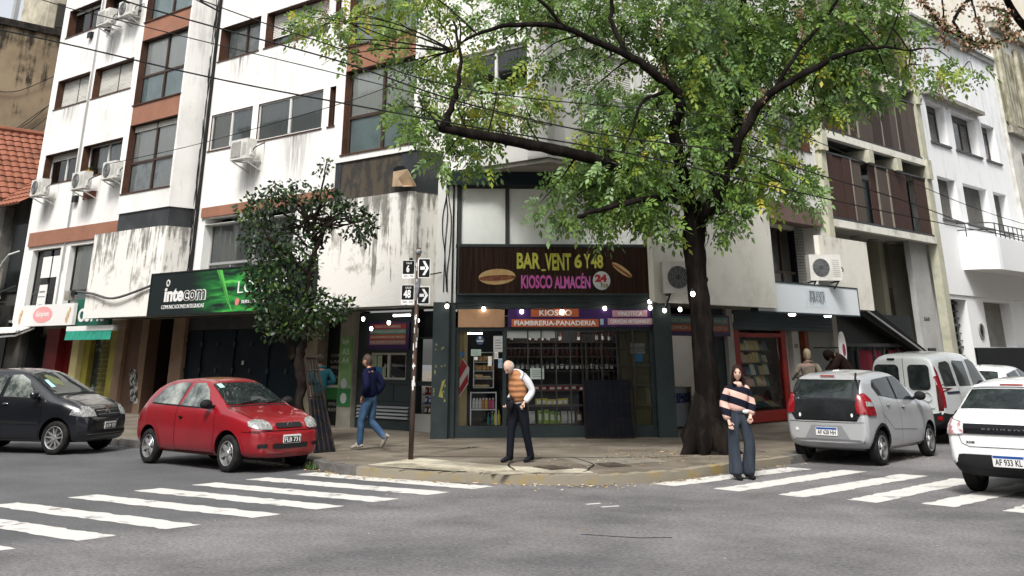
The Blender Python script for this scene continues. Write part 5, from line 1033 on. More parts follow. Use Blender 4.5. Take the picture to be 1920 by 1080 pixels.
# ================================================================ STREET NAME POLE
PB = G(770, 862, KZ); T = Thing('street_sign_pole', 'dark pole with four black plates for streets 6 and 48', 'street sign', FI, tuple(PB))
d_ = Vector((1, 0, 0)); top = Vector((PB.x+.03, PB.y, 3.62)); mb = MB(); mb.tube([PB, PB.lerp(top, .3), PB.lerp(top, .6), top], [.045, .043, .04, .04], 12); T.part('pole', mb, mat('rusty pole', (.035, .027, .024), .6, c2=(.09, .05, .035), ns=5, stretch=(1, 1, .3)), smooth=True)
TH_ = mat('plate black', (.012, .012, .013), .35); TW = mat('plate white', (.66, .66, .64), .5)
Fp = frame(Vector((1, .03, 0)).normalized(), Vector((-.03, 1, 0)).normalized()); 
def ppx(x, y): return onp(FI, x, y, PB.y-.06)
def plate(x0, x1, y0, y1, kind, num=None, rng=None):
    (a, zt), (b, zb) = ppx(x0, y0), ppx(x1, y1); v = PB.y-.06; q = MB(); q.prism(rrect(a, b, zb, zt, .02), v, v+.004); p = T.part('plate', q, TW)
    if kind == 'n':
        zm = zb+(zt-zb)*.24; q = MB(); q.prism(rrect(a+.008, b-.008, zm, zt-.008, .015), v-.002, v-.0005); T.part('field', q, TH_, p)
        q = MB(); text('CALLE', a+(b-a)*.3, b-(b-a)*.25, zt-.065, zt-.035, v-.002, .01, .002, mb=q); w_ = .055 if len(num) == 1 else .13; m_ = (a+b)/2-.01; text(num, m_-w_/2, m_+w_/2, zm+.03, zt-.085, v-.002, .03, .002, mb=q); T.part('lettering', q, TW, p)
        q = text(rng, a+.03, b-.02, zb+.025, zm-.02, v, .01, .002); T.part('lettering', q, TH_, p)
    else:
        q = MB(); q.prism(rrect(a+.012, b-.012, zb+.012, zt-.012, .015), v-.002, v-.0005); T.part('field', q, TH_, p)
        w_, h = b-a, zt-zb; X = lambda f: a+w_*f; Z = lambda f: zb+h*f; q = MB()
        for pl in ([(X(.18), Z(.42)), (X(.55), Z(.42)), (X(.55), Z(.58)), (X(.18), Z(.58))], [(X(.36), Z(.86)), (X(.56), Z(.86)), (X(.88), Z(.5)), (X(.66), Z(.5))], [(X(.66), Z(.5)), (X(.88), Z(.5)), (X(.56), Z(.14)), (X(.36), Z(.14))]): q.prism(pl, v-.004, v-.0025)
        T.part('arrow', q, mat('arrow grey', (.5, .5, .5), .5) if num else TW, p)
plate(755, 777, 488, 522, 'n', '6', '650 - 700'); plate(784.5, 806.5, 484.5, 521, 'a'); plate(753, 776, 534, 571, 'n', '48', '500 - 550'); plate(783, 805, 537, 570.5, 'a', 1)
random.seed(4); mb = MB()
for k_ in range(34):
    f = random.uniform(.3, .98) if k_ < 26 else random.uniform(.75, .95); c = PB.lerp(top, f); a = random.uniform(-2.6, -.5); h = random.uniform(.03, .12); da = random.uniform(.25, .6); r = .046
    mb.poly([(c.x+r*math.cos(a+da*j), c.y+r*math.sin(a+da*j), c.z+z_) for j, z_ in ((0, 0), (1, 0), (1, h), (0, h))])
T.part('sticker', mb, TW)
mb = MB(); mb.ell((top.x, top.y-.02, 3.55), (.06, .05, .05), 8, 6); mb.tube([(top.x+.03, top.y-.07, 3.08), (top.x-.01, top.y-.07, 2.9), (top.x-.02, top.y-.06, 2.7)], [.035, .045, .02], 8); T.part('tape_wrap', mb, mat('grey tape', (.25, .25, .26), .5, c2=(.06, .06, .07), ns=12))
# ================================================================ OVERHEAD CABLES
def wire(label, P, r=.014, grp='overhead cables crossing the street'):
    pts = [(ray(x, y)*d+Vector((0, 0, CH))) for x, y, d in P]; mb = MB(); mb.tube([tuple(p) for p in crom([tuple(p) for p in pts], 8)], r, 5); solo('overhead_cable', label, 'cable', FI, mb, CBL, grp)
wire('thick overhead cable crossing the upper left windows', [(-1300, -120, 20), (-500, -35, 18), (0, 56, 16), (380, 142, 15.5), (640, 193, 15.5), (900, 240, 16), (1190, 290, 16.5), (1450, 350, 18.5), (1700, 405, 24), (1920, 446, 31), (2300, 500, 40)], .012)
wire('thick overhead cable from the top edge past the brown bays', [(-700, -400, 20), (140, -40, 16), (230, 0, 15.5), (400, 50, 15), (640, 116, 15), (860, 190, 15.5), (1120, 250, 16.5), (1400, 290, 17.5), (1560, 335, 20), (1700, 378, 24), (1920, 452, 30), (2300, 540, 38)], .012)
wire('overhead cable nearest the top edge left of the tree', [(-400, -400, 20), (330, -20, 15.5), (377, 0, 15), (500, 45, 15), (640, 92, 15), (800, 150, 15.5), (1000, 185, 16.5), (1380, 222, 17.5), (1530, 265, 20), (1700, 338, 24), (1920, 420, 30), (2300, 520, 38)], .009)
wire('thin overhead cable from the left parapet sloping over the white wall', [(-500, -180, 22), (80, 0, 17), (160, 22, 16.5), (400, 82, 16), (640, 140, 16), (900, 205, 18), (1035, 236, 20.3)], .008)
wire('thin cable rising from the lower left bay to the corner bay', [(205, 307, 24.5), (380, 268, 23), (640, 194, 21), (760, 150, 20)], .008)
# ================================================================ VEHICLES
def lerpt(T, x):
    if x <= T[0][0]: return T[0][1]
    for (a, p), (b, q) in zip(T, T[1:]):
        if x <= b: return p+(q-p)*(x-a)/(b-a)
    return T[-1][1]
CGL = mat('car glass', (.012, .016, .017), .04, spec=.55, c2=(.035, .045, .042), ns=3.5, thr=(.45, .7))
CGC = mat('sky patched car glass', (.04, .05, .048), .03, spec=1.0, c2=(.30, .32, .29), ns=2.2, thr=(.40, .62))  # pale noise patches paint sky reflections into the side windows
TYRE = mat('tyre rubber', (.014, .014, .014), .8, c2=(.03, .029, .028), ns=8); RIM = mat('alloy rim', (.5, .5, .5), .3, metal=.7, c2=(.3, .3, .3), ns=6); BLP = mat('black plastic', (.018, .018, .019), .55); SEAM = mat('panel gap', (.006, .006, .006), .8); CHR = mat('chrome', (.6, .6, .6), .15, metal=1); ARCH = mat('wheel arch dark', (.006, .006, .006), .9); CLR = mat('lamp lens', (.30, .31, .30), .1, spec=.8, c2=(.10, .10, .10), ns=22); REDL = mat('red lens', (.26, .008, .012), .15, spec=.8, c2=(.12, .004, .008), ns=12); PLW = mat('plate face', (.62, .62, .6), .5); PLB = mat('plate dark', (.012, .012, .014), .4)
def paint(n, c, metal=0, dust=None, rough=.32):
    return mat(n, c, rough, metal=metal, spec=.5, coat=1, c2=dust or tuple(x*.82 for x in c), ns=1.6, ndet=8, thr=(.5, .8))
class Car:
    def __init__(s, name, label, cat, pos, head, sp):
        # pos: ground point below the centre, head: unit vector of travel
        s.sp = sp; h = Vector((head.x, head.y, 0)).normalized(); F = frame(h, Vector((-h.y, h.x, 0)), pos); s.T = Thing(name, label, cat, F, (0, 0, 0), sp.get('group')); s.y = Vector((0, 1, 0))
        X = sorted({p[0] for k in ('top', 'belt', 'hw') for p in sp[k]}); xs = []
        for a, b in zip(X, X[1:]):
            n = max(1, int(round((b-a)/.28))); xs += [a+(b-a)*i/n for i in range(n)]
        xs.append(X[-1]); rings = []; H = max(p[1] for p in sp['top']); rw = sp['rw']
        for x in xs:
            zt, zb_, w, bo = lerpt(sp['top'], x), lerpt(sp['belt'], x), lerpt(sp['hw'], x), lerpt(sp['bot'], x); gh = max(zt-zb_, .012); f = min(1, gh/(H-lerpt(sp['belt'], 0))); tw = (w*.90)*(1-f)+min(rw, w*.9)*f; zm = bo+(zb_-bo)*.5
            half = [(0, bo), (w*.78, bo), (w*.965, bo+.05), (w, zm), (w*.99, zb_-.10*(zb_-bo)), (w*.955, zb_), (tw*1.0+.012, zb_+gh*.80), (tw*.90, zb_+gh*.955), (tw*.55, zb_+gh*1.0), (0, zb_+gh+.012*f)]
            rings.append([(x, y, z) for y, z in half]+[(x, -y, z) for y, z in half[-2:0:-1]])
        mb = MB(); n = len(rings[0]); mb.v = [p for r in rings for p in r]
        for i in range(len(rings)-1):
            for j in range(n): mb.f.append((i*n+j, (i+1)*n+j, (i+1)*n+(j+1) % n, i*n+(j+1) % n)); mb.m.append(0)
        for e, o in ((0, 0), ((len(rings)-1)*n, 1)):   # end caps as strips
            for j in range(1, n//2-1+1):
                q = (e+j-1 if j > 1 else e, e+j, e+(n-j) % n, e+(n-j+1) % n if j > 1 else e)
                q = tuple(dict.fromkeys(q)); q = q if len(q) > 2 else None
                if q: mb.f.append(q if o else q[::-1]); mb.m.append(0)
            k = n//2; q = tuple(dict.fromkeys((e+k-1, e+k, e+(n-k+1) % n)))
            if len(q) > 2 and not (e+k-1 == e+(n-k+1) % n): pass
        me = mesh('body', mb, recalc=True); me.materials.append(sp['paint']); me.materials.append(ARCH)
        ob = bpy.data.objects.new('tmp', me); COL.objects.link(ob); m = ob.modifiers.new('s', 'SUBSURF'); m.levels = m.render_levels = 2
        dg = bpy.context.evaluated_depsgraph_get(); dg.update(); me2 = bpy.data.meshes.new_from_object(ob.evaluated_get(dg))
        P = [v.co.copy() for v in me2.vertices]; s.bvh = BVHTree.FromPolygons(P, [tuple(p.vertices) for p in me2.polygons])
        # wheel arches
        cb = MB(); s.ww = sp['ww']; R = sp['R']
        for x in sp['wx']:
            for sg in (1, -1):
                cb.lathe([(0, R+.055), (.5, R+.055)], (x, sg*(sp['W']/2-.25), R+.01), (0, sg, 0), 36)
        cm = mesh('cut', cb, recalc=True); cm.materials.append(sp['paint']); cm.materials.append(ARCH); cm.polygons.foreach_set('material_index', [1]*len(cm.polygons))
        co = bpy.data.objects.new('cut', cm); COL.objects.link(co); b = ob.modifiers.new('b', 'BOOLEAN'); b.object = co; b.operation = 'DIFFERENCE'; b.solver = 'EXACT'
        dg = bpy.context.evaluated_depsgraph_get(); dg.update(); me3 = bpy.data.meshes.new_from_object(ob.evaluated_get(dg)); bpy.data.objects.remove(ob); bpy.data.objects.remove(co)
        me3.polygons.foreach_set('use_smooth', [True]*len(me3.polygons)); me3.set_sharp_from_angle(angle=math.radians(38)); me3.name = 'body'
        s.body = link('body', me3, s.T.o, None)
        if sp.get('split'): s.split(*sp['split'])
        for x in sp['wx']:
            for sg in (1, -1): s.wheel(x, sg, R)
    def split(s, name, pred, m):
        me = s.body.data; bm = bmesh.new(); bm.from_mesh(me); bm2 = bm.copy()
        bmesh.ops.delete(bm, geom=[f for f in bm.faces if pred(f.calc_center_median()) and f.material_index == 0], context='FACES'); bmesh.ops.delete(bm2, geom=[f for f in bm2.faces if not (pred(f.calc_center_median()) and f.material_index == 0)], context='FACES')
        bm.to_mesh(me); m2 = bpy.data.meshes.new(name); bm2.to_mesh(m2); m2.materials.append(m); link(name, m2, s.T.o)
    def wheel(s, x, sg, R):
        y = sg*(s.sp['W']/2-.035); wd = s.ww; t = MB(); ax = (0, -sg, 0); r = s.sp['rr']
        t.lathe([(.012, r), (.0, r+.02), (.0, R-.03), (.018, R-.006), (.05, R), (wd-.05, R), (wd-.01, R-.02), (wd, r)], (x, y, R), ax, 36)
        tyre = s.T.part('wheel', t, TYRE, smooth=True); m = MB()
        m.lathe([(.075, 0), (.075, r*.75), (.05, r*.9), (.012, r*.97), (.004, r*1.02), (.018, r*1.04), (.03, r*.99), (wd-.02, r)], (x, y, R), ax, 36)
        q = s.T.part('rim', m, mat('rim well', (.10, .10, .10), .5, metal=.3), tyre, smooth=True); m = MB(); n = s.sp.get('spokes', 5)
        for k_ in range(n):
            a = 2*pi*k_/n+.3; d = Vector((math.cos(a), 0, math.sin(a))); e = Vector((-math.sin(a), 0, math.cos(a))); c = Vector((x, y, R)); o = Vector((0, -sg, 0)); w0, w1 = .032, .02 if s.sp.get('split_spoke') else .05
            if s.sp.get('cap'): w0, w1 = .045, .062
            for dd in ((-.025, .025) if s.sp.get('split_spoke') else (0,)):
                p0, p1 = c+d*.03+o*.02+e*dd*.5, c+d*(r*.97)+o*.016+e*dd*2
                m.hexa([p0-e*w0/1.4+o*.03, p0+e*w0/1.4+o*.03, p1+e*w1/1.6+o*.03, p1-e*w1/1.6+o*.03], [p0-e*w0/2, p0+e*w0/2, p1+e*w1/2, p1-e*w1/2])
        m.lathe([(.004, 0), (.004, .045), (.02, .055)], (x, y, R), ax, 16); m.lathe([(.006, r*.93), (.0, r*.99), (.012, r*1.03), (.02, r*.93)], (x, y, R), ax, 36)
        s.T.part('spokes', m, RIM, tyre)
    def cast(s, p, d):
        h = s.bvh.ray_cast(p, d); return (h[0], h[1]) if h[0] is not None else (None, None)
    def patch(s, name, poly, f3, d, m, off=.006, parent=None, grid=.07, label=None, th=0):
        d = Vector(d).normalized(); P = []; n = len(poly)
        for i in range(n):
            a, b = poly[i], poly[(i+1) % n]; k = max(1, int(math.dist(a, b)/grid))
            P += [(a[0]+(b[0]-a[0])*j/k, a[1]+(b[1]-a[1])*j/k) for j in range(k)]
        ne = len(P); xs = [p[0] for p in P]; ys = [p[1] for p in P]
        def ins(x, y):
            c = False
            for i in range(n):
                a, b = poly[i], poly[(i+1) % n]
                if (a[1] > y) != (b[1] > y) and x < (b[0]-a[0])*(y-a[1])/(b[1]-a[1])+a[0]: c = not c
            return c
        x = min(xs)+grid*.5
        while x < max(xs):
            y = min(ys)+grid*.5
            while y < max(ys):
                if ins(x, y) and min((x-p[0])**2+(y-p[1])**2 for p in P[:ne]) > (grid*.35)**2: P.append((x, y))
                y += grid
            x += grid
        r = delaunay_2d_cdt([Vector(p) for p in P], [(i, (i+1) % ne) for i in range(ne)], [], 1, 1e-5)
        V = []; ok = []
        for p in r[0]:
            q = f3(p.x, p.y); h, nn = s.cast(q, d)
            if h is None: V.append((0, 0, 0)); ok.append(False); continue
            if nn.dot(d) > 0: nn = -nn
            V.append(h+nn*off-d*off*.5); ok.append(True)
        mb = MB(); mb.v = [tuple(v) for v in V]
        for f in r[2]:
            if all(ok[i] for i in f): mb.f.append(tuple(f)); mb.m.append(0)
        if not mb.f: return None
        mb = max(comps(mb), key=lambda q: len(q.f))
        me = mesh(name, mb, smooth=True, recalc=False); o = link(name, me, parent or s.T.o, m); tag(o, label)
        if th: md = o.modifiers.new('t', 'SOLIDIFY'); md.thickness = th; md.offset = 0
        return o
    def side(s, name, poly, m, sg=-1, **k): return s.patch(name, poly, lambda x, z: Vector((x, sg*3, z)), (0, -sg, 0), m, **k)
    def end(s, name, poly, m, sg=1, **k): return s.patch(name, poly, lambda y, z: Vector((sg*4, y, z)), (-sg, 0, 0), m, **k)
    def slope(s, name, P0, P1, poly, m, **k):   # poly in (y, t) with t along P0->P1 given as (x, z)
        a, b = Vector((P0[0], 0, P0[1])), Vector((P1[0], 0, P1[1])); u = (b-a); L = u.length; n = Vector((-u.z, 0, u.x)).normalized(); n = n if n.z > 0 else -n
        return s.patch(name, [(y, t*L) for y, t in poly], lambda y, t: a+u.normalized()*t+Vector((0, y, 0))+n*.6, -n, m, **k)
    def seam(s, pts, mode='side', sg=-1, wd=.009, name='panel_gap', m=None, off=.004):
        Q = []
        for a, b in zip(pts, pts[1:]):
            k = max(1, int(math.dist(a, b)/.05)); Q += [(a[0]+(b[0]-a[0])*j/k, a[1]+(b[1]-a[1])*j/k) for j in range(k)]
        Q.append(pts[-1]); V = []
        for x, z in Q:
            if mode == 'side': o, d = Vector((x, sg*3, z)), Vector((0, -sg, 0))
            elif mode == 'end': o, d = Vector((sg*4, x, z)), Vector((-sg, 0, 0))
            else: o, d = Vector((x, z, 3)), Vector((0, 0, -1))
            h, n = s.cast(o, d)
            if h is not None: V.append((h+(n if n.dot(d) < 0 else -n)*off, n))
        mb = MB()
        for (p, n), (q, n2) in zip(V, V[1:]):
            if (q-p).length < 1e-5 or (q-p).length > .3: continue
            e = (q-p).cross(n).normalized()*wd/2; mb.poly([p-e, p+e, q+e, q-e])
        if mb.f: link(name, mesh(name, mb), s.T.o, m or SEAM)
    def blob(s, name, c, r, m, par=None, sub=None):
        mb = MB(); mb.ell(c, r, 14, 10); return s.T.part(name, mb, m, par, smooth=True)
    def mirror(s, x, z, sg, m, sz=(.07, .11, .075)):
        h, n = s.cast(Vector((x, sg*3, z-.06)), Vector((0, -sg, 0))); y = h.y; mb = MB(); mb.ell((x-.02, y+sg*.13, z), sz, 14, 10); mb.hexa([(x-.04, y-sg*.03, z-.07), (x+.04, y-sg*.03, z-.07), (x+.04, y-sg*.03, z-.02), (x-.04, y-sg*.03, z-.02)], [(x-.03, y+sg*.1, z-.04), (x+.03, y+sg*.1, z-.04), (x+.03, y+sg*.1, z), (x-.03, y+sg*.1, z)]); p = s.T.part('side_mirror', mb, m, smooth=True)
    def handle(s, x, z, sg, m, L=.16):
        h, n = s.cast(Vector((x, sg*3, z)), Vector((0, -sg, 0))); mb = MB(); y = h.y+sg*.022; mb.ell((x, y, z), (L/2, .016, .016), 10, 6); p = s.T.part('door_handle', mb, m, smooth=True); mb = MB(); mb.ell((x, h.y+sg*.002, z-.012), (L*.36, .006, .032), 12, 6); s.T.part('handle_recess', mb, SEAM, p)
    def plate(s, y, z, end, txt, dark=False, wd=.40, h=.13):
        hh, n = s.cast(Vector((end*4, y, z)), Vector((-end, 0, 0))); x = hh.x+end*.018; F_p = Matrix(((0, -end, 0, x), (end, 0, 0, y), (0, 0, 1, 0), (0, 0, 0, 1)))  # u -> +-y , v -> into the car
        def tr(mb): q = MB(); q.add(mb, F_p); return q
        mb = MB(); mb.prism(rrect(-wd/2, wd/2, z-h/2, z+h/2, .012), 0, .012); p = s.T.part('number_plate', tr(mb), PLW)
        if dark: mb = MB(); mb.prism(rrect(-wd/2+.01, wd/2-.01, z-h/2+.008, z+h/2-.028, .01), -.003, -.001); s.T.part('plate_field', tr(mb), PLB, p); mb = text(txt, -wd/2+.025, wd/2-.025, z-h/2+.02, z+h/2-.04, -.003, .02, .003); s.T.part('lettering', tr(mb), PLW, p)
        else: mb = MB(); mb.prism(rrect(-wd/2+.008, wd/2-.008, z+h/2-.034, z+h/2-.005, .006), -.003, -.001); s.T.part('plate_band', tr(mb), mat('plate blue', (.01, .06, .25), .4), p); mb = text(txt, -wd/2+.03, wd/2-.03, z-h/2+.018, z+h/2-.045, 0, .015, .003); s.T.part('lettering', tr(mb), PLB, p)
        return F_p
    def emblem(s, y, z, end, strokes, r, m=CHR, letters=None):
        hh, n = s.cast(Vector((end*4, y, z)), Vector((-end, 0, 0))); x = hh.x+end*.012; mb = MB(); mb.lathe([(0, r), (.012, r), (.012, r*.8), (0, r*.8)], (x, y, z), (end, 0, 0), 20)
        for a, b, c, d in strokes: mb.bar((x+end*.006, y+end*a*r, z+b*r), (x+end*.006, y+end*c*r, z+d*r), r*.17, .008)
        s.T.part('emblem', mb, m)
def place(xa, ya, xb, wb, hint):
    # near front wheel at pixel (xa,ya); the other near wheel lies in pixel column xb at distance wb: returns both ground points
    A = G(xa, ya); best = None
    for i in range(-400, 401):
        an = math.radians(i*.1); d = Vector((hint.x*math.cos(an)-hint.y*math.sin(an), hint.x*math.sin(an)+hint.y*math.cos(an), 0)); B = A+d*wb; v = B-Vector((0, 0, CH)); px = 960+F_*v.dot(RT)/v.dot(FW)
        if best is None or abs(px-xb) < best[0]: best = (abs(px-xb), B)
    return A, best[1]
def carpos(A, B, track):   # A front contact, B rear contact of the right hand wheels (y < 0)
    h = (A-B).normalized(); l = Vector((-h.y, h.x, 0)); return (A+B)/2+l*track/2, h
# ---- red hatchback
RP = paint('red car paint', (.235, .004, .010), 0, (.17, .005, .010))
sp = dict(W=1.62, R=.285, rr=.185, ww=.18, wx=(1.22, -1.22), rw=.56, paint=RP, spokes=6, cap=1,
 top=[(-1.80, .58), (-1.77, .86), (-1.66, .98), (-1.30, 1.30), (-1.0, 1.385), (-.3, 1.425), (.1, 1.40), (.26, 1.34), (.98, .97), (1.30, .91), (1.66, .82), (1.86, .70), (1.94, .56)],
 belt=[(-1.80, .56), (-1.77, .80), (-1.5, .955), (-.9, .95), (.9, .90), (1.3, .85), (1.66, .76), (1.86, .65), (1.94, .53)],
 hw=[(-1.80, .62), (-1.74, .73), (-1.4, .79), (-.8, .81), (.9, .81), (1.4, .79), (1.75, .70), (1.88, .60), (1.94, .50)], bot=[(-1.8, .34), (-1.5, .2), (1.4, .2), (1.9, .22), (1.94, .3)])
A, B = place(425, 886, 277, 2.44, LD); pos, hd = carpos(A, B, 1.45)
C = Car('parked_car', 'red three door hatchback with black mirror parked at the left kerb', 'car', pos, hd, sp)
for sg in (1, -1):
    C.side('side_window', [(.60, .955), (-.30, .975), (-.30, 1.0), (-.20, 1.33), (.10, 1.335), (.32, 1.23)], CGC, sg, grid=.09)
    C.side('side_window', [(-.40, .98), (-1.28, 1.0), (-1.30, 1.03), (-1.02, 1.27), (-.62, 1.335), (-.32, 1.335)], CGC, sg, grid=.09)
    C.seam([(.80, .26), (.84, .60), (.80, .93), (.66, .96)], sg=sg); C.seam([(-.36, .26), (-.38, .97)], sg=sg); C.seam([(.80, .27), (-.36, .27)], sg=sg)
    C.seam([(.62, .948), (-1.28, .99)], sg=sg, wd=.03, m=BLP, name='window_strip'); C.seam([(-.84, .25), (.84, .25)], sg=sg, wd=.03, name='sill_line', m=mat('dark red', (.10, .006, .01), .4)); C.seam([(1.55, .62), (1.92, .60)], sg=sg)
    C.seam([(1.22+.37*math.cos(t), .29+.37*math.sin(t)) for t in np.linspace(-.2, pi+.1, 16)], sg=sg, wd=.035, name='arch_lip', m=RP, off=.012); C.seam([(-1.22+.37*math.cos(t), .29+.37*math.sin(t)) for t in np.linspace(-.1, pi+.2, 16)], sg=sg, wd=.035, name='arch_lip', m=RP, off=.012)
    C.mirror(.66, 1.02, sg, BLP, (.075, .12, .075)); C.handle(-.2, .80, sg, BLP, .11)
    C.patch('headlight', rrect(.36, .70, .655, .80, .06, 3), lambda y, z, sg=sg: Vector((4, sg*y+sg*1.2, z)), (-1, -sg*.42, 0), CLR, off=.012) if False else C.end('headlight', [(sg*a, b) for a, b in ((.36, .66), (.40, .645), (.62, .66), (.70, .70), (.69, .77), (.60, .80), (.44, .79), (.37, .74))], CLR, 1, off=.012)
    C.side('tail_light', [(-1.62, .70), (-1.78, .70), (-1.76, .95), (-1.64, .96)], REDL, sg)
C.slope('windscreen', (.92, .99), (.22, 1.37), [(-.62, .02), (.62, .02), (.50, .93), (-.50, .93)], CGL, grid=.1)
C.slope('rear_window', (-1.60, 1.0), (-1.15, 1.35), [(-.55, .1), (.55, .1), (.46, .9), (-.46, .9)], CGL, grid=.1)
C.end('grille', rrect(-.27, .27, .665, .735, .03), BLP, 1, off=.012); C.end('lower_intake', rrect(-.36, .36, .36, .44, .03), BLP, 1, off=.01); C.end('fog_recess', rrect(-.62, -.46, .38, .44, .02), BLP, 1, off=.01); C.end('fog_recess', rrect(.46, .62, .38, .44, .02), BLP, 1, off=.01)
C.seam([(-.7, .625), (.7, .625)], 'end', 1, .014, 'bumper_line'); C.plate(0.02, .50, 1, 'FLB 731', True, .36, .13); C.emblem(0, .70, 1, ((-.9, 0, .1, .15), (-.1, -.15, .9, 0)), .05)
C.seam([(.98, -.66), (1.6, -.62), (1.8, -.5)], 'top', wd=.012); C.seam([(.98, .66), (1.6, .62), (1.8, .5)], 'top', wd=.012); C.seam([(.965, -.6), (.965, .6)], 'top', wd=.05, name='cowl', m=BLP)
mb = MB(); mb.bar((.93, -.35, 1.02), (.86, .1, 1.075), .015); mb.bar((.93, .2, 1.02), (.86, .55, 1.07), .015); C.T.part('wiper', mb, BLP)
C.slope('windscreen_sticker', (.92, .99), (.22, 1.37), [(-.46, .72), (-.36, .72), (-.36, .9), (-.46, .9)], mat('sticker mint', (.35, .6, .5), .6), off=.010); C.slope('dashboard_reflection', (.92, .99), (.22, 1.37), [(-.1, .12), (.3, .12), (.2, .3), (0, .3)], mat('dim shape', (.05, .055, .055), .4), off=.008)
# ---- black hatchback
KP = paint('black car paint', (.003, .004, .007), 0, (.007, .008, .011), .3)
sp = dict(W=1.64, R=.30, rr=.205, ww=.19, wx=(1.23, -1.23), rw=.57, paint=KP, spokes=5, split_spoke=1,
 top=[(-1.78, .6), (-1.76, .95), (-1.66, 1.10), (-1.38, 1.42), (-1.0, 1.52), (-.3, 1.545), (.1, 1.52), (.3, 1.46), (1.10, 1.04), (1.40, .96), (1.7, .85), (1.86, .72), (1.92, .55)],
 belt=[(-1.78, .58), (-1.76, .85), (-1.5, 1.03), (-.9, 1.02), (.9, .95), (1.3, .90), (1.66, .79), (1.86, .67), (1.92, .53)],
 hw=[(-1.78, .66), (-1.7, .76), (-1.4, .80), (-.8, .82), (.9, .82), (1.4, .80), (1.7, .73), (1.86, .62), (1.92, .52)], bot=[(-1.78, .34), (-1.5, .2), (1.4, .2), (1.88, .22), (1.92, .3)])
A, B = place(98, 853, -95, 2.46, LD); pos, hd = carpos(A, B, 1.47)
C = Car('parked_car', 'black five door hatchback with clear headlights parked behind the red car', 'car', pos, hd, sp)
for sg in (1, -1):
    C.side('side_window', [(.66, 1.0), (-.12, 1.03), (-.12, 1.42), (.10, 1.43), (.34, 1.33)], CGC, sg, grid=.09); C.side('side_window', [(-.22, 1.035), (-.86, 1.05), (-.90, 1.40), (-.20, 1.42)], CGC, sg, grid=.09); C.side('side_window', [(-.92, 1.06), (-1.36, 1.10), (-1.25, 1.30), (-.95, 1.39)], CGC, sg, grid=.09)
    for p in ([(.84, .26), (.88, .60), (.84, .96)], [(-.17, .26), (-.17, 1.02)], [(-.9, .5), (-1.0, .9), (-.92, 1.04)], [(.84, .27), (-.8, .27)]): C.seam(p, sg=sg)
    C.seam([(.84, .56), (-.85, .58)], sg=sg, wd=.05, m=BLP, name='rub_strip', off=.012); C.seam([(.66, .985), (-1.36, 1.06)], sg=sg, wd=.02, m=BLP, name='window_strip')
    C.mirror(.74, 1.07, sg, KP, (.08, .12, .08)); C.handle(0, .90, sg, CHR, .15); C.handle(-.72, .92, sg, CHR, .15)
    C.end('headlight', [(sg*a, b) for a, b in ((.40, .67), (.68, .67), (.765, .71), (.74, .80), (.62, .855), (.47, .84), (.40, .76))], CLR, 1, off=.012)
C.slope('windscreen', (1.04, 1.06), (.26, 1.49), [(-.66, .02), (.66, .02), (.52, .95), (-.52, .95)], CGL, grid=.1); C.slope('windscreen_sticker', (1.04, 1.06), (.26, 1.49), [(-.52, .3), (-.40, .3), (-.36, .62), (-.46, .62)], mat('sticker sky', (.4, .68, .7), .6), off=.010)
C.slope('seat_shape', (1.04, 1.06), (.26, 1.49), [(-.34, .45), (-.1, .3), (-.02, .6), (-.2, .85), (-.32, .8)], mat('dim seat', (.12, .14, .06), .5), off=.008)
C.end('grille', rrect(-.36, .36, .655, .80, .04), BLP, 1, off=.010)
for z in (.695, .76): C.seam([(-.34, z), (.34, z)], 'end', 1, .014, 'grille_bar', CHR, .02)
C.emblem(0, .73, 1, ((-.55, .6, -.25, -.0), (-.25, 0, 0, .5), (0, .5, .25, 0), (.25, 0, .55, .6), (-.7, .2, -.3, -.7), (-.3, -.7, 0, -.1), (0, -.1, .3, -.7), (.3, -.7, .7, .2)), .075)
C.plate(.02, .50, 1, 'HLM 129', True, .36, .13); C.end('lower_intake', rrect(-.7, .7, .33, .42, .03), BLP, 1, off=.008); C.seam([(-.6, .36), (.6, .36)], 'end', 1, .012, 'intake_bar', mat('grey line', (.1, .1, .1), .5), .014)
C.seam([(1.08, -.64), (1.08, .64)], 'top', wd=.05, name='cowl', m=BLP); C.seam([(1.1, -.68), (1.5, -.6), (1.8, -.4)], 'top', wd=.01); C.seam([(1.1, .68), (1.5, .6), (1.8, .4)], 'top', wd=.01)
# ---- silver hatchback seen from behind
SP = paint('silver car paint', (.46, .47, .48), .4, (.38, .39, .40), .3)
sp = dict(W=1.63, R=.285, rr=.19, ww=.18, wx=(1.15, -1.15), rw=.60, paint=SP, spokes=5,
 top=[(-1.68, .62), (-1.66, .92), (-1.60, 1.12), (-1.42, 1.42), (-1.2, 1.47), (-.5, 1.52), (.1, 1.49), (.32, 1.42), (1.02, 1.02), (1.3, .97), (1.6, .88), (1.8, .72), (1.86, .55)],
 belt=[(-1.68, .60), (-1.66, .86), (-1.55, .98), (-.9, 1.0), (.9, .94), (1.3, .90), (1.6, .80), (1.8, .66), (1.86, .53)],
 hw=[(-1.68, .70), (-1.62, .77), (-1.3, .815), (-.8, .81), (.9, .81), (1.4, .80), (1.66, .73), (1.8, .62), (1.86, .5)], bot=[(-1.68, .36), (-1.55, .26), (-1.2, .2), (1.4, .2), (1.8, .22), (1.86, .3)])
B, A = place(1655, 873, 1741, 2.30, RD)[0], None
A = None
for i in range(-300, 301):
    an = math.radians(i*.1); d = Vector((RD.x*math.cos(an)-RD.y*math.sin(an), RD.x*math.sin(an)+RD.y*math.cos(an), 0)); q = B+d*2.30; v_ = q-Vector((0, 0, CH)); e = abs(960+F_*v_.dot(RT)/v_.dot(FW)-1744)
    if A is None or e < A[0]: A = (e, q)
pos, hd = carpos(A[1], B, 1.45)
C = Car('parked_car', 'silver small hatchback with black tailgate parked on the right street', 'car', pos, hd, sp)
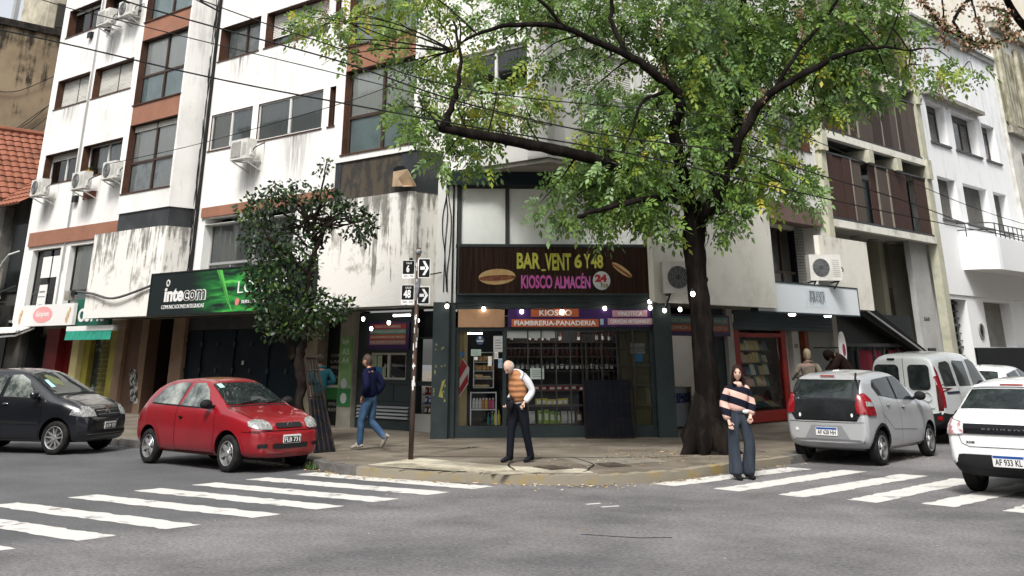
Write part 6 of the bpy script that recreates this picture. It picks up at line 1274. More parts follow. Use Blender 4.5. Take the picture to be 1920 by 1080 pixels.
for sg in (1, -1):
    C.side('side_window', [(.62, .99), (-.18, 1.03), (-.16, 1.40), (.12, 1.405), (.34, 1.30)], CGL, sg, grid=.09); C.side('side_window', [(-.28, 1.035), (-.98, 1.11), (-1.12, 1.25), (-.98, 1.36), (-.24, 1.40)], CGL, sg, grid=.09); C.side('door_pillar', [(-.19, 1.03), (-.27, 1.03), (-.23, 1.40), (-.17, 1.40)], BLP, sg)
    for p in ([(.82, .26), (.86, .60), (.82, .95)], [(-.23, .26), (-.23, 1.02)], [(-.82, .42), (-1.02, .75), (-1.0, 1.1), (-1.1, 1.24)], [(.82, .27), (-.8, .27)], [(.5, .5), (-.6, .55), (-1.0, .8)]): C.seam(p, sg=sg, wd=.007)
    C.seam([(-1.15+.36*math.cos(t), .29+.36*math.sin(t)) for t in np.linspace(-.1, pi+.2, 16)], sg=sg, wd=.05, name='arch_trim', m=BLP, off=.010); C.seam([(1.15+.36*math.cos(t), .29+.36*math.sin(t)) for t in np.linspace(-.1, pi+.2, 16)], sg=sg, wd=.04, name='arch_trim', m=SP, off=.010)
    C.mirror(.66, 1.06, sg, BLP, (.08, .11, .08)); C.handle(-.06, .90, sg, SP, .15); C.handle(-.74, .95, sg, SP, .15)
    C.side('tail_light', [(-1.36, .80), (-1.62, .80), (-1.62, 1.13), (-1.52, 1.15), (-1.40, 1.05)], REDL, sg, off=.016, grid=.05)
    C.end('tail_light', [(sg*a, b) for a, b in ((.60, .82), (.76, .82), (.765, .98), (.69, 1.12), (.60, 1.13), (.57, .95))], REDL, -1, off=.016, grid=.05); C.side('tail_light_lens', [(-1.40, .94), (-1.60, .94), (-1.58, 1.02), (-1.42, 1.0)], CLR, sg, off=.022, grid=.04)
C.end('tailgate', [(-.58, .72), (.58, .72), (.64, .80), (.64, 1.10), (.60, 1.36), (-.60, 1.36), (-.64, 1.10), (-.64, .80)], mat('tailgate black', (.010, .011, .012), .12, spec=.6, c2=(.02, .022, .024), ns=2), -1, off=.010); C.end('rear_window', [(-.52, 1.06), (.52, 1.06), (.50, 1.32), (-.50, 1.32)], CGL, -1, off=.016)
C.end('high_brake_light', rrect(-.14, .14, 1.40, 1.42, .008, 2), REDL, -1, off=.02); C.end('plate_recess', [(-.42, .42), (.42, .42), (.28, .63), (-.28, .63)], mat('silver shade', (.3, .31, .32), .4, metal=.5), -1, off=.004); C.plate(0, .535, -1, 'AF 628 HH', False, .40, .13)
C.seam([(-.74, .37), (-.6, .40), (.6, .40), (.74, .37)], 'end', -1, .03, 'bumper_groove', mat('groove grey', (.12, .12, .125), .5)); C.seam([(-.70, .69), (-.4, .68), (.4, .68), (.70, .69)], 'end', -1, .008); C.seam([(-.58, .715), (.58, .715)], 'end', -1, .02, 'gate_edge')
for y, z, r in ((.48, .79, .022), (-.50, .80, .022), (.5, 1.07, .016)): C.end('sticker', circ(y, z, r, 8, r*1.5), PLW, -1, off=.014, grid=.02)
C.end('reflector', circ(.56, .56, .03, 10), PLW, -1, off=.008, grid=.03)
mb = MB(); mb.bar((-1.45, -.56, 1.47), (-1.60, -.60, 1.36), .03); mb.bar((-1.45, .56, 1.47), (-1.60, .60, 1.36), .03); C.T.part('spoiler_fin', mb, BLP)
C.slope('windscreen', (.98, 1.04), (.3, 1.44), [(-.64, .03), (.64, .03), (.52, .95), (-.52, .95)], CGL, grid=.1); C.slope('rear_panel', (-1.62, 1.1), (-1.45, 1.4), [(-.01, .5), (.01, .5), (.01, .6), (-.01, .6)], CGL)
# ---- pale van
VP = paint('van paint', (.62, .65, .64), 0, (.52, .53, .50), .35)
sp = dict(W=1.68, R=.30, rr=.18, ww=.18, wx=(1.3, -1.3), rw=.66, paint=VP, spokes=6, split=('bumper', lambda c: c.z < .62 and c.x < -1.25 or c.z < .34, BLP),
 top=[(-2.0, .8), (-1.99, 1.5), (-1.95, 1.72), (-1.7, 1.79), (-.6, 1.83), (.2, 1.80), (.5, 1.70), (1.15, 1.12), (1.45, 1.02), (1.75, .88), (1.95, .68), (2.0, .5)],
 belt=[(-2.0, .78), (-1.99, 1.06), (-.9, 1.10), (.9, 1.02), (1.4, .95), (1.75, .8), (1.95, .62), (2.0, .48)],
 hw=[(-2.0, .78), (-1.96, .82), (-1.3, .835), (1.2, .835), (1.7, .76), (1.92, .64), (2.0, .55)], bot=[(-2.0, .36), (-1.8, .28), (1.6, .22), (2, .3)])
bp = S2(10.72, 24.9); C = Car('parked_van', 'pale grey van with two rear doors parked in front of the silver hatchback', 'van', bp+RD*1.95-LD*.0, RD, sp)
for sg in (1, -1):
    C.side('side_window', [(-1.72, 1.13), (-1.08, 1.13), (-1.08, 1.58), (-1.2, 1.63), (-1.62, 1.60), (-1.72, 1.5)], CGL, sg, grid=.1); C.side('side_window', [(-.92, 1.12), (-.22, 1.12), (-.22, 1.62), (-.85, 1.64), (-.92, 1.58)], CGL, sg, grid=.1); C.side('side_window', [(-.06, 1.11), (.78, 1.08), (.42, 1.58), (.2, 1.66), (-.06, 1.65)], CGL, sg, grid=.1)
    for p in ([(-.14, .36), (-.14, 1.72)], [(-1.0, .4), (-1.0, 1.72)], [(.95, .36), (1.0, .8), (.9, 1.06)]): C.seam(p, sg=sg)
    C.seam([(-1.7, 1.0), (-1.02, 1.0)], sg=sg, wd=.05, m=mat('van blue rail', (.012, .015, .04), .4), name='door_rail', off=.01)
    C.side('tail_light', [(-1.88, .72), (-1.98, .72), (-1.99, 1.5), (-1.94, 1.55), (-1.88, 1.4)], REDL, sg, off=.012, grid=.06); C.end('tail_light', [(sg*a, b) for a, b in ((.70, .66), (.80, .66), (.80, 1.45), (.74, 1.5), (.71, 1.3))], mat('smoked red lens', (.07, .01, .012), .2), -1, off=.012, grid=.06); C.handle(0, .95, sg, BLP, .16); C.mirror(.85, 1.15, sg, BLP, (.08, .12, .11))
    C.end('reflector', [(sg*a, b) for a, b in ((.66, .48), (.76, .48), (.76, .56), (.66, .56))], REDL, -1, off=.012, grid=.05)
C.end('rear_window', rrect(.08, .64, 1.06, 1.56, .09), CGL, -1, off=.012); C.end('rear_window', rrect(-.60, -.12, 1.06, 1.56, .09), CGL, -1, off=.012)
C.seam([(-.02, .62), (-.02, 1.74)], 'end', -1, .012); C.end('high_brake_light', rrect(.15, .33, 1.64, 1.685, .02, 2), BLP, -1, off=.014); mb = text('Kangoo', .0, .2, .68, .72, 0, .01, .006); q = MB(); q.add(mb, Matrix(((0, 1, 0, -2.005), (-1, 0, 0, -.42), (0, 0, 1, 0), (0, 0, 0, 1)))); C.T.part('lettering', q, CHR)
C.slope('windscreen', (1.1, 1.14), (.48, 1.74), [(-.66, .03), (.66, .03), (.58, .95), (-.58, .95)], CGL, grid=.12); mb = MB(); mb.lathe([(0, .1), (.02, .1), (.02, .085), (0, .085)], (-2.003, -.5, .93), (-1, 0, 0), 18); C.T.part('emblem_ring', mb, VP)
# ---- white car at the right edge
WP = paint('white car paint', (.70, .71, .71), 0, (.62, .63, .63), .3)
sp = dict(W=1.75, R=.31, rr=.2, ww=.19, wx=(1.27, -1.27), rw=.60, paint=WP, spokes=5, split=('bumper', lambda c: (c.z < .33) or (c.z < .42 and c.x < -1.75), BLP),
 top=[(-2.0, .6), (-1.99, .86), (-1.86, 1.0), (-1.70, 1.08), (-1.38, 1.38), (-1.1, 1.45), (-.4, 1.49), (.1, 1.46), (.36, 1.38), (1.1, 1.0), (1.5, .93), (1.85, .8), (2.0, .62), (2.05, .5)],
 belt=[(-2.0, .58), (-1.99, .80), (-1.8, .93), (-.9, .97), (.9, .92), (1.4, .88), (1.8, .74), (2.0, .58), (2.05, .48)],
 hw=[(-2.0, .74), (-1.92, .82), (-1.5, .865), (-.8, .875), (.9, .875), (1.5, .85), (1.85, .74), (2.05, .55)], bot=[(-2.0, .36), (-1.8, .24), (1.6, .2), (2.05, .3)])
Bc = G(1836, 921); pos = Bc+RD*1.27-LD*.74
C = Car('parked_car', 'white hatchback cut off by the right edge, seen from behind', 'car', pos, (RD).normalized(), sp)
for sg in (1, -1):
    C.side('side_window', [(.7, .98), (-.2, 1.02), (-.16, 1.38), (.15, 1.38), (.38, 1.28)], CGL, sg, grid=.1); C.side('side_window', [(-.3, 1.02), (-1.2, 1.08), (-1.1, 1.28), (-.25, 1.37)], CGL, sg, grid=.1)
    C.end('tail_light', [(sg*a, b) for a, b in ((.56, .78), (.80, .76), (.81, .90), (.74, .95), (.56, .90))], mat('clear red lens', (.32, .15, .15), .15, c2=(.6, .58, .58), ns=10, thr=(.45, .55)), -1, off=.018, grid=.05); C.side('tail_light', [(-1.66, .80), (-1.94, .78), (-1.93, .92), (-1.84, .98)], mat('dark lens', (.05, .03, .03), .15), sg, off=.014, grid=.05); C.mirror(.72, 1.04, sg, BLP)
C.end('light_band', [(-.56, .78), (.56, .78), (.56, .90), (-.56, .90)], mat('gloss black', (.008, .008, .01), .1), -1, off=.014); C.slope('rear_window', (-1.72, 1.07), (-1.36, 1.40), [(-.66, .05), (.66, .05), (.56, .80), (-.56, .80)], CGL, grid=.09, off=.01); C.slope('spoiler', (-1.72, 1.07), (-1.36, 1.40), [(-.56, .86), (.56, .86), (.54, 1.0), (-.54, 1.0)], WP, off=.02); C.slope('high_brake_light', (-1.72, 1.07), (-1.36, 1.40), [(-.16, .88), (.16, .88), (.16, .95), (-.16, .95)], REDL, off=.026)
C.end('lower_bumper', [(-.64, .30), (.64, .30), (.72, .40), (.66, .52), (.6, .53), (-.6, .53), (-.66, .52), (-.72, .40)], BLP, -1, off=.012); C.plate(0, .46, -1, 'AF 933 KL', False, .42, .14); C.seam([(-.64, .78), (-.60, .66), (-.5, .62), (.5, .62), (.60, .66), (.64, .78)], 'end', -1, .008)
def endtext(C, s, y0, y1, z0, z1, x, m):
    mb = text(s, y0, y1, z0, z1, 0, .02, .004); q = MB(); q.add(mb, Matrix(((0, 1, 0, x), (-1, 0, 0, 0), (0, 0, 1, 0), (0, 0, 0, 1)))); C.T.part('lettering', q, m)
hh = C.cast(Vector((-4, 0, .84)), Vector((1, 0, 0)))[0]; endtext(C, 'P E U G E O T', -.30, .30, .825, .855, hh.x-.016, CHR); hh = C.cast(Vector((-4, .45, .68)), Vector((1, 0, 0)))[0]; endtext(C, '208', -.54, -.42, .665, .69, hh.x-.006, BLP)
# ---- white car far right, beyond the van, and the white car at the left edge
sp2 = dict(sp); sp2['paint'] = WP
C = Car('parked_car', 'white car with roof aerial further up the right street beyond the van', 'car', S2(11.3, 32.2), RD, sp2)
for sg in (1, -1): C.side('side_window', [(.7, .98), (-.2, 1.02), (-.16, 1.38), (.15, 1.38), (.38, 1.28)], CGL, sg, grid=.12); C.side('side_window', [(-.3, 1.02), (-1.2, 1.08), (-1.1, 1.28), (-.25, 1.37)], CGL, sg, grid=.12)
C.slope('rear_window', (-1.72, 1.07), (-1.36, 1.40), [(-.66, .05), (.66, .05), (.56, .85), (-.56, .85)], CGL, grid=.1); C.end('light_band', [(-.76, .78), (.76, .78), (.76, .90), (-.76, .90)], BLP, -1, off=.014); mb = MB(); mb.bar((-1.0, 0, 1.45), (-1.1, 0, 1.62), .015); C.T.part('aerial', mb, BLP)
C = Car('parked_car', 'white car at the left edge behind the black hatchback', 'car', S2(28.9, 12.35), -LD, sp2)
for sg in (1, -1): C.side('side_window', [(.7, .98), (-.2, 1.02), (-.16, 1.38), (.15, 1.38), (.38, 1.28)], CGL, sg, grid=.12); C.mirror(.72, 1.04, sg, WP)
C.slope('windscreen', (1.02, 1.03), (.32, 1.41), [(-.66, .03), (.66, .03), (.54, .95), (-.54, .95)], CGL, grid=.1)
C.end('headlight', [(-.76, .66), (-.5, .66), (-.5, .76), (-.72, .8)], CLR, 1, off=.012); C.end('headlight', [(.76, .66), (.5, .66), (.5, .76), (.72, .8)], CLR, 1, off=.012)
# ================================================================ PEOPLE
def skin(nodes, edges, lev=2, root=0, smooth=True, k=1.0):
    nodes = [(n[0], tuple(x*k for x in n[1]) if hasattr(n[1], '__len__') else n[1]*k) for n in nodes]
    me = bpy.data.meshes.new('sk'); me.from_pydata([n[0] for n in nodes], edges, []); ob = bpy.data.objects.new('sk', me); COL.objects.link(ob)
    sm = ob.modifiers.new('skin', 'SKIN'); sm.use_smooth_shade = True; sm.branch_smoothing = .6; ss = ob.modifiers.new('sub', 'SUBSURF'); ss.levels = ss.render_levels = lev
    for v, n in zip(me.skin_vertices[0].data, nodes):
        r = n[1]; v.radius = r if hasattr(r, '__len__') else (r, r)
    me.skin_vertices[0].data[root].use_root = True
    dg = bpy.context.evaluated_depsgraph_get(); dg.update(); m2 = bpy.data.meshes.new_from_object(ob.evaluated_get(dg)); bpy.data.objects.remove(ob)
    mb = MB(); mb.v = [tuple(v.co) for v in m2.vertices]; mb.f = [tuple(p.vertices) for p in m2.polygons]; mb.m = [0]*len(mb.f); bpy.data.meshes.remove(m2); return mb
def chain(J, names, radii, extra=()):
    nodes, ix = [], {}
    for n, r in zip(names, radii): ix[n] = len(nodes); nodes.append((tuple(J[n]), r))
    return nodes, ix
SKIN = mat('skin', (.42, .22, .15), .55, c2=(.36, .17, .11), ns=9); SKINP = mat('pale skin', (.56, .38, .30), .55, c2=(.50, .32, .25), ns=9); EYE = mat('eye dark', (.02, .015, .012), .3); EYW = mat('eye white', (.6, .58, .55), .4); LIP = mat('lips', (.30, .09, .08), .5)
def head(c, R, s=1.0, nose=1.0):
    # skull about 23 cm tall, face towards +y; returns MB with material 0 skin, 1 eye dark, 2 eye white, 3 lips
    mb = MB(); n, k = 28, 22
    for i in range(k+1):
        th = pi*i/k; zz = math.cos(th)
        for j in range(n):
            ph = 2*pi*j/n; x, y = math.sin(th)*math.cos(ph), math.sin(th)*math.sin(ph)
            X, Y, Z = x*.076, y*.096, zz*.118
            if Z < 0:
                f = min(1, -Z/.118); X *= 1-.38*f*f; Y *= 1-.25*f if y < 0 else 1-.10*f; Y += .012*f if y > 0 else .03*f
            if y > .2:
                g = math.exp(-(X/.014)**2)
                Y += .022*nose*g*math.exp(-((Z+.022)/.022)**2)+.010*nose*g*math.exp(-((Z-.005)/.03)**2)          # nose
                for ex in (-.032, .032): Y -= .011*math.exp(-((X-ex)/.016)**2-((Z-.006)/.012)**2)                 # sockets
                Y += .006*math.exp(-((Z-.030)/.010)**2)*math.exp(-(X/.05)**2)                                      # brow
                Y += .006*math.exp(-(X/.022)**2)*math.exp(-((Z+.056)/.010)**2)                                     # lips
                Y += .008*math.exp(-(X/.02)**2)*math.exp(-((Z+.098)/.016)**2)                                      # chin
            if y < 0: Y *= 1.06
            mb.v.append((X, Y, Z))
    for i in range(k):
        for j in range(n): mb.f.append((i*n+j, (i+1)*n+j, (i+1)*n+(j+1) % n, i*n+(j+1) % n)); mb.m.append(0)
    for sg in (-1, 1):
        mb.mi = 0; mb.ell((sg*.076, -.008, -.004), (.010, .019, .031), 8, 6)
        mb.mi = 2; mb.ell((sg*.032, .074, .006), (.014, .012, .008), 8, 6); mb.mi = 1; mb.ell((sg*.032, .083, .006), (.012, .006, .010), 8, 6); mb.ell((sg*.032, .084, .021), (.021, .008, .006), 8, 4)
    mb.mi = 3; mb.ell((0, .099, -.056), (.021, .007, .006), 10, 6); mb.mi = 0
    q = MB(); M = Matrix.Translation(Vector(c)) @ R.to_4x4() @ Matrix.Scale(s, 4); q.add(mb, M); return q
def hand(wr, el, curl=.5, sg=1, roll=0, s=1.0):
    # palm, four unequal fingers and a thumb, continuing the forearm el->wr
    d = (Vector(wr)-Vector(el)).normalized(); a = d.cross(Vector((0, 1, 0))); a = a.normalized() if a.length > .1 else Vector((1, 0, 0)); a = Quaternion(d, roll) @ a; b = d.cross(a).normalized(); w_ = Vector(wr)
    nodes = [(w_-d*.03, .027*s), (w_+d*.02*s, (.030*s, .018*s)), (w_+d*.075*s, (.036*s, .016*s))]; mb = skin(nodes, [(0, 1), (1, 2)], 2)
    for i, (o, L) in enumerate(((-.030, .068), (-.010, .078), (.010, .074), (.029, .058))):
        p = w_+d*.078*s+a*o*s; ang = 0; N = [(p, .0092*s)]
        for j in range(3): ang += curl*(.55+.25*j+.06*i); e = d*math.cos(ang)+b*math.sin(ang)*sg; p = p+e*L*s*(.42, .32, .26)[j]; N.append((p, (.0086-.0009*j)*s))
        mb.add(skin(N, [(0, 1), (1, 2), (2, 3)], 1))
    p = w_+d*.03*s-a*.024*s; e = (d*.7-a*.75+b*.25*sg).normalized(); e2 = (d*.9-a*.3+b*.4*sg*curl).normalized()
    mb.add(skin([(p, .012*s), (p+e*.035*s, .0105*s), (p+e*.035*s+e2*.03*s, .0092*s)], [(0, 1), (1, 2)], 1)); return mb
def Rz(a): return Matrix.Rotation(a, 3, 'Z')
def Rx(a): return Matrix.Rotation(a, 3, 'X')
def mixv(a, b, f): return tuple(a[i]+(b[i]-a[i])*f for i in range(3))
def person(label, pos, face, J, hR, sk=SKIN, top=None, bottom=None, shoes=None, vest=None, tr=(.085, .062, .055), sleeve=(.062, .052, .042), torso=None, curl=(.5, .5), hroll=(0, 0), cat='person', hs=1.0, hem=None, nose=1.0, full=True):
    f = Vector((face[0], face[1], 0)).normalized(); F = frame(Vector((f.y, -f.x, 0)), f, pos); T = Thing('person', label, cat, F, (0, 0, 0)); T.J = J
    tw = torso or ((.150, .105), (.135, .10), (.165, .112), (.12, .085))
    nodes = [(J['pel'], (.12, .09)), (J['wst'], (.11, .08)), (J['chs'], (.135, .09)), (J['nkb'], .055), (J['nkt'], .05)]; ed = [(0, 1), (1, 2), (2, 3), (3, 4)]
    def arm(s, r, base):
        i = len(nodes); return i
    for s in 'lr':
        i = len(nodes); nodes += [(J['sh'+s], .05), (J['el'+s], .038), (J['wr'+s], .026)]; ed += [(2, i), (i, i+1), (i+1, i+2)]
        i = len(nodes); nodes += [(J['hp'+s], .08), (J['kn'+s], .052), (J['an'+s], .036), (J['to'+s], .03)]; ed += [(0, i), (i, i+1), (i+1, i+2), (i+2, i+3)]
    b = skin(nodes, ed, 1, k=.97)
    hc = Vector(J['hd']); b.add(head(hc, hR, hs, nose))
    for s, k_ in (('l', 0), ('r', 1)): b.add(hand(J['wr'+s], J['el'+s], curl[k_], 1 if s == 'l' else -1, hroll[k_]))
    T.body = T.part('body', b, [sk, EYE, EYW, LIP], smooth=True)
    if top:
        nodes = [(J['pel'][:2]+(J['pel'][2]+(hem if hem is not None else -.07),), tw[0]), (J['wst'], tw[1]), (J['chs'], tw[2]), (mixv(J['chs'], J['nkb'], .62), tw[3]), (mixv(J['nkb'], J['nkt'], .35), .068)]; ed = [(0, 1), (1, 2), (2, 3), (3, 4)]
        for s in 'lr':
            i = len(nodes); m_ = mixv(J['el'+s], J['wr'+s], .5); nodes += [(J['sh'+s], sleeve[0]), (mixv(J['sh'+s], J['el'+s], .55), sleeve[0]*.92), (J['el'+s], sleeve[1]), (m_, sleeve[1]*.95), (mixv(J['el'+s], J['wr'+s], .97), sleeve[2])]; ed += [(3 if not full else 2, i), (i, i+1), (i+1, i+2), (i+2, i+3), (i+3, i+4)]
        T.top = T.part('sweater' if 'weater' in label else 'jacket' if vest is None else 'shirt', skin(nodes, ed, 2, k=1.2), top, T.body, smooth=True)
    if vest:
        nodes = [(J['pel'][:2]+(J['pel'][2]+.0,), (.150, .122)), (J['wst'], (.158, .128)), (J['chs'], (.178, .13)), (mixv(J['chs'], J['nkb'], .6), (.135, .10)), (mixv(J['nkb'], J['nkt'], .75), (.072, .072))]
        i = 5; T.part('vest', skin(nodes, [(0, 1), (1, 2), (2, 3), (3, 4)], 2, k=1.24), vest, T.body, smooth=True)
    nodes = [(J['pel'], (.142, .108)), (J['pel'][:2]+(J['pel'][2]+.15,), (.125, .10))]; ed = [(0, 1)]
    for s in 'lr':
        i = len(nodes); kn, an, hp = J['kn'+s], J['an'+s], J['hp'+s]; nodes += [(hp, tr[0]+.012), (mixv(hp, kn, .5), tr[0]), (kn, tr[1]), (mixv(kn, an, .5), (tr[1]+tr[2])/2), (mixv(kn, an, .97), tr[2]), (mixv(kn, an, 1.08), tr[2]*.97)]; ed += [(0, i), (i, i+1), (i+1, i+2), (i+2, i+3), (i+3, i+4), (i+4, i+5)]
    T.part('trousers', skin(nodes, ed, 2, k=1.13), bottom, T.body, smooth=True)
    for s in 'lr':
        an, to = Vector(J['an'+s]), Vector(J['to'+s]); d = (to-an); d.z *= 1; heel = an-d.normalized()*.06; heel.z = an.z-.045 if abs(d.z) < .12 else heel.z
        T.part('shoe', skin([(tuple(an+Vector((0, 0, .01))), .046), (tuple(heel), .040), (tuple(an.lerp(to, .55)+Vector((0, 0, -.012))), (.046, .038)), (tuple(to), (.043, .028)), (tuple(to+d.normalized()*.045), (.03, .02))], [(0, 1), (0, 2), (2, 3), (3, 4)], 2, k=1.15), shoes, T.body, smooth=True)
    return T
def cap_hair(T, c, R, m, rings, grow=1.07, cond=None, nm='hair', s=1.0, extra=None):
    # shell of hair over the skull where cond(x,y,z) holds, with ruffled thickness
    mb = MB(); n, k = 30, 24; idx = {}
    for i in range(k+1):
        for j in range(n):
            th, ph = pi*i/k, 2*pi*j/n; x, y, z = math.sin(th)*math.cos(ph), math.sin(th)*math.sin(ph), math.cos(th); g_ = grow*(1+.035*math.sin(9*ph+5*th)+.02*math.sin(23*ph)); idx[i, j] = len(mb.v); X, Y, Z = x*.080*g_, y*.100*g_, z*.122*g_
            if z < 0: X *= 1-.15*z*z
            mb.v.append((X, Y*(1.05 if y < 0 else 1), Z))
    for i in range(k):
        for j in range(n):
            th, ph = pi*(i+.5)/k, 2*pi*(j+.5)/n
            if cond(math.sin(th)*math.cos(ph), math.sin(th)*math.sin(ph), math.cos(th)): mb.f.append((idx[i, j], idx[i+1, j], idx[i+1, (j+1) % n], idx[i, (j+1) % n])); mb.m.append(0)
    if extra: mb.add(extra)
    q = MB(); q.add(mb, Matrix.Translation(Vector(c)) @ R.to_4x4() @ Matrix.Scale(s, 4)); return T.part(nm, q, m, T.body, smooth=True)
# ---- old man in the orange quilted vest, looking down
VST = mat('orange quilted vest', (.36, .165, .075), .7, c2=(.27, .12, .05), ns=7)
def quilt(m, sc=6.5):
    t = m.node_tree; N = t.nodes; K = t.links; tc = N.new('ShaderNodeTexCoord'); w_ = N.new('ShaderNodeTexWave'); w_.bands_direction = 'Z'; w_.inputs['Scale'].default_value = sc; w_.inputs['Distortion'].default_value = .8; w_.inputs['Detail'].default_value = 1; K.new(tc.outputs['Object'], w_.inputs[0])
    b = N.new('ShaderNodeBump'); b.inputs['Strength'].default_value = .45; b.inputs['Distance'].default_value = .03; K.new(w_.outputs[0], b.inputs['Height']); K.new(b.outputs[0], N['Principled BSDF'].inputs['Normal'])
quilt(VST, 3.4)
SHW = mat('white shirt', (.58, .59, .61), .8, bump=.6, bs=9); BTR = mat('black trousers', (.008, .009, .014), .8, bump=.4, bs=8); BSH = mat('black shoe', (.010, .010, .012), .35)
p = G(974, 866, KZ+.004); z0 = 0
J = dict(pel=(0, 0, .93), wst=(0, .03, 1.10), chs=(0, .04, 1.30), nkb=(0, .09, 1.44), nkt=(0, .17, 1.48), hd=(0, .235, 1.535),
 shl=(-.19, .02, 1.385), shr=(.19, .02, 1.385), ell=(-.25, -.13, 1.13), elr=(.24, -.06, 1.12), wrl=(-.205, .04, .955), wrr=(.19, .12, .93),
 hpl=(-.10, 0, .90), kno=(0, 0, 0), knl=(-.11, -.06, .50), anl=(-.11, -.17, .085), tol=(-.14, -.03, .03), hpr=(.10, 0, .90), knr=(.11, .10, .50), anr=(.10, .14, .085), tor=(.12, .28, .03))
face = Vector((-.80, -.60, 0))
R_ = Rz(.12) @ Rx(-.85)
T = person('bald man with white beard in orange quilted vest looking down on the corner', p, face, J, R_, SKINP, SHW, BTR, BSH, VST, torso=((.142, .108), (.136, .104), (.156, .11), (.11, .085)), tr=(.088, .066, .060), sleeve=(.066, .058, .042), curl=(.9, .9), nose=1.4)
WHH = mat('white hair', (.55, .53, .50), .8, c2=(.4, .38, .35), ns=20)
cap_hair(T, J['hd'], R_, WHH, 0, 1.0, lambda x, y, z: y < .15 and abs(z+.15) < .38 and z < .25 and not (abs(x) < .0), 'hair')
cap_hair(T, J['hd'], R_, WHH, 0, .985, lambda x, y, z: y > .45 and -.93 < z < -.42, 'x') .name = 'beard'
mb = MB(); mb.tube(crom([(0.02, .152, .99), (.02, .160, 1.10), (.01, .158, 1.25), (.0, .145, 1.36), (0, .13, 1.45)], 4), .012, 6); T.part('zip', mb, BLP, T.body)
mb = MB(); mb.ell((.03, .19, .93), (.10, .05, .11), 14, 10); mb.ell((.03, .21, 1.0), (.08, .04, .04), 10, 6); T.part('waist_pouch', mb, mat('pouch black', (.012, .012, .016), .5), T.body, smooth=True); mb = MB(); mb.lathe([(0, .145), (.03, .145)], (0, .01, 1.0), n=24); T.part('belt', mb, BLP, T.body)
T.o.scale = (.955, .955, .955)
# ---- young woman in the striped sweater
STR = mat('striped knit', (.012, .012, .02), .9)
def stripes(m):
    t = m.node_tree; N = t.nodes; K = t.links; b = N['Principled BSDF']; tc = N.new('ShaderNodeTexCoord'); sp_ = N.new('ShaderNodeSeparateXYZ'); K.new(tc.outputs['Object'], sp_.inputs[0])
    a = N.new('ShaderNodeMath'); a.operation = 'MULTIPLY_ADD'; K.new(sp_.outputs[0], a.inputs[0]); a.inputs[1].default_value = -.32; K.new(sp_.outputs[2], a.inputs[2])
    m1 = N.new('ShaderNodeMath'); m1.operation = 'MULTIPLY'; m1.inputs[1].default_value = 1/.205; K.new(a.outputs[0], m1.inputs[0]); fr = N.new('ShaderNodeMath'); fr.operation = 'FRACT'; K.new(m1.outputs[0], fr.inputs[0]); gt = N.new('ShaderNodeMath'); gt.operation = 'GREATER_THAN'; gt.inputs[1].default_value = .54; K.new(fr.outputs[0], gt.inputs[0])
    mx = N.new('ShaderNodeMix'); mx.data_type = 'RGBA'; mx.inputs[6].default_value = (.010, .011, .02, 1); mx.inputs[7].default_value = (.62, .40, .34, 1); K.new(gt.outputs[0], mx.inputs[0]); K.new(mx.outputs[2], b.inputs['Base Color'])
stripes(STR)
JNS = mat('dark wide jeans', (.020, .027, .038), .85, c2=(.055, .067, .085), ns=2.2, ndet=6, thr=(.45, .75), stretch=(3, 3, .5), bump=.6, bs=7)
p = G(1395, 898, .004)
J = dict(pel=(.02, 0, .88), wst=(.02, .01, 1.04), chs=(0, 0, 1.22), nkb=(-.01, 0, 1.365), nkt=(-.01, .01, 1.42), hd=(-.01, .03, 1.515),
 shl=(-.155, 0, 1.30), shr=(.15, 0, 1.30), ell=(-.235, -.03, 1.06), elr=(.235, -.04, 1.06), wrl=(-.155, .09, .90), wrr=(.205, .07, .82),
 hpl=(-.075, 0, .84), knl=(-.125, .05, .46), anl=(-.085, -.03, .085), tol=(-.10, .14, .03), hpr=(.11, 0, .84), knr=(.135, .02, .46), anr=(.125, .02, .085), tor=(.13, .19, .03))
R_ = Rz(-.25) @ Rx(-.03)
T = person('young woman with long dark hair in a pink and black striped sweater', p, (.18, -1, 0), J, R_, SKINP, STR, JNS, BSH, tr=(.086, .084, .105), torso=((.165, .13), (.16, .125), (.165, .12), (.115, .09)), sleeve=(.068, .070, .062), hem=.05, curl=(.8, .35), hs=.95)
DH = mat('dark brown hair', (.018, .010, .008), .5, c2=(.035, .02, .015), ns=14, stretch=(6, 6, .6))
ex = MB()
for i in range(26):
    a = pi*.52+(i/25)*(pi*1.96-pi*.02) if False else math.radians(150+i*240/25); x, y = math.cos(a), math.sin(a)*.9
    if y > .25: continue
    ex.tube([(x*.075, y*.09, .02), (x*.088, y*.10-.005, -.07), (x*.10, y*.10-.0, -.15), (x*.095+.01*math.sin(i*3), y*.10, -.235-.03*math.sin(i*1.7))], [.018, .021, .019, .008], 6)
ex.tube([(-.035, .085, .075), (-.072, .055, .02), (-.083, .04, -.07), (-.09, .05, -.2)], [.012, .017, .018, .008], 6); ex.tube([(.035, .085, .075), (.072, .055, .02), (.083, .04, -.07), (.09, .05, -.2)], [.012, .017, .018, .008], 6)
cap_hair(T, J['hd'], R_, DH, 0, 1.09, lambda x, y, z: (z > .45 or y < .12) and not (y > .5 and z < .62), 'hair', .95, ex)
mb = MB(); mb.ell((-.01, .085, 1.345), (.055, .03, .045), 10, 6); T.part('neckline', mb, SKINP, T.body, smooth=True)
mb = MB(); mb.v = []; mb.prismz([(.02+x, y) for x, y in circ(0, 0, .128, 24, .108)], .93, .985); T.part('waistband', mb, JNS, T.body)
mb = MB(); mb.ell((-.075, .115, .955), (.06, .02, .03), 8, 6); T.part('white_shirt_hem', mb, SHW, T.body, smooth=True)
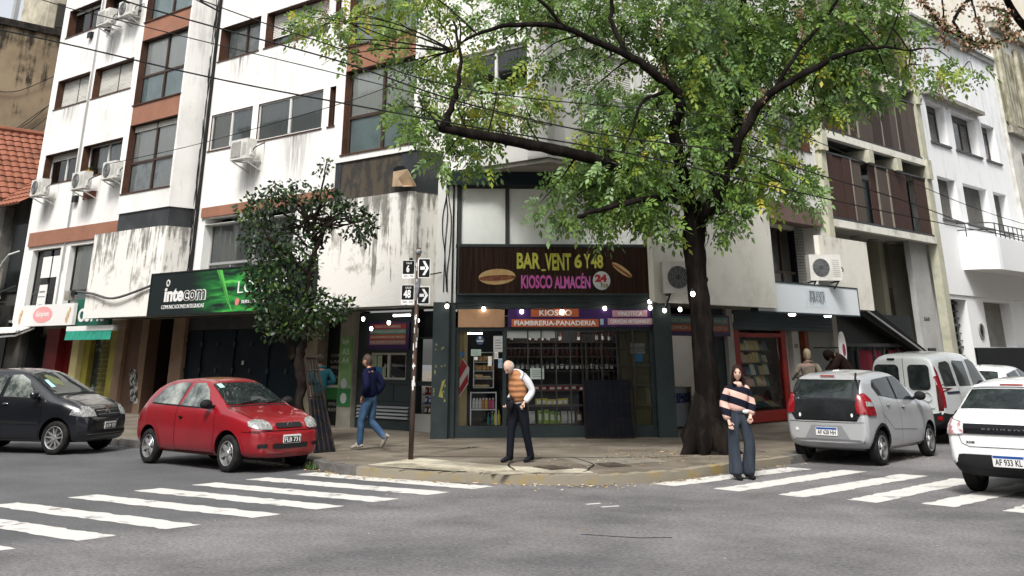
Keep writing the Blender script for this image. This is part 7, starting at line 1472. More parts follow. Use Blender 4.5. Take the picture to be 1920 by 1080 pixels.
# ---- man in navy jacket and jeans, walking away to the left
NVJ = mat('navy jacket', (.006, .008, .028), .85, bump=.5, bs=8); JN2 = mat('blue jeans', (.022, .052, .105), .85, c2=(.065, .12, .19), ns=3.5, ndet=7, thr=(.45, .7), bump=.5, bs=8); BGS = mat('beige shoe', (.33, .30, .25), .7, c2=(.2, .18, .15), ns=5)
p = G(690, 843, KZ+.004)
J = dict(pel=(0, 0, .95), wst=(0, .02, 1.12), chs=(0, .03, 1.34), nkb=(0, .06, 1.50), nkt=(0, .09, 1.56), hd=(0, .115, 1.645),
 shl=(-.20, .03, 1.43), shr=(.20, .03, 1.43), ell=(-.30, -.10, 1.18), elr=(.30, -.12, 1.18), wrl=(-.20, .06, .98), wrr=(.21, .06, .98),
 hpl=(-.10, 0, .92), knl=(-.10, .13, .52), anl=(-.10, .14, .10), tol=(-.11, .30, .045), hpr=(.10, 0, .92), knr=(.10, .02, .50), anr=(.10, -.34, .22), tor=(.11, -.26, .07))
R_ = Rz(.15) @ Rx(-.15)
T = person('man in navy jacket and blue jeans walking past the serving window', p, (-.86, .42, 0), J, R_, SKIN, NVJ, JN2, BGS, tr=(.092, .072, .058), torso=((.165, .13), (.16, .125), (.18, .13), (.125, .09)), sleeve=(.072, .064, .05))
BH = mat('brown short hair', (.035, .022, .016), .6, c2=(.06, .04, .03), ns=20); cap_hair(T, J['hd'], R_, BH, 0, 1.07, lambda x, y, z: (z > .30 or y < .05) and z > -.55 and not (y > .55 and z < .6), 'hair')
T.o.scale = (.94, .94, .94)
# ---- man in teal shirt behind the leaning grating
TLS = mat('teal shirt', (.015, .10, .13), .8, c2=(.02, .13, .16), ns=3, bump=.4, bs=8); GTR = mat('grey trousers', (.05, .05, .048), .85, bump=.3, bs=8)
p = S2(20.2, 16.25, KZ+.004)
J2 = dict(J); J2.update(knl=(-.10, .05, .52), anl=(-.10, .0, .085), tol=(-.11, .15, .03), knr=(.10, .03, .52), anr=(.10, -.04, .085), tor=(.11, .11, .03), wrl=(-.16, .22, 1.15), wrr=(.15, .22, 1.12))
T = person('man in teal shirt standing behind the leaning iron grating', p, (-.5, .85, 0), J2, R_, SKIN, TLS, GTR, BSH, tr=(.09, .07, .06), torso=((.165, .13), (.16, .125), (.18, .13), (.125, .09)))
cap_hair(T, J2['hd'], R_, BH, 0, 1.07, lambda x, y, z: (z > .30 or y < .05) and z > -.55, 'hair')
T.o.scale = (.94, .94, .94)
# ---- two people half hidden behind the silver car
CRH = mat('blond hair', (.5, .42, .28), .7, c2=(.3, .22, .13), ns=14, thr=(.45, .6)); CRC = mat('cream coat', (.35, .3, .24), .8, c2=(.2, .16, .12), ns=6); DBC = mat('dark brown coat', (.025, .014, .012), .9, c2=(.05, .028, .022), ns=20, bump=.8, bs=40)
p = S2(13.0, 24.9, KZ+.004); J3 = {k_: (v_[0], v_[1], v_[2]*1.0) for k_, v_ in J2.items()}
for k_ in J3: J3[k_] = (J3[k_][0], J3[k_][1], J3[k_][2]*.985)
T = person('blond person in a cream coat half hidden behind the silver car', p, (.3, .9, 0), J3, R_, SKINP, CRC, GTR, BSH, hs=.97)
cap_hair(T, J3['hd'], R_, CRH, 0, 1.13, lambda x, y, z: (z > .30 or y < .2), 'hair')
p = S2(12.6, 26.2, KZ+.004)
J4 = dict(J2); J4.update(pel=(0, -.10, .95), wst=(0, .02, 1.22), chs=(0, .18, 1.52), nkb=(0, .30, 1.60), nkt=(0, .36, 1.62), hd=(0, .44, 1.60), shl=(-.20, .24, 1.56), shr=(.20, .24, 1.56), ell=(-.26, .38, 1.34), elr=(.26, .38, 1.34), wrl=(-.15, .52, 1.25), wrr=(.15, .52, 1.25))
T = person('person in a dark brown coat bending forward behind the silver car', p, (-1, .15, 0), J4, Rz(0) @ Rx(-1.0), SKIN, DBC, GTR, BSH, torso=((.20, .16), (.21, .18), (.23, .20), (.16, .15)), sleeve=(.09, .08, .06))
cap_hair(T, J4['hd'], Rx(-1.0), mat('very dark hair', (.012, .007, .006), .7), 0, 1.22, lambda x, y, z: z > -.2 or y < .2, 'hair')
# ================================================================ ACROSS-THE-STREET BLOCKS (behind the viewer; they shade and are mirrored in cars and glass)
for lab, s0, s1, t0, t1, h, c in (('plain grey apartment block on the opposite corner behind the viewer', -34, -7, -34, -7, 13, (.30, .29, .27)), ('plain beige apartment block across the left street', 15, 60, -24, -3.5, 15, (.33, .30, .25)), ('plain pale apartment block across the right street', -26, -4.5, 17, 70, 16, (.36, .35, .33))):
    T = Thing('apartment_block', lab, 'building', FL, (-s0, t0, 0), 'apartment blocks across the street'); mb = MB(); mb.box(-s1, -s0, t0, t1, 0, h); T.part('wall', mb, mat('block wall '+str(h), c, .9, c2=tuple(x*.6 for x in c), ns=.4)); mb = MB(); mb.box(-s1-.2, -s0+.2, t0-.2, t1+.2, h, h+.3); T.part('roof', mb, CONC)
    for fl in range(1, 5):
        for k_ in range(8):
            mb = MB(); z = fl*2.9+.6
            if s0 == 15: a = -s1+3+k_*5.4; mb.box(a, a+2, t1+.001, t1+.03, z, z+1.4)
            elif t0 == 17: a = t0+2+k_*6; mb.box(-s1-.03, -s1-.001, a, a+2, z, z+1.4)
            else: a = -s1+2+k_*3.2; mb.box(a, a+1.6, t1+.001, t1+.03, z, z+1.4)
            T.part('window', mb, DARKW)
# ================================================================ KIOSK AND SHOP GOODS
random.seed(11)
def bottle(name, label, cat, F, u, v, z, h, r, m, cap, lab=None, group=None):
    T = Thing(name, label, cat, F, (u, v, z), group); mb = MB(); mb.lathe([(0, r*.9), (.01, r), (h*.62, r), (h*.74, r*.42), (h*.95, r*.36)], (u, v, z), n=10); T.part('bottle', mb, m, smooth=True)
    mb = MB(); mb.lathe([(h*.93, r*.4), (h, r*.4)], (u, v, z), n=8); T.part('cap', mb, cap)
    if lab: mb = MB(); mb.lathe([(h*.16, r*1.03), (h*.17, r*1.04), (h*.5, r*1.04), (h*.51, r*1.03)], (u, v, z), n=10); T.part('label', mb, lab)
    return T
def reloc(T, F, u, v, z, rot=0, label=None):
    c = copy_tree(T.o); c.matrix_world = F @ Matrix.Translation((u, v, z)) @ Matrix.Rotation(rot+random.uniform(-.2, .2), 4, 'Z') @ Matrix.Diagonal((random.uniform(.88, 1.08), 1, random.uniform(.82, 1.1), 1))
    if label: c['label'] = label
    return c
SH = Thing('display_shelf', 'dark shelf unit behind the large kiosk window', 'shelf', FC, (2.5, VC+.55, .36)); SHM = mat('shelf wood', (.05, .035, .025), .6)
for z in (.36, .72, 1.02, 1.42, 1.72, 2.02):
    mb = MB(); mb.box(1.32, 3.8, VC+.28, VC+.85, z, z+.025); SH.part('shelf_board', mb, SHM)
mb = MB(); mb.box(1.3, 1.33, VC+.28, VC+.85, .36, 2.4); mb.box(3.8, 3.83, VC+.28, VC+.85, .36, 2.4); mb.box(1.33, 3.8, VC+.85, VC+.87, .36, 2.4); SH.part('frame', mb, mat('shelf back', (.03, .028, .03), .7))
GB = mat('dark bottle glass', (.012, .022, .012), .15); RB = mat('red brown bottle', (.07, .012, .010), .2); LBW = mat('label white', (.52, .5, .46), .6); GOLD = mat('foil', (.3, .2, .05), .3, metal=.6); LBR_ = mat('label red', (.25, .02, .03), .6)
b1 = bottle('wine_bottle', 'dark wine bottle with white label on the middle shelf of the kiosk window', 'bottle', FC, 1.45, VC+.4, 1.445, .26, .038, GB, LBR_, LBW, 'wine bottles on the middle shelf')
for i in range(1, 21):
    x = 1.45+i*.112
    if x < 3.7: reloc(b1, FC, x, VC+.4+random.uniform(0, .06), 1.445)
b2 = bottle('wine_bottle', 'dark bottle with pale label on the upper shelf of the kiosk window', 'bottle', FC, 1.42, VC+.4, 2.045, .24, .036, RB, GOLD, LBW, 'bottles on the upper shelf')
for i in range(1, 17):
    if random.random() < .8: reloc(b2, FC, 1.42+i*.14, VC+.4+random.uniform(0, .1), 2.045)
b3 = bottle('liquor_bottle', 'small red capped bottle on the shelf below the top row', 'bottle', FC, 1.40, VC+.4, 1.745, .22, .034, RB, LBR_, None, 'red bottles under the top row')
for i in range(1, 22): reloc(b3, FC, 1.40+i*.108, VC+.4+random.uniform(0, .1), 1.745)
cols = [('yellow', (.45, .36, .03)), ('green', (.22, .36, .03)), ('red', (.3, .02, .02)), ('white', (.5, .5, .48)), ('pink', (.45, .06, .18)), ('orange', (.42, .14, .02)), ('blue', (.03, .08, .28)), ('brown', (.10, .05, .03))]
def pack(label, F, u, v, z, wd, h, m, group, dp=.08):
    T = Thing('snack_packet', label, 'packet', F, (u, v, z), group); mb = MB(); mb.hexa([(u, v, z), (u+wd, v, z), (u+wd, v+dp, z), (u, v+dp, z)], [(u+.006, v+dp*.35, z+h), (u+wd-.006, v+dp*.35, z+h), (u+wd-.006, v+dp*.65, z+h), (u+.006, v+dp*.65, z+h)]); T.part('packet', mb, m); mb = MB(); mb.hexa([(u+wd*.2, v-.004, z+h*.25), (u+wd*.8, v-.004, z+h*.25), (u+wd*.8, v+.004, z+h*.25), (u+wd*.2, v+.004, z+h*.25)], [(u+wd*.2, v-.004+dp*.25, z+h*.72), (u+wd*.8, v-.004+dp*.25, z+h*.72), (u+wd*.8, v+dp*.25, z+h*.72), (u+wd*.2, v+dp*.25, z+h*.72)]); T.part('print', mb, LBW); return T
g_ = {n: mat('packet '+n, c, .45, c2=tuple(x*.4 for x in c), ns=12) for n, c in cols}
pk = pack('lime green packet on the lowest shelf right of the vested man', FC, 2.0, VC+.32, .385, .12, .26, g_['green'], 'lime packets on the lowest shelf')
for i in range(1, 4): reloc(pk, FC, 2.0+i*.13, VC+.32, .385)
for i, (n, x) in enumerate((('white', 2.52), ('white', 2.68), ('brown', 2.85), ('blue', 3.1), ('white', 1.8))): pack('%s packet, %s of its kind along the lowest kiosk shelf' % (n, ('first', 'second', 'only', 'only', 'leftmost')[i]), FC, x, VC+.33, .385, .14, .24, g_[n], 'packets on the lowest shelf')
yb = pack('yellow snack bag on the shelf beside the vested man', FC, 1.95, VC+.31, .745, .15, .13, g_['yellow'], 'yellow bags on the second shelf', .12)
for i in range(1, 6): reloc(yb, FC, 1.95+i*.12, VC+.31+.03*(i % 2), .745, .1*(i % 3-1))
rb = pack('red snack bag on the third shelf of the kiosk window', FC, 1.9, VC+.31, 1.045, .16, .10, g_['red'], 'red bags on the third shelf', .12)
for i in range(1, 10): reloc(rb, FC, 1.9+i*.17, VC+.31+.02*(i % 2), 1.045, .12*(i % 3-1))
mb = MB(); mb.box(1.3, 2.42, VC+.05, VC+.06, 2.12, 2.27); T = solo('paper_roll', 'long white paper strip across the top of the kiosk window', 'paper', FC, mb, mat('paper', (.75, .74, .7), .8))
# bread cabinet and counter left of the big window
BC = Thing('bread_cabinet', 'steel framed glass cabinet of bread rolls inside the kiosk', 'cabinet', FC, (.78, VC+.3, 1.1)); mb = MB()
for x in (.56, 1.0):
    for v_ in (VC+.2, VC+.42): mb.box(x, x+.018, v_, v_+.018, 1.1, 1.83)
for z in (1.1, 1.28, 1.44, 1.62, 1.82): mb.box(.56, 1.018, VC+.2, VC+.438, z, z+.012)
BC.part('frame', mb, ALU)
mb = MB(); mb.box(.57, 1.0, VC+.45, VC+.46, 1.1, 1.83); BC.part('back', mb, SHM)
BRM = mat('bread crust', (.42, .22, .08), .7, c2=(.55, .36, .17), ns=12)
T = Thing('bread_roll', 'round crusty bread roll in the bread cabinet', 'bread', FC, (.62, VC+.26, 1.64), 'bread rolls in the cabinet'); mb = MB(); mb.ell((.62, VC+.26, 1.675), (.048, .045, .034), 10, 6); T.part('crust', mb, BRM, smooth=True)
for z in (1.64, 1.46):
    for i in range(5):
        for j in range(2): reloc(T, FC, .63+i*.085+random.uniform(-.01, .01), VC+.25+j*.08, z+.045*j)
T = Thing('bread_loaf', 'long pale sandwich loaf on the lower cabinet trays', 'bread', FC, (.78, VC+.26, 1.3), 'loaves in the cabinet'); mb = MB(); mb.ell((.7, VC+.28, 1.325), (.11, .045, .028), 12, 6); T.part('crust', mb, mat('pale loaf', (.5, .36, .2), .7), smooth=True)
for x, z in ((.93, 1.3), (.75, 1.33), (.74, 1.12), (.9, 1.12)): reloc(T, FC, x, VC+.27, z)
T = Thing('counter_rack', 'white wire rack with coloured cartons below the bread cabinet', 'rack', FC, (.8, VC+.25, .4)); mb = MB()
for x in (.5, 1.06): mb.box(x, x+.02, VC+.2, VC+.22, .36, 1.02); mb.box(x, x+.02, VC+.44, VC+.46, .36, 1.02)
for z in (.66, 1.0): mb.box(.5, 1.08, VC+.2, VC+.46, z, z+.015)
T.part('frame', mb, WFR)
for i, n in enumerate(('white', 'white', 'white', 'orange', 'yellow', 'pink', 'pink')):
    x = .55+i*.07; q = Thing('drink_carton', '%s carton on the counter rack, number %s from the left' % (n, ('one', 'two', 'three', 'four', 'five', 'six', 'seven')[i]), 'carton', FC, (x, VC+.26, .68), 'cartons on the counter rack'); q.o['label'] = ('white carton leftmost on the counter rack', 'white carton second from left on the counter rack', 'white carton next to the orange carton on the rack', 'orange carton on the counter rack', 'yellow carton between the orange and pink cartons', 'pink carton beside the yellow carton', 'pink carton at the right end of the counter rack')[i]; mb = MB(); mb.box(x, x+.058, VC+.24, VC+.32, .676, .87); q.part('box', mb, g_[n]); mb = MB(); mb.lathe([(0, .018), (.03, .018)], (x+.03, VC+.28, .87), n=8); q.part('cap', mb, LBW)
yb2 = bottle('oil_bottle', 'yellow oil bottle on the floor beside the counter rack', 'bottle', FC, 1.13, VC+.25, .365, .3, .04, mat('yellow oil', (.5, .38, .04), .2), g_['yellow'], None, 'yellow oil bottles'); reloc(yb2, FC, 1.045+.0, VC+.34, .365)
gb = bottle('water_bottle', 'dark green bottle at the bottom of the counter rack', 'bottle', FC, .9, VC+.28, .365, .24, .035, mat('teal bottle', (.02, .14, .12), .2), LBW, None, 'green bottles in the rack'); reloc(gb, FC, .99, VC+.3, .365)
# notices taped to the kiosk glass
def notice(label, u, z, w_, h, m, v_=VC+.02, name='notice', group='notices on the kiosk glass', F=FC, pts=None, line=True):
    T = Thing(name, label, 'notice', F, (u, v_, z), group); mb = MB(); mb.prism(pts or [(u, z), (u+w_, z), (u+w_, z+h), (u, z+h)], v_-.004, v_); p = T.part('sheet', mb, m)
    if line:
        mb = MB()
        for k_ in range(4): zz = z+h*(.2+.17*k_); mb.box(u+w_*.15, u+w_*(.85-.12*(k_ % 2)), v_-.006, v_-.0045, zz, zz+h*.06)
        T.part('printing', mb, mat('print grey', (.2, .2, .22), .7), p)
PAP = mat('paper', (.75, .74, .7), .8); MNT = mat('mint paper', (.38, .5, .42), .7); BLU = mat('blue decal', (.03, .2, .42), .5)
def kp(x, y): return onp(FC, x, y, VC+.02)
def nb(label, x0, x1, y0, y1, m, **k): a, b = kp(x0, y1), kp(x1, y0); notice(label, a[0], a[1], b[0]-a[0], b[1]-a[1], m, **k)
nb('white notice with grey print at the top of the kiosk door', 925, 944, 630, 660, mat('grey paper', (.5, .5, .48), .8)); nb('narrow white slip under the grey printed notice', 927, 934, 660, 673, PAP); nb('mint green notice left on the kiosk door', 883, 902, 655, 667, MNT); nb('tiny pink edged label below the mint notice', 889, 896, 669, 675, PAP, line=False); nb('blue and white card on the kiosk door frame', 934, 944, 672, 690, mat('card blue', (.08, .3, .5), .5, c2=(.6, .6, .6), ns=12)); nb('pale sheet with handwriting beside the bald man', 994, 1020, 690, 711, mat('mint sheet', (.42, .5, .45), .7)); nb('white paper tube on the kiosk door', 915, 922, 668, 686, PAP, line=False); nb('white newspaper page behind the right window bars', 1184, 1210, 643, 663, mat('news page', (.45, .45, .4), .8, c2=(.2, .2, .18), ns=12), v_=VC+.115); nb('blue round decal under the newspaper page', 1192, 1206, 664, 678, BLU, v_=VC+.115, line=False)
a = kp(867, 664); T = Thing('decal', 'round blue decal on the ochre board', 'notice', FC, (a[0], VC+.09, a[1])); mb = MB(); mb.prism(circ(a[0], a[1], .055, 16), VC+.085, VC+.09); T.part('disc', mb, BLU); mb = MB(); mb.bar((a[0]-.02, VC+.084, a[1]), (a[0], VC+.084, a[1]-.02), .012, .003); mb.bar((a[0], VC+.084, a[1]-.02), (a[0]+.03, VC+.084, a[1]+.02), .012, .003); T.part('tick', mb, PAP)
a = kp(900, 638); T = Thing('decal', 'dark blue hexagonal decal at the top of the kiosk door', 'notice', FC, (a[0], VC+.02, a[1])); mb = MB(); mb.prism(circ(a[0], a[1], .10, 6), VC+.014, VC+.018); T.part('sheet', mb, mat('hexagon blue', (.05, .09, .17), .5)); mb = MB(); mb.prism(circ(a[0], a[1]+.05, .03, 10), VC+.008, VC+.013); mb.box(a[0]-.07, a[0]+.07, VC+.008, VC+.013, a[1]-.03, a[1]+.0); T.part('printing', mb, LBW)
# red and white striped fabric on the ochre board
T = Thing('flag', 'red and white football pennant hanging at the left of the kiosk', 'flag', FC, (.3, VC+.07, 1.1)); mb = MB(); mb.prism([kp(861, 745), (kp(861, 745)[0], kp(861, 690)[1]), kp(868, 672), kp(880, 690), kp(878, 720)], VC+.06, VC+.07); T.part('cloth', mb, mat('pennant white', (.5, .47, .45), .8)); mb = MB(); mb.prism([kp(861, 742), kp(861, 728), kp(877, 700), kp(878, 716)], VC+.05, VC+.058); mb.prism([kp(861, 712), kp(861, 692), kp(867, 674), kp(876, 686)], VC+.05, VC+.058); T.part('red_stripe', mb, mat('pennant red', (.28, .012, .02), .7)); mb = MB(); mb.bar((kp(868, 672)[0], VC+.06, kp(868, 672)[1]), (kp(868, 622)[0], VC+.06, kp(868, 622)[1]), .01); T.part('cord', mb, BLP)
# iron grating door leaning in front of the kiosk window, and another leaning on the small tree
IRN = mat('rusty dark iron', (.012, .010, .009), .7, c2=(.04, .027, .02), ns=4)
def grating(label, P, nx, nz, bar=.02, sheet=None, sheet_to=.5, frame_w=.035):
    bl, br, tr, tl = map(Vector, P); o = bl; T = Thing('iron_grating', label, 'grating', FI, tuple(o)); mb = MB()
    for a, b in ((bl, br), (br, tr), (tr, tl), (tl, bl)): mb.bar(a, b, frame_w)
    T.part('frame', mb, IRN); mb = MB()
    for i in range(1, nx): f = i/nx; mb.bar(bl.lerp(br, f), tl.lerp(tr, f), bar, bar)
    for i in range(1, nz): f = i/nz; mb.bar(bl.lerp(tl, f), br.lerp(tr, f), bar, bar)
    T.part('bars', mb, IRN)
    if sheet: mb = MB(); n = (br-bl).cross(tl-bl).normalized()*.006; a, b, c, d = bl, br, br.lerp(tr, sheet_to), bl.lerp(tl, sheet_to); mb.hexa([a-n, b-n, c-n, d-n], [a+n, b+n, c+n, d+n]); T.part('sheet', mb, sheet)
def FCp(u, v, z): return FC @ Vector((u, v, z))
u0_, u1_ = onp(FC, 1098, 826, VC-.45)[0], onp(FC, 1190, 826, VC-.45)[0]; t0_, t1_ = onp(FC, 1089, 630, VC-.12)[0], onp(FC, 1175, 630, VC-.12)[0]
grating('tall iron grating with sheet metal bottom leaning on the kiosk window', (FCp(u0_, VC-.45, KZ+.02), FCp(u1_, VC-.45, KZ+.02), FCp(t1_, VC-.13, 2.22), FCp(t0_, VC-.13, 2.22)), 9, 6, .012, mat('sheet dark blue', (.004, .006, .011), .6, c2=(.009, .010, .013), ns=3), .54)
MSH = mat('fine mesh', (.03, .03, .034), .6)
bl = G(590, 849, KZ+.01); br = G(627, 846, KZ+.01); d_ = (S2(17.9, 15.9, 0)-bl); 
dd = ray(572, 672); k_ = (bl.y+.75)/dd.y; tl = dd*k_+Vector((0, 0, CH)); dd = ray(592, 672); k_ = (br.y+.75)/dd.y; tr = dd*k_+Vector((0, 0, CH))
grating('narrow rusty iron grating leaning against the small tree', (bl, br, tr, tl), 4, 7, .022, mat('sheet dark blue', (.004, .006, .011), .6), .55)
T = Thing('strip_light', 'fluorescent tube inside the top of the kiosk window', 'lamp', FC, (.9, VC+.5, 2.5)); mb = MB(); mb.tube([(.4, VC+.25, 2.22), (.75, VC+.25, 2.22)], .012, 8); mb.tube([(1.5, VC+.2, 2.55), (3.4, VC+.2, 2.55)], .018, 8); T.part('tube', mb, mat('kiosk tube', (1, 1, 1), .4, emit=((1, .97, .9), 16))); mb = MB(); mb.box(.35, 3.5, VC+.17, VC+.28, 2.58, 2.6); T.part('fitting', mb, WFR)
# white freezer in the doorway right of the kiosk
u, v_ = onp(FR, 1262, 800, VRG+.5)[0], VRG+.5; u2 = onp(FR, 1300, 800, VRG+.5)[0]
T = Thing('freezer', 'white chest with a blue picture standing in the dark doorway', 'freezer', FR, (u, v_, .13)); mb = MB(); mb.box(u, u2, v_, v_+.5, .17, 1.0); T.part('cabinet', mb, mat('freezer grey', (.26, .27, .28), .5)); mb = MB(); mb.box(u+.05, u2-.1, v_-.006, v_, .68, .9); T.part('picture', mb, mat('freezer picture', (.02, .02, .09), .4, c2=(.2, .2, .3), ns=14, thr=(.5, .6))); mb = MB(); mb.box(u-.01, u2+.01, v_-.01, v_+.5, 1.0, 1.03); T.part('lid', mb, CONC)
# goods in the open bay beside the counter
for r_, z in enumerate((.5, .72, .92)):
    for i in range(8):
        n = random.choice(('brown', 'white', 'red', 'blue', 'pink')); 
        if i == 0: S_ = Thing('bay_shelf', ('lowest', 'middle', 'highest')[r_]+' dark shelf in the open bay left of the corner column', 'shelf', FL, (-19.8, VG+.3, z)); mb = MB(); mb.box(-20.25, -19.3, VG+.2, VG+.5, z-.02, z); S_.part('board', mb, SHM)
        if i == 0: q0 = pack('small dark packet on the %s shelf of the open bay' % ('lowest', 'middle', 'highest')[r_], FL, -20.2, VG+.22, z, .09, .15, g_[('brown', 'blue', 'red')[r_]], 'packets in the open bay')
        else: reloc(q0, FL, -20.2+i*.11, VG+.22+.02*(i % 2), z)
# books and papers in the red shop window
random.seed(21)
BKC = [mat('book %d' % i, tuple(min(.85, x*2.3) for x in c), .6, c2=tuple(min(1, x*2.2+.1) for x in c), ns=9, thr=(.5, .6)) for i, c in enumerate(((.03, .07, .11), (.30, .22, .14), (.18, .03, .04), (.40, .36, .30), (.05, .12, .11), (.10, .10, .12), (.34, .28, .12), (.42, .25, .2)))]
names = ('blue', 'tan', 'dark red', 'cream', 'teal', 'grey', 'mustard', 'pink'); rows_ = (('top', 1.86), ('second', 1.56), ('third', 1.26), ('fourth', .98))
for rn, z in rows_:
    S_ = Thing('book_shelf', '%s glass shelf in the red framed shop window' % rn, 'shelf', FR, (27.2, VRG+.4, z)); mb = MB(); mb.box(26.2, 28.3, VRG+.25, VRG+.6, z-.02, z-.005); S_.part('board', mb, mat('pale shelf', (.25, .23, .2), .6)); x = 26.22; i = 0; pos_ = ('first', 'second', 'third', 'fourth', 'fifth', 'sixth', 'seventh', 'eighth', 'ninth', 'tenth', 'eleventh', 'twelfth')
    while x < 28.15 and i < 12:
        w_ = random.uniform(.12, .3); h = random.uniform(.17, .27); k_ = random.randrange(8); w_ = min(w_, 28.28-x)
        T = Thing('book', '%s book cover, %s from the left on the %s shelf' % (names[k_], pos_[i], rn), 'book', FR, (x, VRG+.3, z), 'books in the red framed shop'); mb = MB(); mb.hexa([(x, VRG+.3, z), (x+w_-.015, VRG+.3, z), (x+w_-.015, VRG+.34, z), (x, VRG+.34, z)], [(x, VRG+.36, z+h), (x+w_-.015, VRG+.36, z+h), (x+w_-.015, VRG+.40, z+h), (x, VRG+.40, z+h)]); T.part('cover', mb, BKC[k_]); x += w_; i += 1
T = Thing('slanted_rack', 'slanted rack at the foot of the red shop window', 'rack', FR, (27, VRG+.4, .42)); mb = MB(); mb.hexa([(26.2, VRG+.06, .42), (28.3, VRG+.06, .42), (28.3, VRG+.9, .42), (26.2, VRG+.9, .42)], [(26.2, VRG+.06, .47), (28.3, VRG+.06, .47), (28.3, VRG+.9, .9), (26.2, VRG+.9, .9)]); T.part('board', mb, SHM)
for r_ in range(3):
    for i in range(9):
        x = 26.24+i*.225; f = r_/3; v0_ = VRG+.1+.26*r_; z_ = .475+.133*r_; k_ = random.randrange(8); T = Thing('magazine', '%s magazine, %s from the left in the %s row of the slanted rack' % (names[k_], pos_[i], ('front', 'middle', 'back')[r_]), 'magazine', FR, (x, v0_, z_), 'magazines on the slanted rack'); mb = MB(); mb.hexa([(x, v0_, z_+.01), (x+.2, v0_, z_+.01), (x+.2, v0_+.24, z_+.133), (x, v0_+.24, z_+.133)], [(x, v0_-.006, z_+.022), (x+.2, v0_-.006, z_+.022), (x+.2, v0_+.234, z_+.145), (x, v0_+.234, z_+.145)]); T.part('cover', mb, BKC[k_])
# mosaic planter box beside the grey wall, hanging heart etc.
mb = MB(); mb.box(29.3, 31.9, VRG-.9, VRG-.6, .13, 1.15); solo('terrazzo_box', 'speckled stone meter box behind the silver car', 'box', FR, mb, mat('terrazzo', (.05, .05, .05), .7, c2=(.35, .33, .3), ns=14, thr=(.5, .58)))
mb = MB(); mb.prism([onp(FL, x, y, VG-.01) for x, y in ((243, 692), (258, 693), (258, 757), (244, 757))], VG-.012, VG-.008); solo('wall_poster', 'worn black and white poster on the brown wall', 'poster', FL, mb, mat('worn poster', (.03, .03, .035), .7, c2=(.55, .54, .5), ns=6, thr=(.48, .55)))
mb = MB(); mb.hexa([(-38.62, 18.36, 3.15), (-38.0, 18.36, 3.15), (-38.0, 18.38, 3.15), (-38.62, 18.38, 3.15)], [(-38.55, 18.36, 4.0), (-38.0, 18.36, 4.0), (-38.0, 18.38, 4.0), (-38.55, 18.38, 4.0)]); T = Thing('rental_poster', 'white rental notice hung below the papered window', 'poster', FL, (-38.3, 18.37, 3.15)); T.part('sheet', mb, WSG); mb = text('ALQUILA', -38.5, -38.1, 3.25, 3.37, 18.36, .02, .004); T.part('lettering', mb, BLK); mb = MB(); mb.box(-38.55, -38.05, 18.355, 18.359, 3.6, 3.63); mb.box(-38.5, -38.1, 18.355, 18.359, 3.75, 3.8); T.part('printing', mb, mat('print grey', (.2, .2, .22), .7))
# ================================================================ TREES
BARK = mat('blackish bark', (.006, .005, .0045), .95, c2=(.022, .017, .014), ns=5, ndet=8, thr=(.45, .7), stretch=(1, 1, .25), bump=1.0, bs=9)  # near-black bark with slightly paler noise patches
rng = np.random.default_rng(5)
def PX(x, y, Y): d = ray(x, y); return d*(Y/d.y)+Vector((0, 0, CH))
def limb(mb, P, n=12, sub=4, wob=.03, org=None):
    # P: (px, py, Y, radius in px); smooth tapering limb with slightly crooked course
    pts = []
    for x, y, Y, r in P: q = PX(x, y, Y); pts.append((*q, r*(q.y*CTH+(q.z-CH)*STH)/F_))
    S = crom(pts, sub); out = []
    for i, p in enumerate(S): k = wob if 0 < i < len(S)-1 else 0; out.append((p[0]+random.uniform(-k, k), p[1]+random.uniform(-k, k), p[2]+random.uniform(-k, k)*.5))
    rad = [max(.006, p[3])*random.uniform(.93, 1.07) for p in S]; mb.tube(out, rad, n, jit=.06); return out
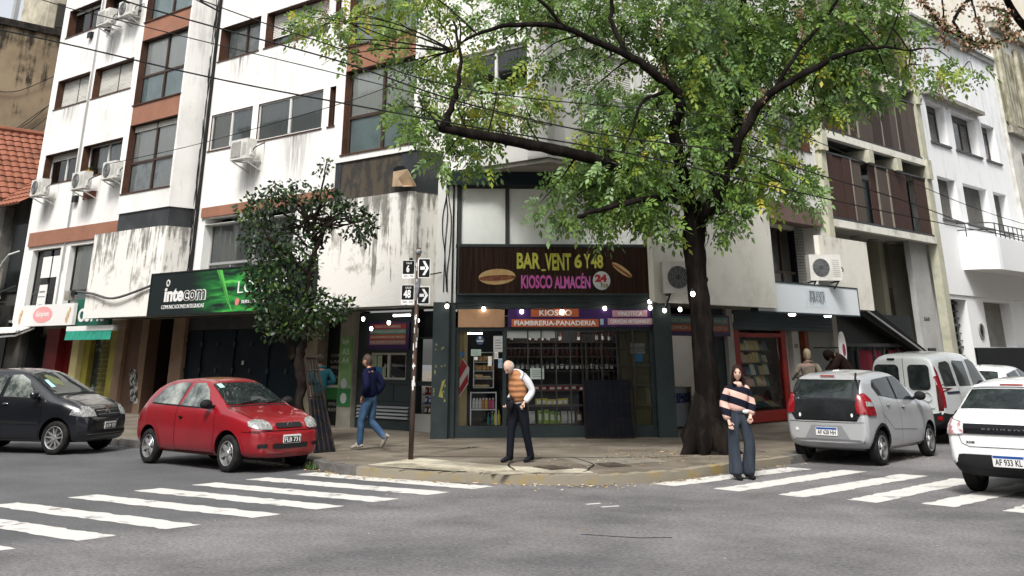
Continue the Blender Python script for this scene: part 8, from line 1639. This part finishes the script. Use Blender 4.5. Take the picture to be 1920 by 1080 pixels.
def leafmesh(name, pos, dirs, sizes, cols, mats, parent, pairs=3, leaf=.085, wid=.42, single=False):
    # compound leaves: pairs of leaflets along a drooping stalk; or single leaves
    N = len(pos); V = []; M = []
    rnd = rng.normal(size=(N, 3)); side = np.cross(dirs, rnd); side /= np.linalg.norm(side, axis=1)[:, None]+1e-9
    nor = np.cross(side, dirs)
    def add(o, d, s, L, w_, m):
        n = np.cross(d, s); b = o; t = o+d*L[:, None]; m1 = o+d*(L*.45)[:, None]; h = n*(w_*.25)[:, None]
        V.append(np.stack([b, m1+s*w_[:, None]-h, t-n*(L*.12)[:, None], m1-s*w_[:, None]-h], 1)); M.append(m)
    if single: add(pos, dirs, side, sizes*leaf, sizes*leaf*wid, cols)
    else:
        down = np.array([0, 0, -1.0])
        for k in range(pairs):
            f = .25+.75*k/pairs; st = pos+dirs*(sizes*leaf*2.3*f)[:, None]+down*(sizes*leaf*.5*f*f)[:, None]
            for sg in (-1, 1):
                d = dirs*.55+side*sg*.8+down*.25+rng.normal(size=(N, 3))*.12; d /= np.linalg.norm(d, axis=1)[:, None]; s = np.cross(d, nor); s /= np.linalg.norm(s, axis=1)[:, None]+1e-9
                L = sizes*leaf*rng.uniform(.75, 1.1, N); add(st, d, s, L, L*wid*.5, cols)
        st = pos+dirs*(sizes*leaf*2.3)[:, None]+down*(sizes*leaf*.5)[:, None]; d = dirs+down*.4; d /= np.linalg.norm(d, axis=1)[:, None]; L = sizes*leaf*1.1; add(st, d, side, L, L*wid*.5, cols)
    A = np.concatenate(V).reshape(-1, 3); K = len(A)//4; me = bpy.data.meshes.new(name); me.vertices.add(len(A)); me.vertices.foreach_set('co', A.astype(np.float32).ravel()); me.loops.add(len(A)); me.loops.foreach_set('vertex_index', np.arange(len(A), dtype=np.int32)); me.polygons.add(K); me.polygons.foreach_set('loop_start', np.arange(0, len(A), 4, dtype=np.int32)); me.polygons.foreach_set('loop_total', np.full(K, 4, dtype=np.int32)); me.polygons.foreach_set('material_index', np.concatenate(M).astype(np.int32)); me.update(calc_edges=True); me.validate()
    o = link(name, me, parent, mats)
    if name == 'seed_bunches': o['kind'] = 'stuff'
    return o
def unit(a): return a/(np.linalg.norm(a, axis=1)[:, None]+1e-9)
LG = [mat('leaf deep green', (.08, .145, .036), .45, trans=.3, spec=.35), mat('leaf green', (.17, .275, .058), .45, trans=.35, spec=.35), mat('leaf blue green', (.21, .33, .13), .4, trans=.3, spec=.4), mat('leaf yellow green', (.33, .41, .065), .5, trans=.4, spec=.3), mat('leaf yellow', (.48, .42, .05), .5, trans=.4, spec=.3), mat('seed brown', (.22, .135, .08), .7, trans=.2)]
bY = G(1330, 852, KZ).y
T = Thing('street_tree', 'large leafy ash tree with black trunk on the right side of the corner', 'tree', FI, (0, 0, 0)); base = G(1330, 852, KZ)
T.o.matrix_world = Matrix.Translation(base)
class Off:
    pass
def tp(T, name, mb, m, **k): T.org = tuple(T.o.matrix_world.translation); return T.part(name, mb, m, **k)
random.seed(8); Y = bY+.25
mb = MB()
limb(mb, [(1332, 862, Y, 42), (1331, 846, Y, 35), (1330, 820, Y, 29), (1328, 770, Y, 24.5), (1325, 700, Y, 21.5), (1315, 600, Y, 19.5), (1305, 500, Y, 19), (1301, 440, Y, 22), (1302, 400, Y, 20), (1308, 380, Y, 14)], 22, 5, .012)
for a, L in ((-2.6, .75), (-1.9, .6), (-.9, .65), (-.2, .8), (2.6, .6), (.7, .5)):   # root flare
    o = Vector((base.x+.0, Y, KZ)); d = Vector((math.cos(a), math.sin(a), 0)); mb.tube([o+d*.04+Vector((0, 0, 1.0)), o+d*.16+Vector((0, 0, .5)), o+d*.30+Vector((0, 0, .22)), o+d*L*.56+Vector((0, 0, .05)), o+d*L*.8+Vector((0, 0, -.05))], [.12, .18, .20, .13, .05], 12, jit=.04)
A_l = limb(mb, [(1302, 430, Y, 14.6), (1288, 360, Y-.1, 13.8), (1272, 300, Y-0.55, 11.6), (1266, 245, Y-0.75, 10.3), (1274, 200, Y-0.95, 9.9), (1266, 166, Y-1.15, 9.5), (1228, 138, Y-1.35, 8.2), (1188, 108, Y-1.55, 7.7), (1120, 80, Y-1.75, 6.5), (1060, 52, Y-2.05, 5.6), (985, 45, Y-2.25, 4.7), (930, 52, Y-2.35, 3.9), (885, 68, Y-2.35, 2.6), (850, 95, Y-2.35, 1.3)])
B_l = limb(mb, [(1306, 420, Y, 13.8), (1335, 380, Y-0.45, 12.9), (1362, 325, Y-0.55, 10.8), (1384, 268, Y-0.75, 9.5), (1412, 212, Y-0.95, 8.2), (1455, 168, Y-1.15, 6.9), (1510, 138, Y-1.35, 6.0), (1570, 105, Y-1.45, 4.7), (1640, 88, Y-1.55, 3.4), (1705, 95, Y-1.65, 1.7)])
C_l = limb(mb, [(1350, 355, Y-0.45, 8.6), (1378, 250, Y-0.15, 10.3), (1390, 190, Y+0.05, 11.2), (1400, 120, Y+0.25, 9.5), (1392, 40, Y+0.45, 7.7), (1400, -60, Y+0.65, 6.0), (1420, -160, Y+0.85, 3.4)])
D_l = limb(mb, [(1288, 376, Y-.1, 7.7), (1200, 330, Y-0.75, 8.6), (1120, 300, Y-1.15, 10.3), (1040, 281, Y-1.45, 10.3), (950, 262, Y-1.75, 9.9), (880, 250, Y-1.95, 9.5), (826, 240, Y-2.15, 8.2)], wob=.015)
limb(mb, [(830, 242, Y-2.15, 7.7), (845, 205, Y-2.15, 6.0), (860, 155, Y-2.25, 4.3), (862, 100, Y-2.35, 3.0), (850, 40, Y-2.35, 2.1)])
limb(mb, [(1172, 98, Y-1.55, 5.2), (1155, 60, Y-1.55, 4.3), (1146, 20, Y-1.55, 3.9), (1160, -60, Y-1.55, 2.6)])
limb(mb, [(1245, 172, Y-1.15, 3.4), (1210, 188, Y-1.35, 3.4), (1190, 225, Y-1.55, 2.6), (1180, 262, Y-1.65, 1.7)])
limb(mb, [(1300, 385, Y, 6.0), (1240, 372, Y-0.85, 6.0), (1170, 382, Y-1.25, 5.2), (1110, 398, Y-1.45, 4.3), (1085, 406, Y-1.55, 3.9)])
limb(mb, [(1455, 168, Y-1.15, 4.3), (1500, 90, Y-1.15, 3.9), (1560, 20, Y-1.15, 3.0), (1610, -60, Y-1.15, 1.7)])
limb(mb, [(1060, 52, Y-2.05, 3.9), (1010, 0, Y-2.25, 3.4), (930, -50, Y-2.45, 2.1)])
tp(T, 'trunk', mb, BARK, smooth=True)
# leaf clusters: px, py, rx, ry, amount, kind (0 green, 1 yellowish, 2 blue green)
CL = [(600, 48, 55, 26, 90, 1), (570, 30, 28, 14, 26, 1), (650, 85, 40, 22, 40, 1), (700, 30, 80, 34, 170, 1), (800, 20, 80, 40, 210, 1), (760, 95, 60, 30, 70, 0), (790, 150, 50, 35, 80, 0), (770, 205, 40, 35, 75, 0), (850, 110, 60, 45, 150, 1), (815, 250, 55, 30, 100, 0), (860, 215, 55, 30, 110, 1), (900, 170, 60, 40, 150, 1), (845, 300, 45, 18, 60, 0), (905, 285, 35, 40, 70, 0), (940, 40, 70, 38, 170, 0), (1000, 15, 70, 30, 170, 0), (1080, 30, 60, 40, 190, 0), (1000, 130, 35, 40, 60, 1), (985, 200, 55, 30, 100, 1), (925, 225, 50, 25, 80, 1), (1060, 100, 55, 40, 110, 0), (1120, 130, 45, 45, 80, 0), (1160, 40, 60, 45, 220, 0), (1240, 40, 70, 50, 290, 0), (1230, 105, 50, 35, 130, 0), (1330, 40, 70, 55, 330, 2), (1320, 110, 60, 45, 280, 2), (1330, 175, 45, 35, 150, 0), (1410, 60, 60, 60, 320, 0), (1480, 40, 60, 55, 320, 0), (1440, 100, 55, 40, 220, 2), (1550, 60, 60, 60, 300, 0), (1530, 130, 55, 35, 230, 1), (1600, 110, 55, 45, 260, 2), (1620, 40, 60, 50, 230, 0), (1590, 175, 45, 30, 170, 2), (1680, 90, 40, 40, 110, 1), (1690, 40, 40, 35, 80, 0), (1740, 135, 55, 25, 85, 1), (1810, 135, 40, 16, 36, 0), (1640, 160, 50, 25, 80, 0), (1560, 210, 30, 15, 40, 1),
      (1160, 220, 65, 40, 210, 2), (1110, 180, 40, 30, 80, 2), (1230, 200, 50, 45, 190, 0), (1200, 270, 60, 40, 240, 1), (1120, 260, 45, 25, 90, 1), (1150, 325, 75, 35, 290, 2), (1100, 310, 50, 30, 130, 2), (1070, 345, 45, 22, 90, 0), (1030, 395, 32, 22, 34, 2), (1085, 405, 40, 22, 70, 0), (1165, 385, 60, 35, 210, 0), (1220, 340, 50, 45, 230, 0), (1215, 400, 45, 28, 120, 0), (1130, 430, 25, 14, 22, 0), (1250, 425, 25, 22, 30, 0), (1290, 300, 40, 60, 180, 0), (1310, 230, 40, 45, 160, 0), (1350, 250, 35, 50, 110, 0), (1330, 340, 35, 45, 130, 0), (1380, 330, 45, 35, 110, 0), (1430, 300, 50, 30, 130, 1), (1480, 330, 45, 25, 110, 0), (1515, 365, 28, 20, 48, 2), (1420, 360, 45, 25, 90, 1), (1370, 395, 32, 30, 90, 0), (1350, 425, 20, 22, 40, 0), (1400, 250, 35, 30, 60, 1), (1450, 215, 50, 28, 80, 0), (1490, 240, 40, 20, 45, 1), (1500, 190, 40, 25, 80, 0), (1440, 150, 45, 25, 70, 0), (1280, 150, 45, 40, 120, 1), (1370, 150, 45, 50, 190, 2),
      (1000, -60, 150, 50, 420, 0), (1200, -70, 150, 60, 560, 0), (1420, -80, 160, 60, 620, 0), (1620, -50, 120, 50, 360, 0), (1300, -180, 250, 70, 600, 0), (780, -50, 120, 40, 240, 1)]
pos, dr, sz, co = [], [], [], []; tw = MB(); random.seed(12)
limbs = [Vector(p) for L in (A_l, B_l, C_l, D_l) for p in L[4:]]
cy_ = lambda y: y < 200
for x, y, rx, ry, n, kd in CL:
    cy = Y-.45+(.3 if 1300 < x < 1500 else 0); c = PX(x, y, cy); mpp = (c.y*CTH+(c.z-CH)*STH)/F_; n = int(n*(.70 if cy_(y) and (x < 1100 or x > 1600) else .82))
    g3 = rng.normal(size=(n, 3)); r_ = rng.uniform(.1, 1, n)**.45; g3 = unit(g3)*r_[:, None]; P = np.array(c)+g3*np.array([rx*mpp, max(rx, ry)*mpp*1.35, ry*mpp]); d = unit(g3*np.array([1, 1, .5])+rng.normal(size=(n, 3))*.6+np.array([0, 0, -.45])); pos.append(P); dr.append(d); sz.append(rng.uniform(.8, 1.3, n))
    pr = {0: (.28, .56, .12, .04, 0, 0), 1: (.12, .42, .06, .33, .06, .01), 2: (.16, .32, .48, .04, 0, 0)}[kd]; co.append(rng.choice(6, n, p=np.array(pr)/sum(pr)))
    # twigs carrying the cluster
    lb = min(limbs, key=lambda q: (q-c).length)
    for k in range(2+n//60):
        e = Vector(P[random.randrange(n)]); s0_ = lb if k == 0 else c.lerp(lb, random.random()*.6); m_ = s0_.lerp(e, .5)+Vector((random.uniform(-.15, .15), random.uniform(-.1, .1), random.uniform(.0, .25))); tw.tube(crom([tuple(s0_), tuple(m_), tuple(e)], 4), [.022, .02, .018, .016, .014, .012, .010, .008, .005] if k == 0 else [.012, .012, .011, .01, .009, .008, .007, .006, .004], 5)
# sparse outliers
pos, dr, sz, co = map(np.concatenate, (pos, dr, sz, co)); T.org = tuple(base)
cr_ = leafmesh('crown', pos-np.array(base), dr, sz, co, LG, T.o, pairs=3, leaf=.116, wid=.50)
tp(T, 'twigs', tw, BARK)
sp_, sd_, ss_ = [], [], []      # hanging brown seed bunches
for x, y, r, n in [(610, 20, 16, 50), (690, 15, 16, 50), (640, 45, 10, 26), (1395, 215, 8, 26), (1430, 175, 10, 34), (1500, 22, 9, 44), (1503, 60, 8, 34), (1360, 90, 9, 20), (1235, 50, 12, 30), (1620, 135, 10, 28), (1735, 100, 10, 36), (1760, 150, 12, 26), (1765, 172, 14, 36), (1640, 60, 10, 22), (860, 130, 9, 24), (1245, 130, 9, 22), (960, 190, 9, 18), (870, 160, 8, 18), (1020, 60, 14, 30)]:
    c = np.array(PX(x, y, Y-1.7)); g3 = rng.normal(size=(n, 3))*np.array([.35, .35, 1.0]); sp_.append(c+g3*r*.0105); sd_.append(unit(rng.normal(size=(n, 3))*.5+np.array([0, 0, -1]))); ss_.append(rng.uniform(.7, 1.1, n))
sp_, sd_, ss_ = map(np.concatenate, (sp_, sd_, ss_)); leafmesh('seed_bunches', sp_-np.array(base), sd_, ss_, np.zeros(len(sp_), int), [LG[5]], T.o, leaf=.06, wid=.28, single=True)
# ---- citrus tree on the left pavement
T = Thing('citrus_tree', 'small dark leaved citrus tree with crooked trunk on the left pavement', 'tree', FI, (0, 0, 0)); base = G(566, 836, KZ); T.o.matrix_world = Matrix.Translation(base); Yc = base.y; mb = MB(); random.seed(3)
limb(mb, [(567, 842, Yc, 12), (566, 800, Yc, 9), (562, 750, Yc, 8), (566, 710, Yc, 10.5), (560, 672, Yc, 9.5), (566, 640, Yc, 8), (574, 600, Yc, 7), (580, 560, Yc, 6.5), (580, 512, Yc, 6), (592, 470, Yc, 5), (603, 440, Yc, 4), (622, 415, Yc, 3), (650, 400, Yc, 2)], 12, 4, .035)
limb(mb, [(552, 672, Yc, 8), (543, 650, Yc, 7), (547, 610, Yc, 6), (548, 570, Yc, 5), (540, 520, Yc, 4), (525, 470, Yc, 3)], 9, 4, .03); limb(mb, [(580, 515, Yc, 4.5), (560, 500, Yc-.1, 4), (540, 480, Yc-.2, 3.5), (515, 455, Yc-.3, 3), (490, 420, Yc-.3, 2)], 8, 4, .03); limb(mb, [(592, 470, Yc, 3.5), (590, 430, Yc+.2, 3), (600, 380, Yc+.2, 2.2), (608, 330, Yc+.2, 1.6), (612, 298, Yc+.2, 1)], 7, 4, .03); limb(mb, [(572, 600, Yc, 4), (600, 590, Yc, 3), (640, 580, Yc, 2)], 7, 3, .02)
for k in range(26): x, y = random.uniform(480, 690), random.uniform(350, 460); limb(mb, [(random.uniform(560, 610), random.uniform(400, 470), Yc, 2.4), ((x+590)/2, (y+420)/2+random.uniform(-15, 10), Yc, 2), (x, y, Yc+random.uniform(-.5, .5), 1)], 5, 3, .03)
tp(T, 'trunk', mb, mat('citrus bark', (.009, .007, .006), .9, c2=(.03, .022, .018), ns=6, stretch=(1, 1, .4), bump=1, bs=10), smooth=True)
CC = [(478, 395, 36, 30, 210, 0), (520, 372, 45, 26, 220, 0), (565, 385, 40, 30, 150, 0), (608, 372, 36, 24, 140, 0), (650, 395, 38, 18, 150, 0), (680, 430, 24, 30, 130, 0), (695, 415, 14, 26, 50, 0), (490, 450, 42, 36, 260, 0), (540, 450, 40, 40, 220, 0), (490, 510, 38, 34, 240, 0), (530, 520, 45, 40, 320, 0), (560, 470, 40, 30, 130, 0), (500, 560, 36, 32, 200, 0), (545, 575, 45, 38, 320, 0), (520, 610, 42, 28, 200, 0), (575, 610, 36, 26, 170, 0), (615, 585, 38, 26, 180, 0), (645, 572, 22, 18, 60, 0), (600, 430, 30, 25, 80, 0), (630, 370, 16, 14, 40, 0), (612, 310, 14, 14, 26, 0), (600, 322, 12, 8, 12, 0), (560, 345, 20, 8, 22, 0), (520, 348, 16, 8, 14, 0), (590, 560, 26, 22, 100, 0), (580, 500, 22, 26, 60, 0), (655, 440, 22, 10, 20, 0)]
pos, dr, sz, co = [], [], [], []
for x, y, rx, ry, n, kd in CC:
    n = int(n*1.4)
    c = PX(x, y, Yc+rng.uniform(-.2, .2)); mpp = (c.y*CTH+(c.z-CH)*STH)/F_; g3 = unit(rng.normal(size=(n, 3)))*(rng.uniform(.05, 1, n)**.45)[:, None]; pos.append(np.array(c)+g3*np.array([rx*mpp, rx*mpp*1.5, ry*mpp])); dr.append(unit(g3*.7+rng.normal(size=(n, 3))*.7+np.array([0, 0, -.3]))); sz.append(rng.uniform(.75, 1.25, n)); co.append(rng.choice(3, n, p=(.55, .38, .07)))
pos, dr, sz, co = map(np.concatenate, (pos, dr, sz, co)); leafmesh('crown', pos-np.array(base), dr, sz, co, [mat('citrus dark', (.014, .032, .012), .35, trans=.15, spec=.5), mat('citrus green', (.032, .066, .018), .35, trans=.2, spec=.5), mat('citrus light', (.10, .16, .03), .4, trans=.3)], T.o, leaf=.115, wid=.27, single=True)
# ---- tree further up the right street whose seed laden branches reach into the top right corner
T = Thing('street_tree', 'tree outside the right edge with bare twigs and brown seed bunches at the top right', 'tree', FI, (0, 0, 0)); base = S2(11.6, 44, KZ); T.o.matrix_world = Matrix.Translation(base); mb = MB(); Yr = base.y; random.seed(5)
b0 = base; m1 = PX(2060, 330, Yr); m2 = PX(1975, 120, Yr-3); m3 = PX(1905, 30, Yr-6); m4 = PX(1870, -40, Yr-8); mb.tube(crom([tuple(b0), tuple(b0.lerp(m1, .6)), tuple(m1), tuple(m2), tuple(m3), tuple(m4)], 5), [.34-.0105*i for i in range(26)], 14, jit=.05)
tips = []
for L in ([(1870, -40, 8), (1800, -30, 4), (1700, -40, 3), (1620, -60, 2)], [(1870, -40, 6), (1815, 0, 3.5), (1790, 40, 3), (1820, 75, 2.4), (1850, 82, 1.8), (1885, 74, 1.4), (1915, 55, 1)], [(1700, -40, 3), (1735, 10, 3), (1762, 45, 2.6), (1800, 70, 2.2), (1845, 88, 1.6)], [(1800, -30, 3), (1825, 10, 2), (1838, 50, 1.6), (1848, 84, 1)], [(1735, 10, 2), (1765, 40, 1.4), (1808, 65, 1), (1815, 90, .8)], [(1760, -30, 2), (1768, 20, 1.6), (1772, 78, .9)], [(1905, 30, 4), (1880, 20, 2.5), (1850, 12, 2)], [(1905, 30, 3), (1885, 35, 2), (1892, 60, 1.4), (1905, 66, 1)]):
    Q = limb(mb, [(x, y, Yr-8, r) for x, y, r in L], 6, 4, .04); tips += Q[3:]
tp(T, 'trunk', mb, BARK, smooth=True); n = 1500; tA = np.array([tips[i] for i in rng.integers(0, len(tips), n)]); cen = rng.integers(0, len(tips), 60); tA[:1000] = np.array(tips)[cen[rng.integers(0, 60, 1000)]]+rng.normal(size=(1000, 3))*.10; tA = tA+rng.normal(size=(n, 3))*.05
leafmesh('seed_bunches', tA-np.array(base), unit(rng.normal(size=(n, 3))*.7+np.array([0, 0, -.8])), rng.uniform(.7, 1.3, n), rng.choice(3, n, p=(.6, .25, .15)), [LG[5], mat('seed pale', (.34, .22, .14), .7), LG[0]], T.o, leaf=.13, wid=.3, single=True)
# weeds in the gutter
T = Thing('weed_tuft', 'small tuft of green weeds at the kerb in front of the red car', 'plant', FI, tuple(G(588, 880, .0))); mb = MB(); c = G(588, 880, .01)
for k in range(40): a, l = random.uniform(0, 6.28), random.uniform(.04, .12); o = c+Vector((random.uniform(-.12, .12), random.uniform(-.05, .05), 0)); mb.bar(o, o+Vector((math.cos(a)*l*.5, math.sin(a)*l*.5, l)), .012, .002)
T.part('blades', mb, LG[0])
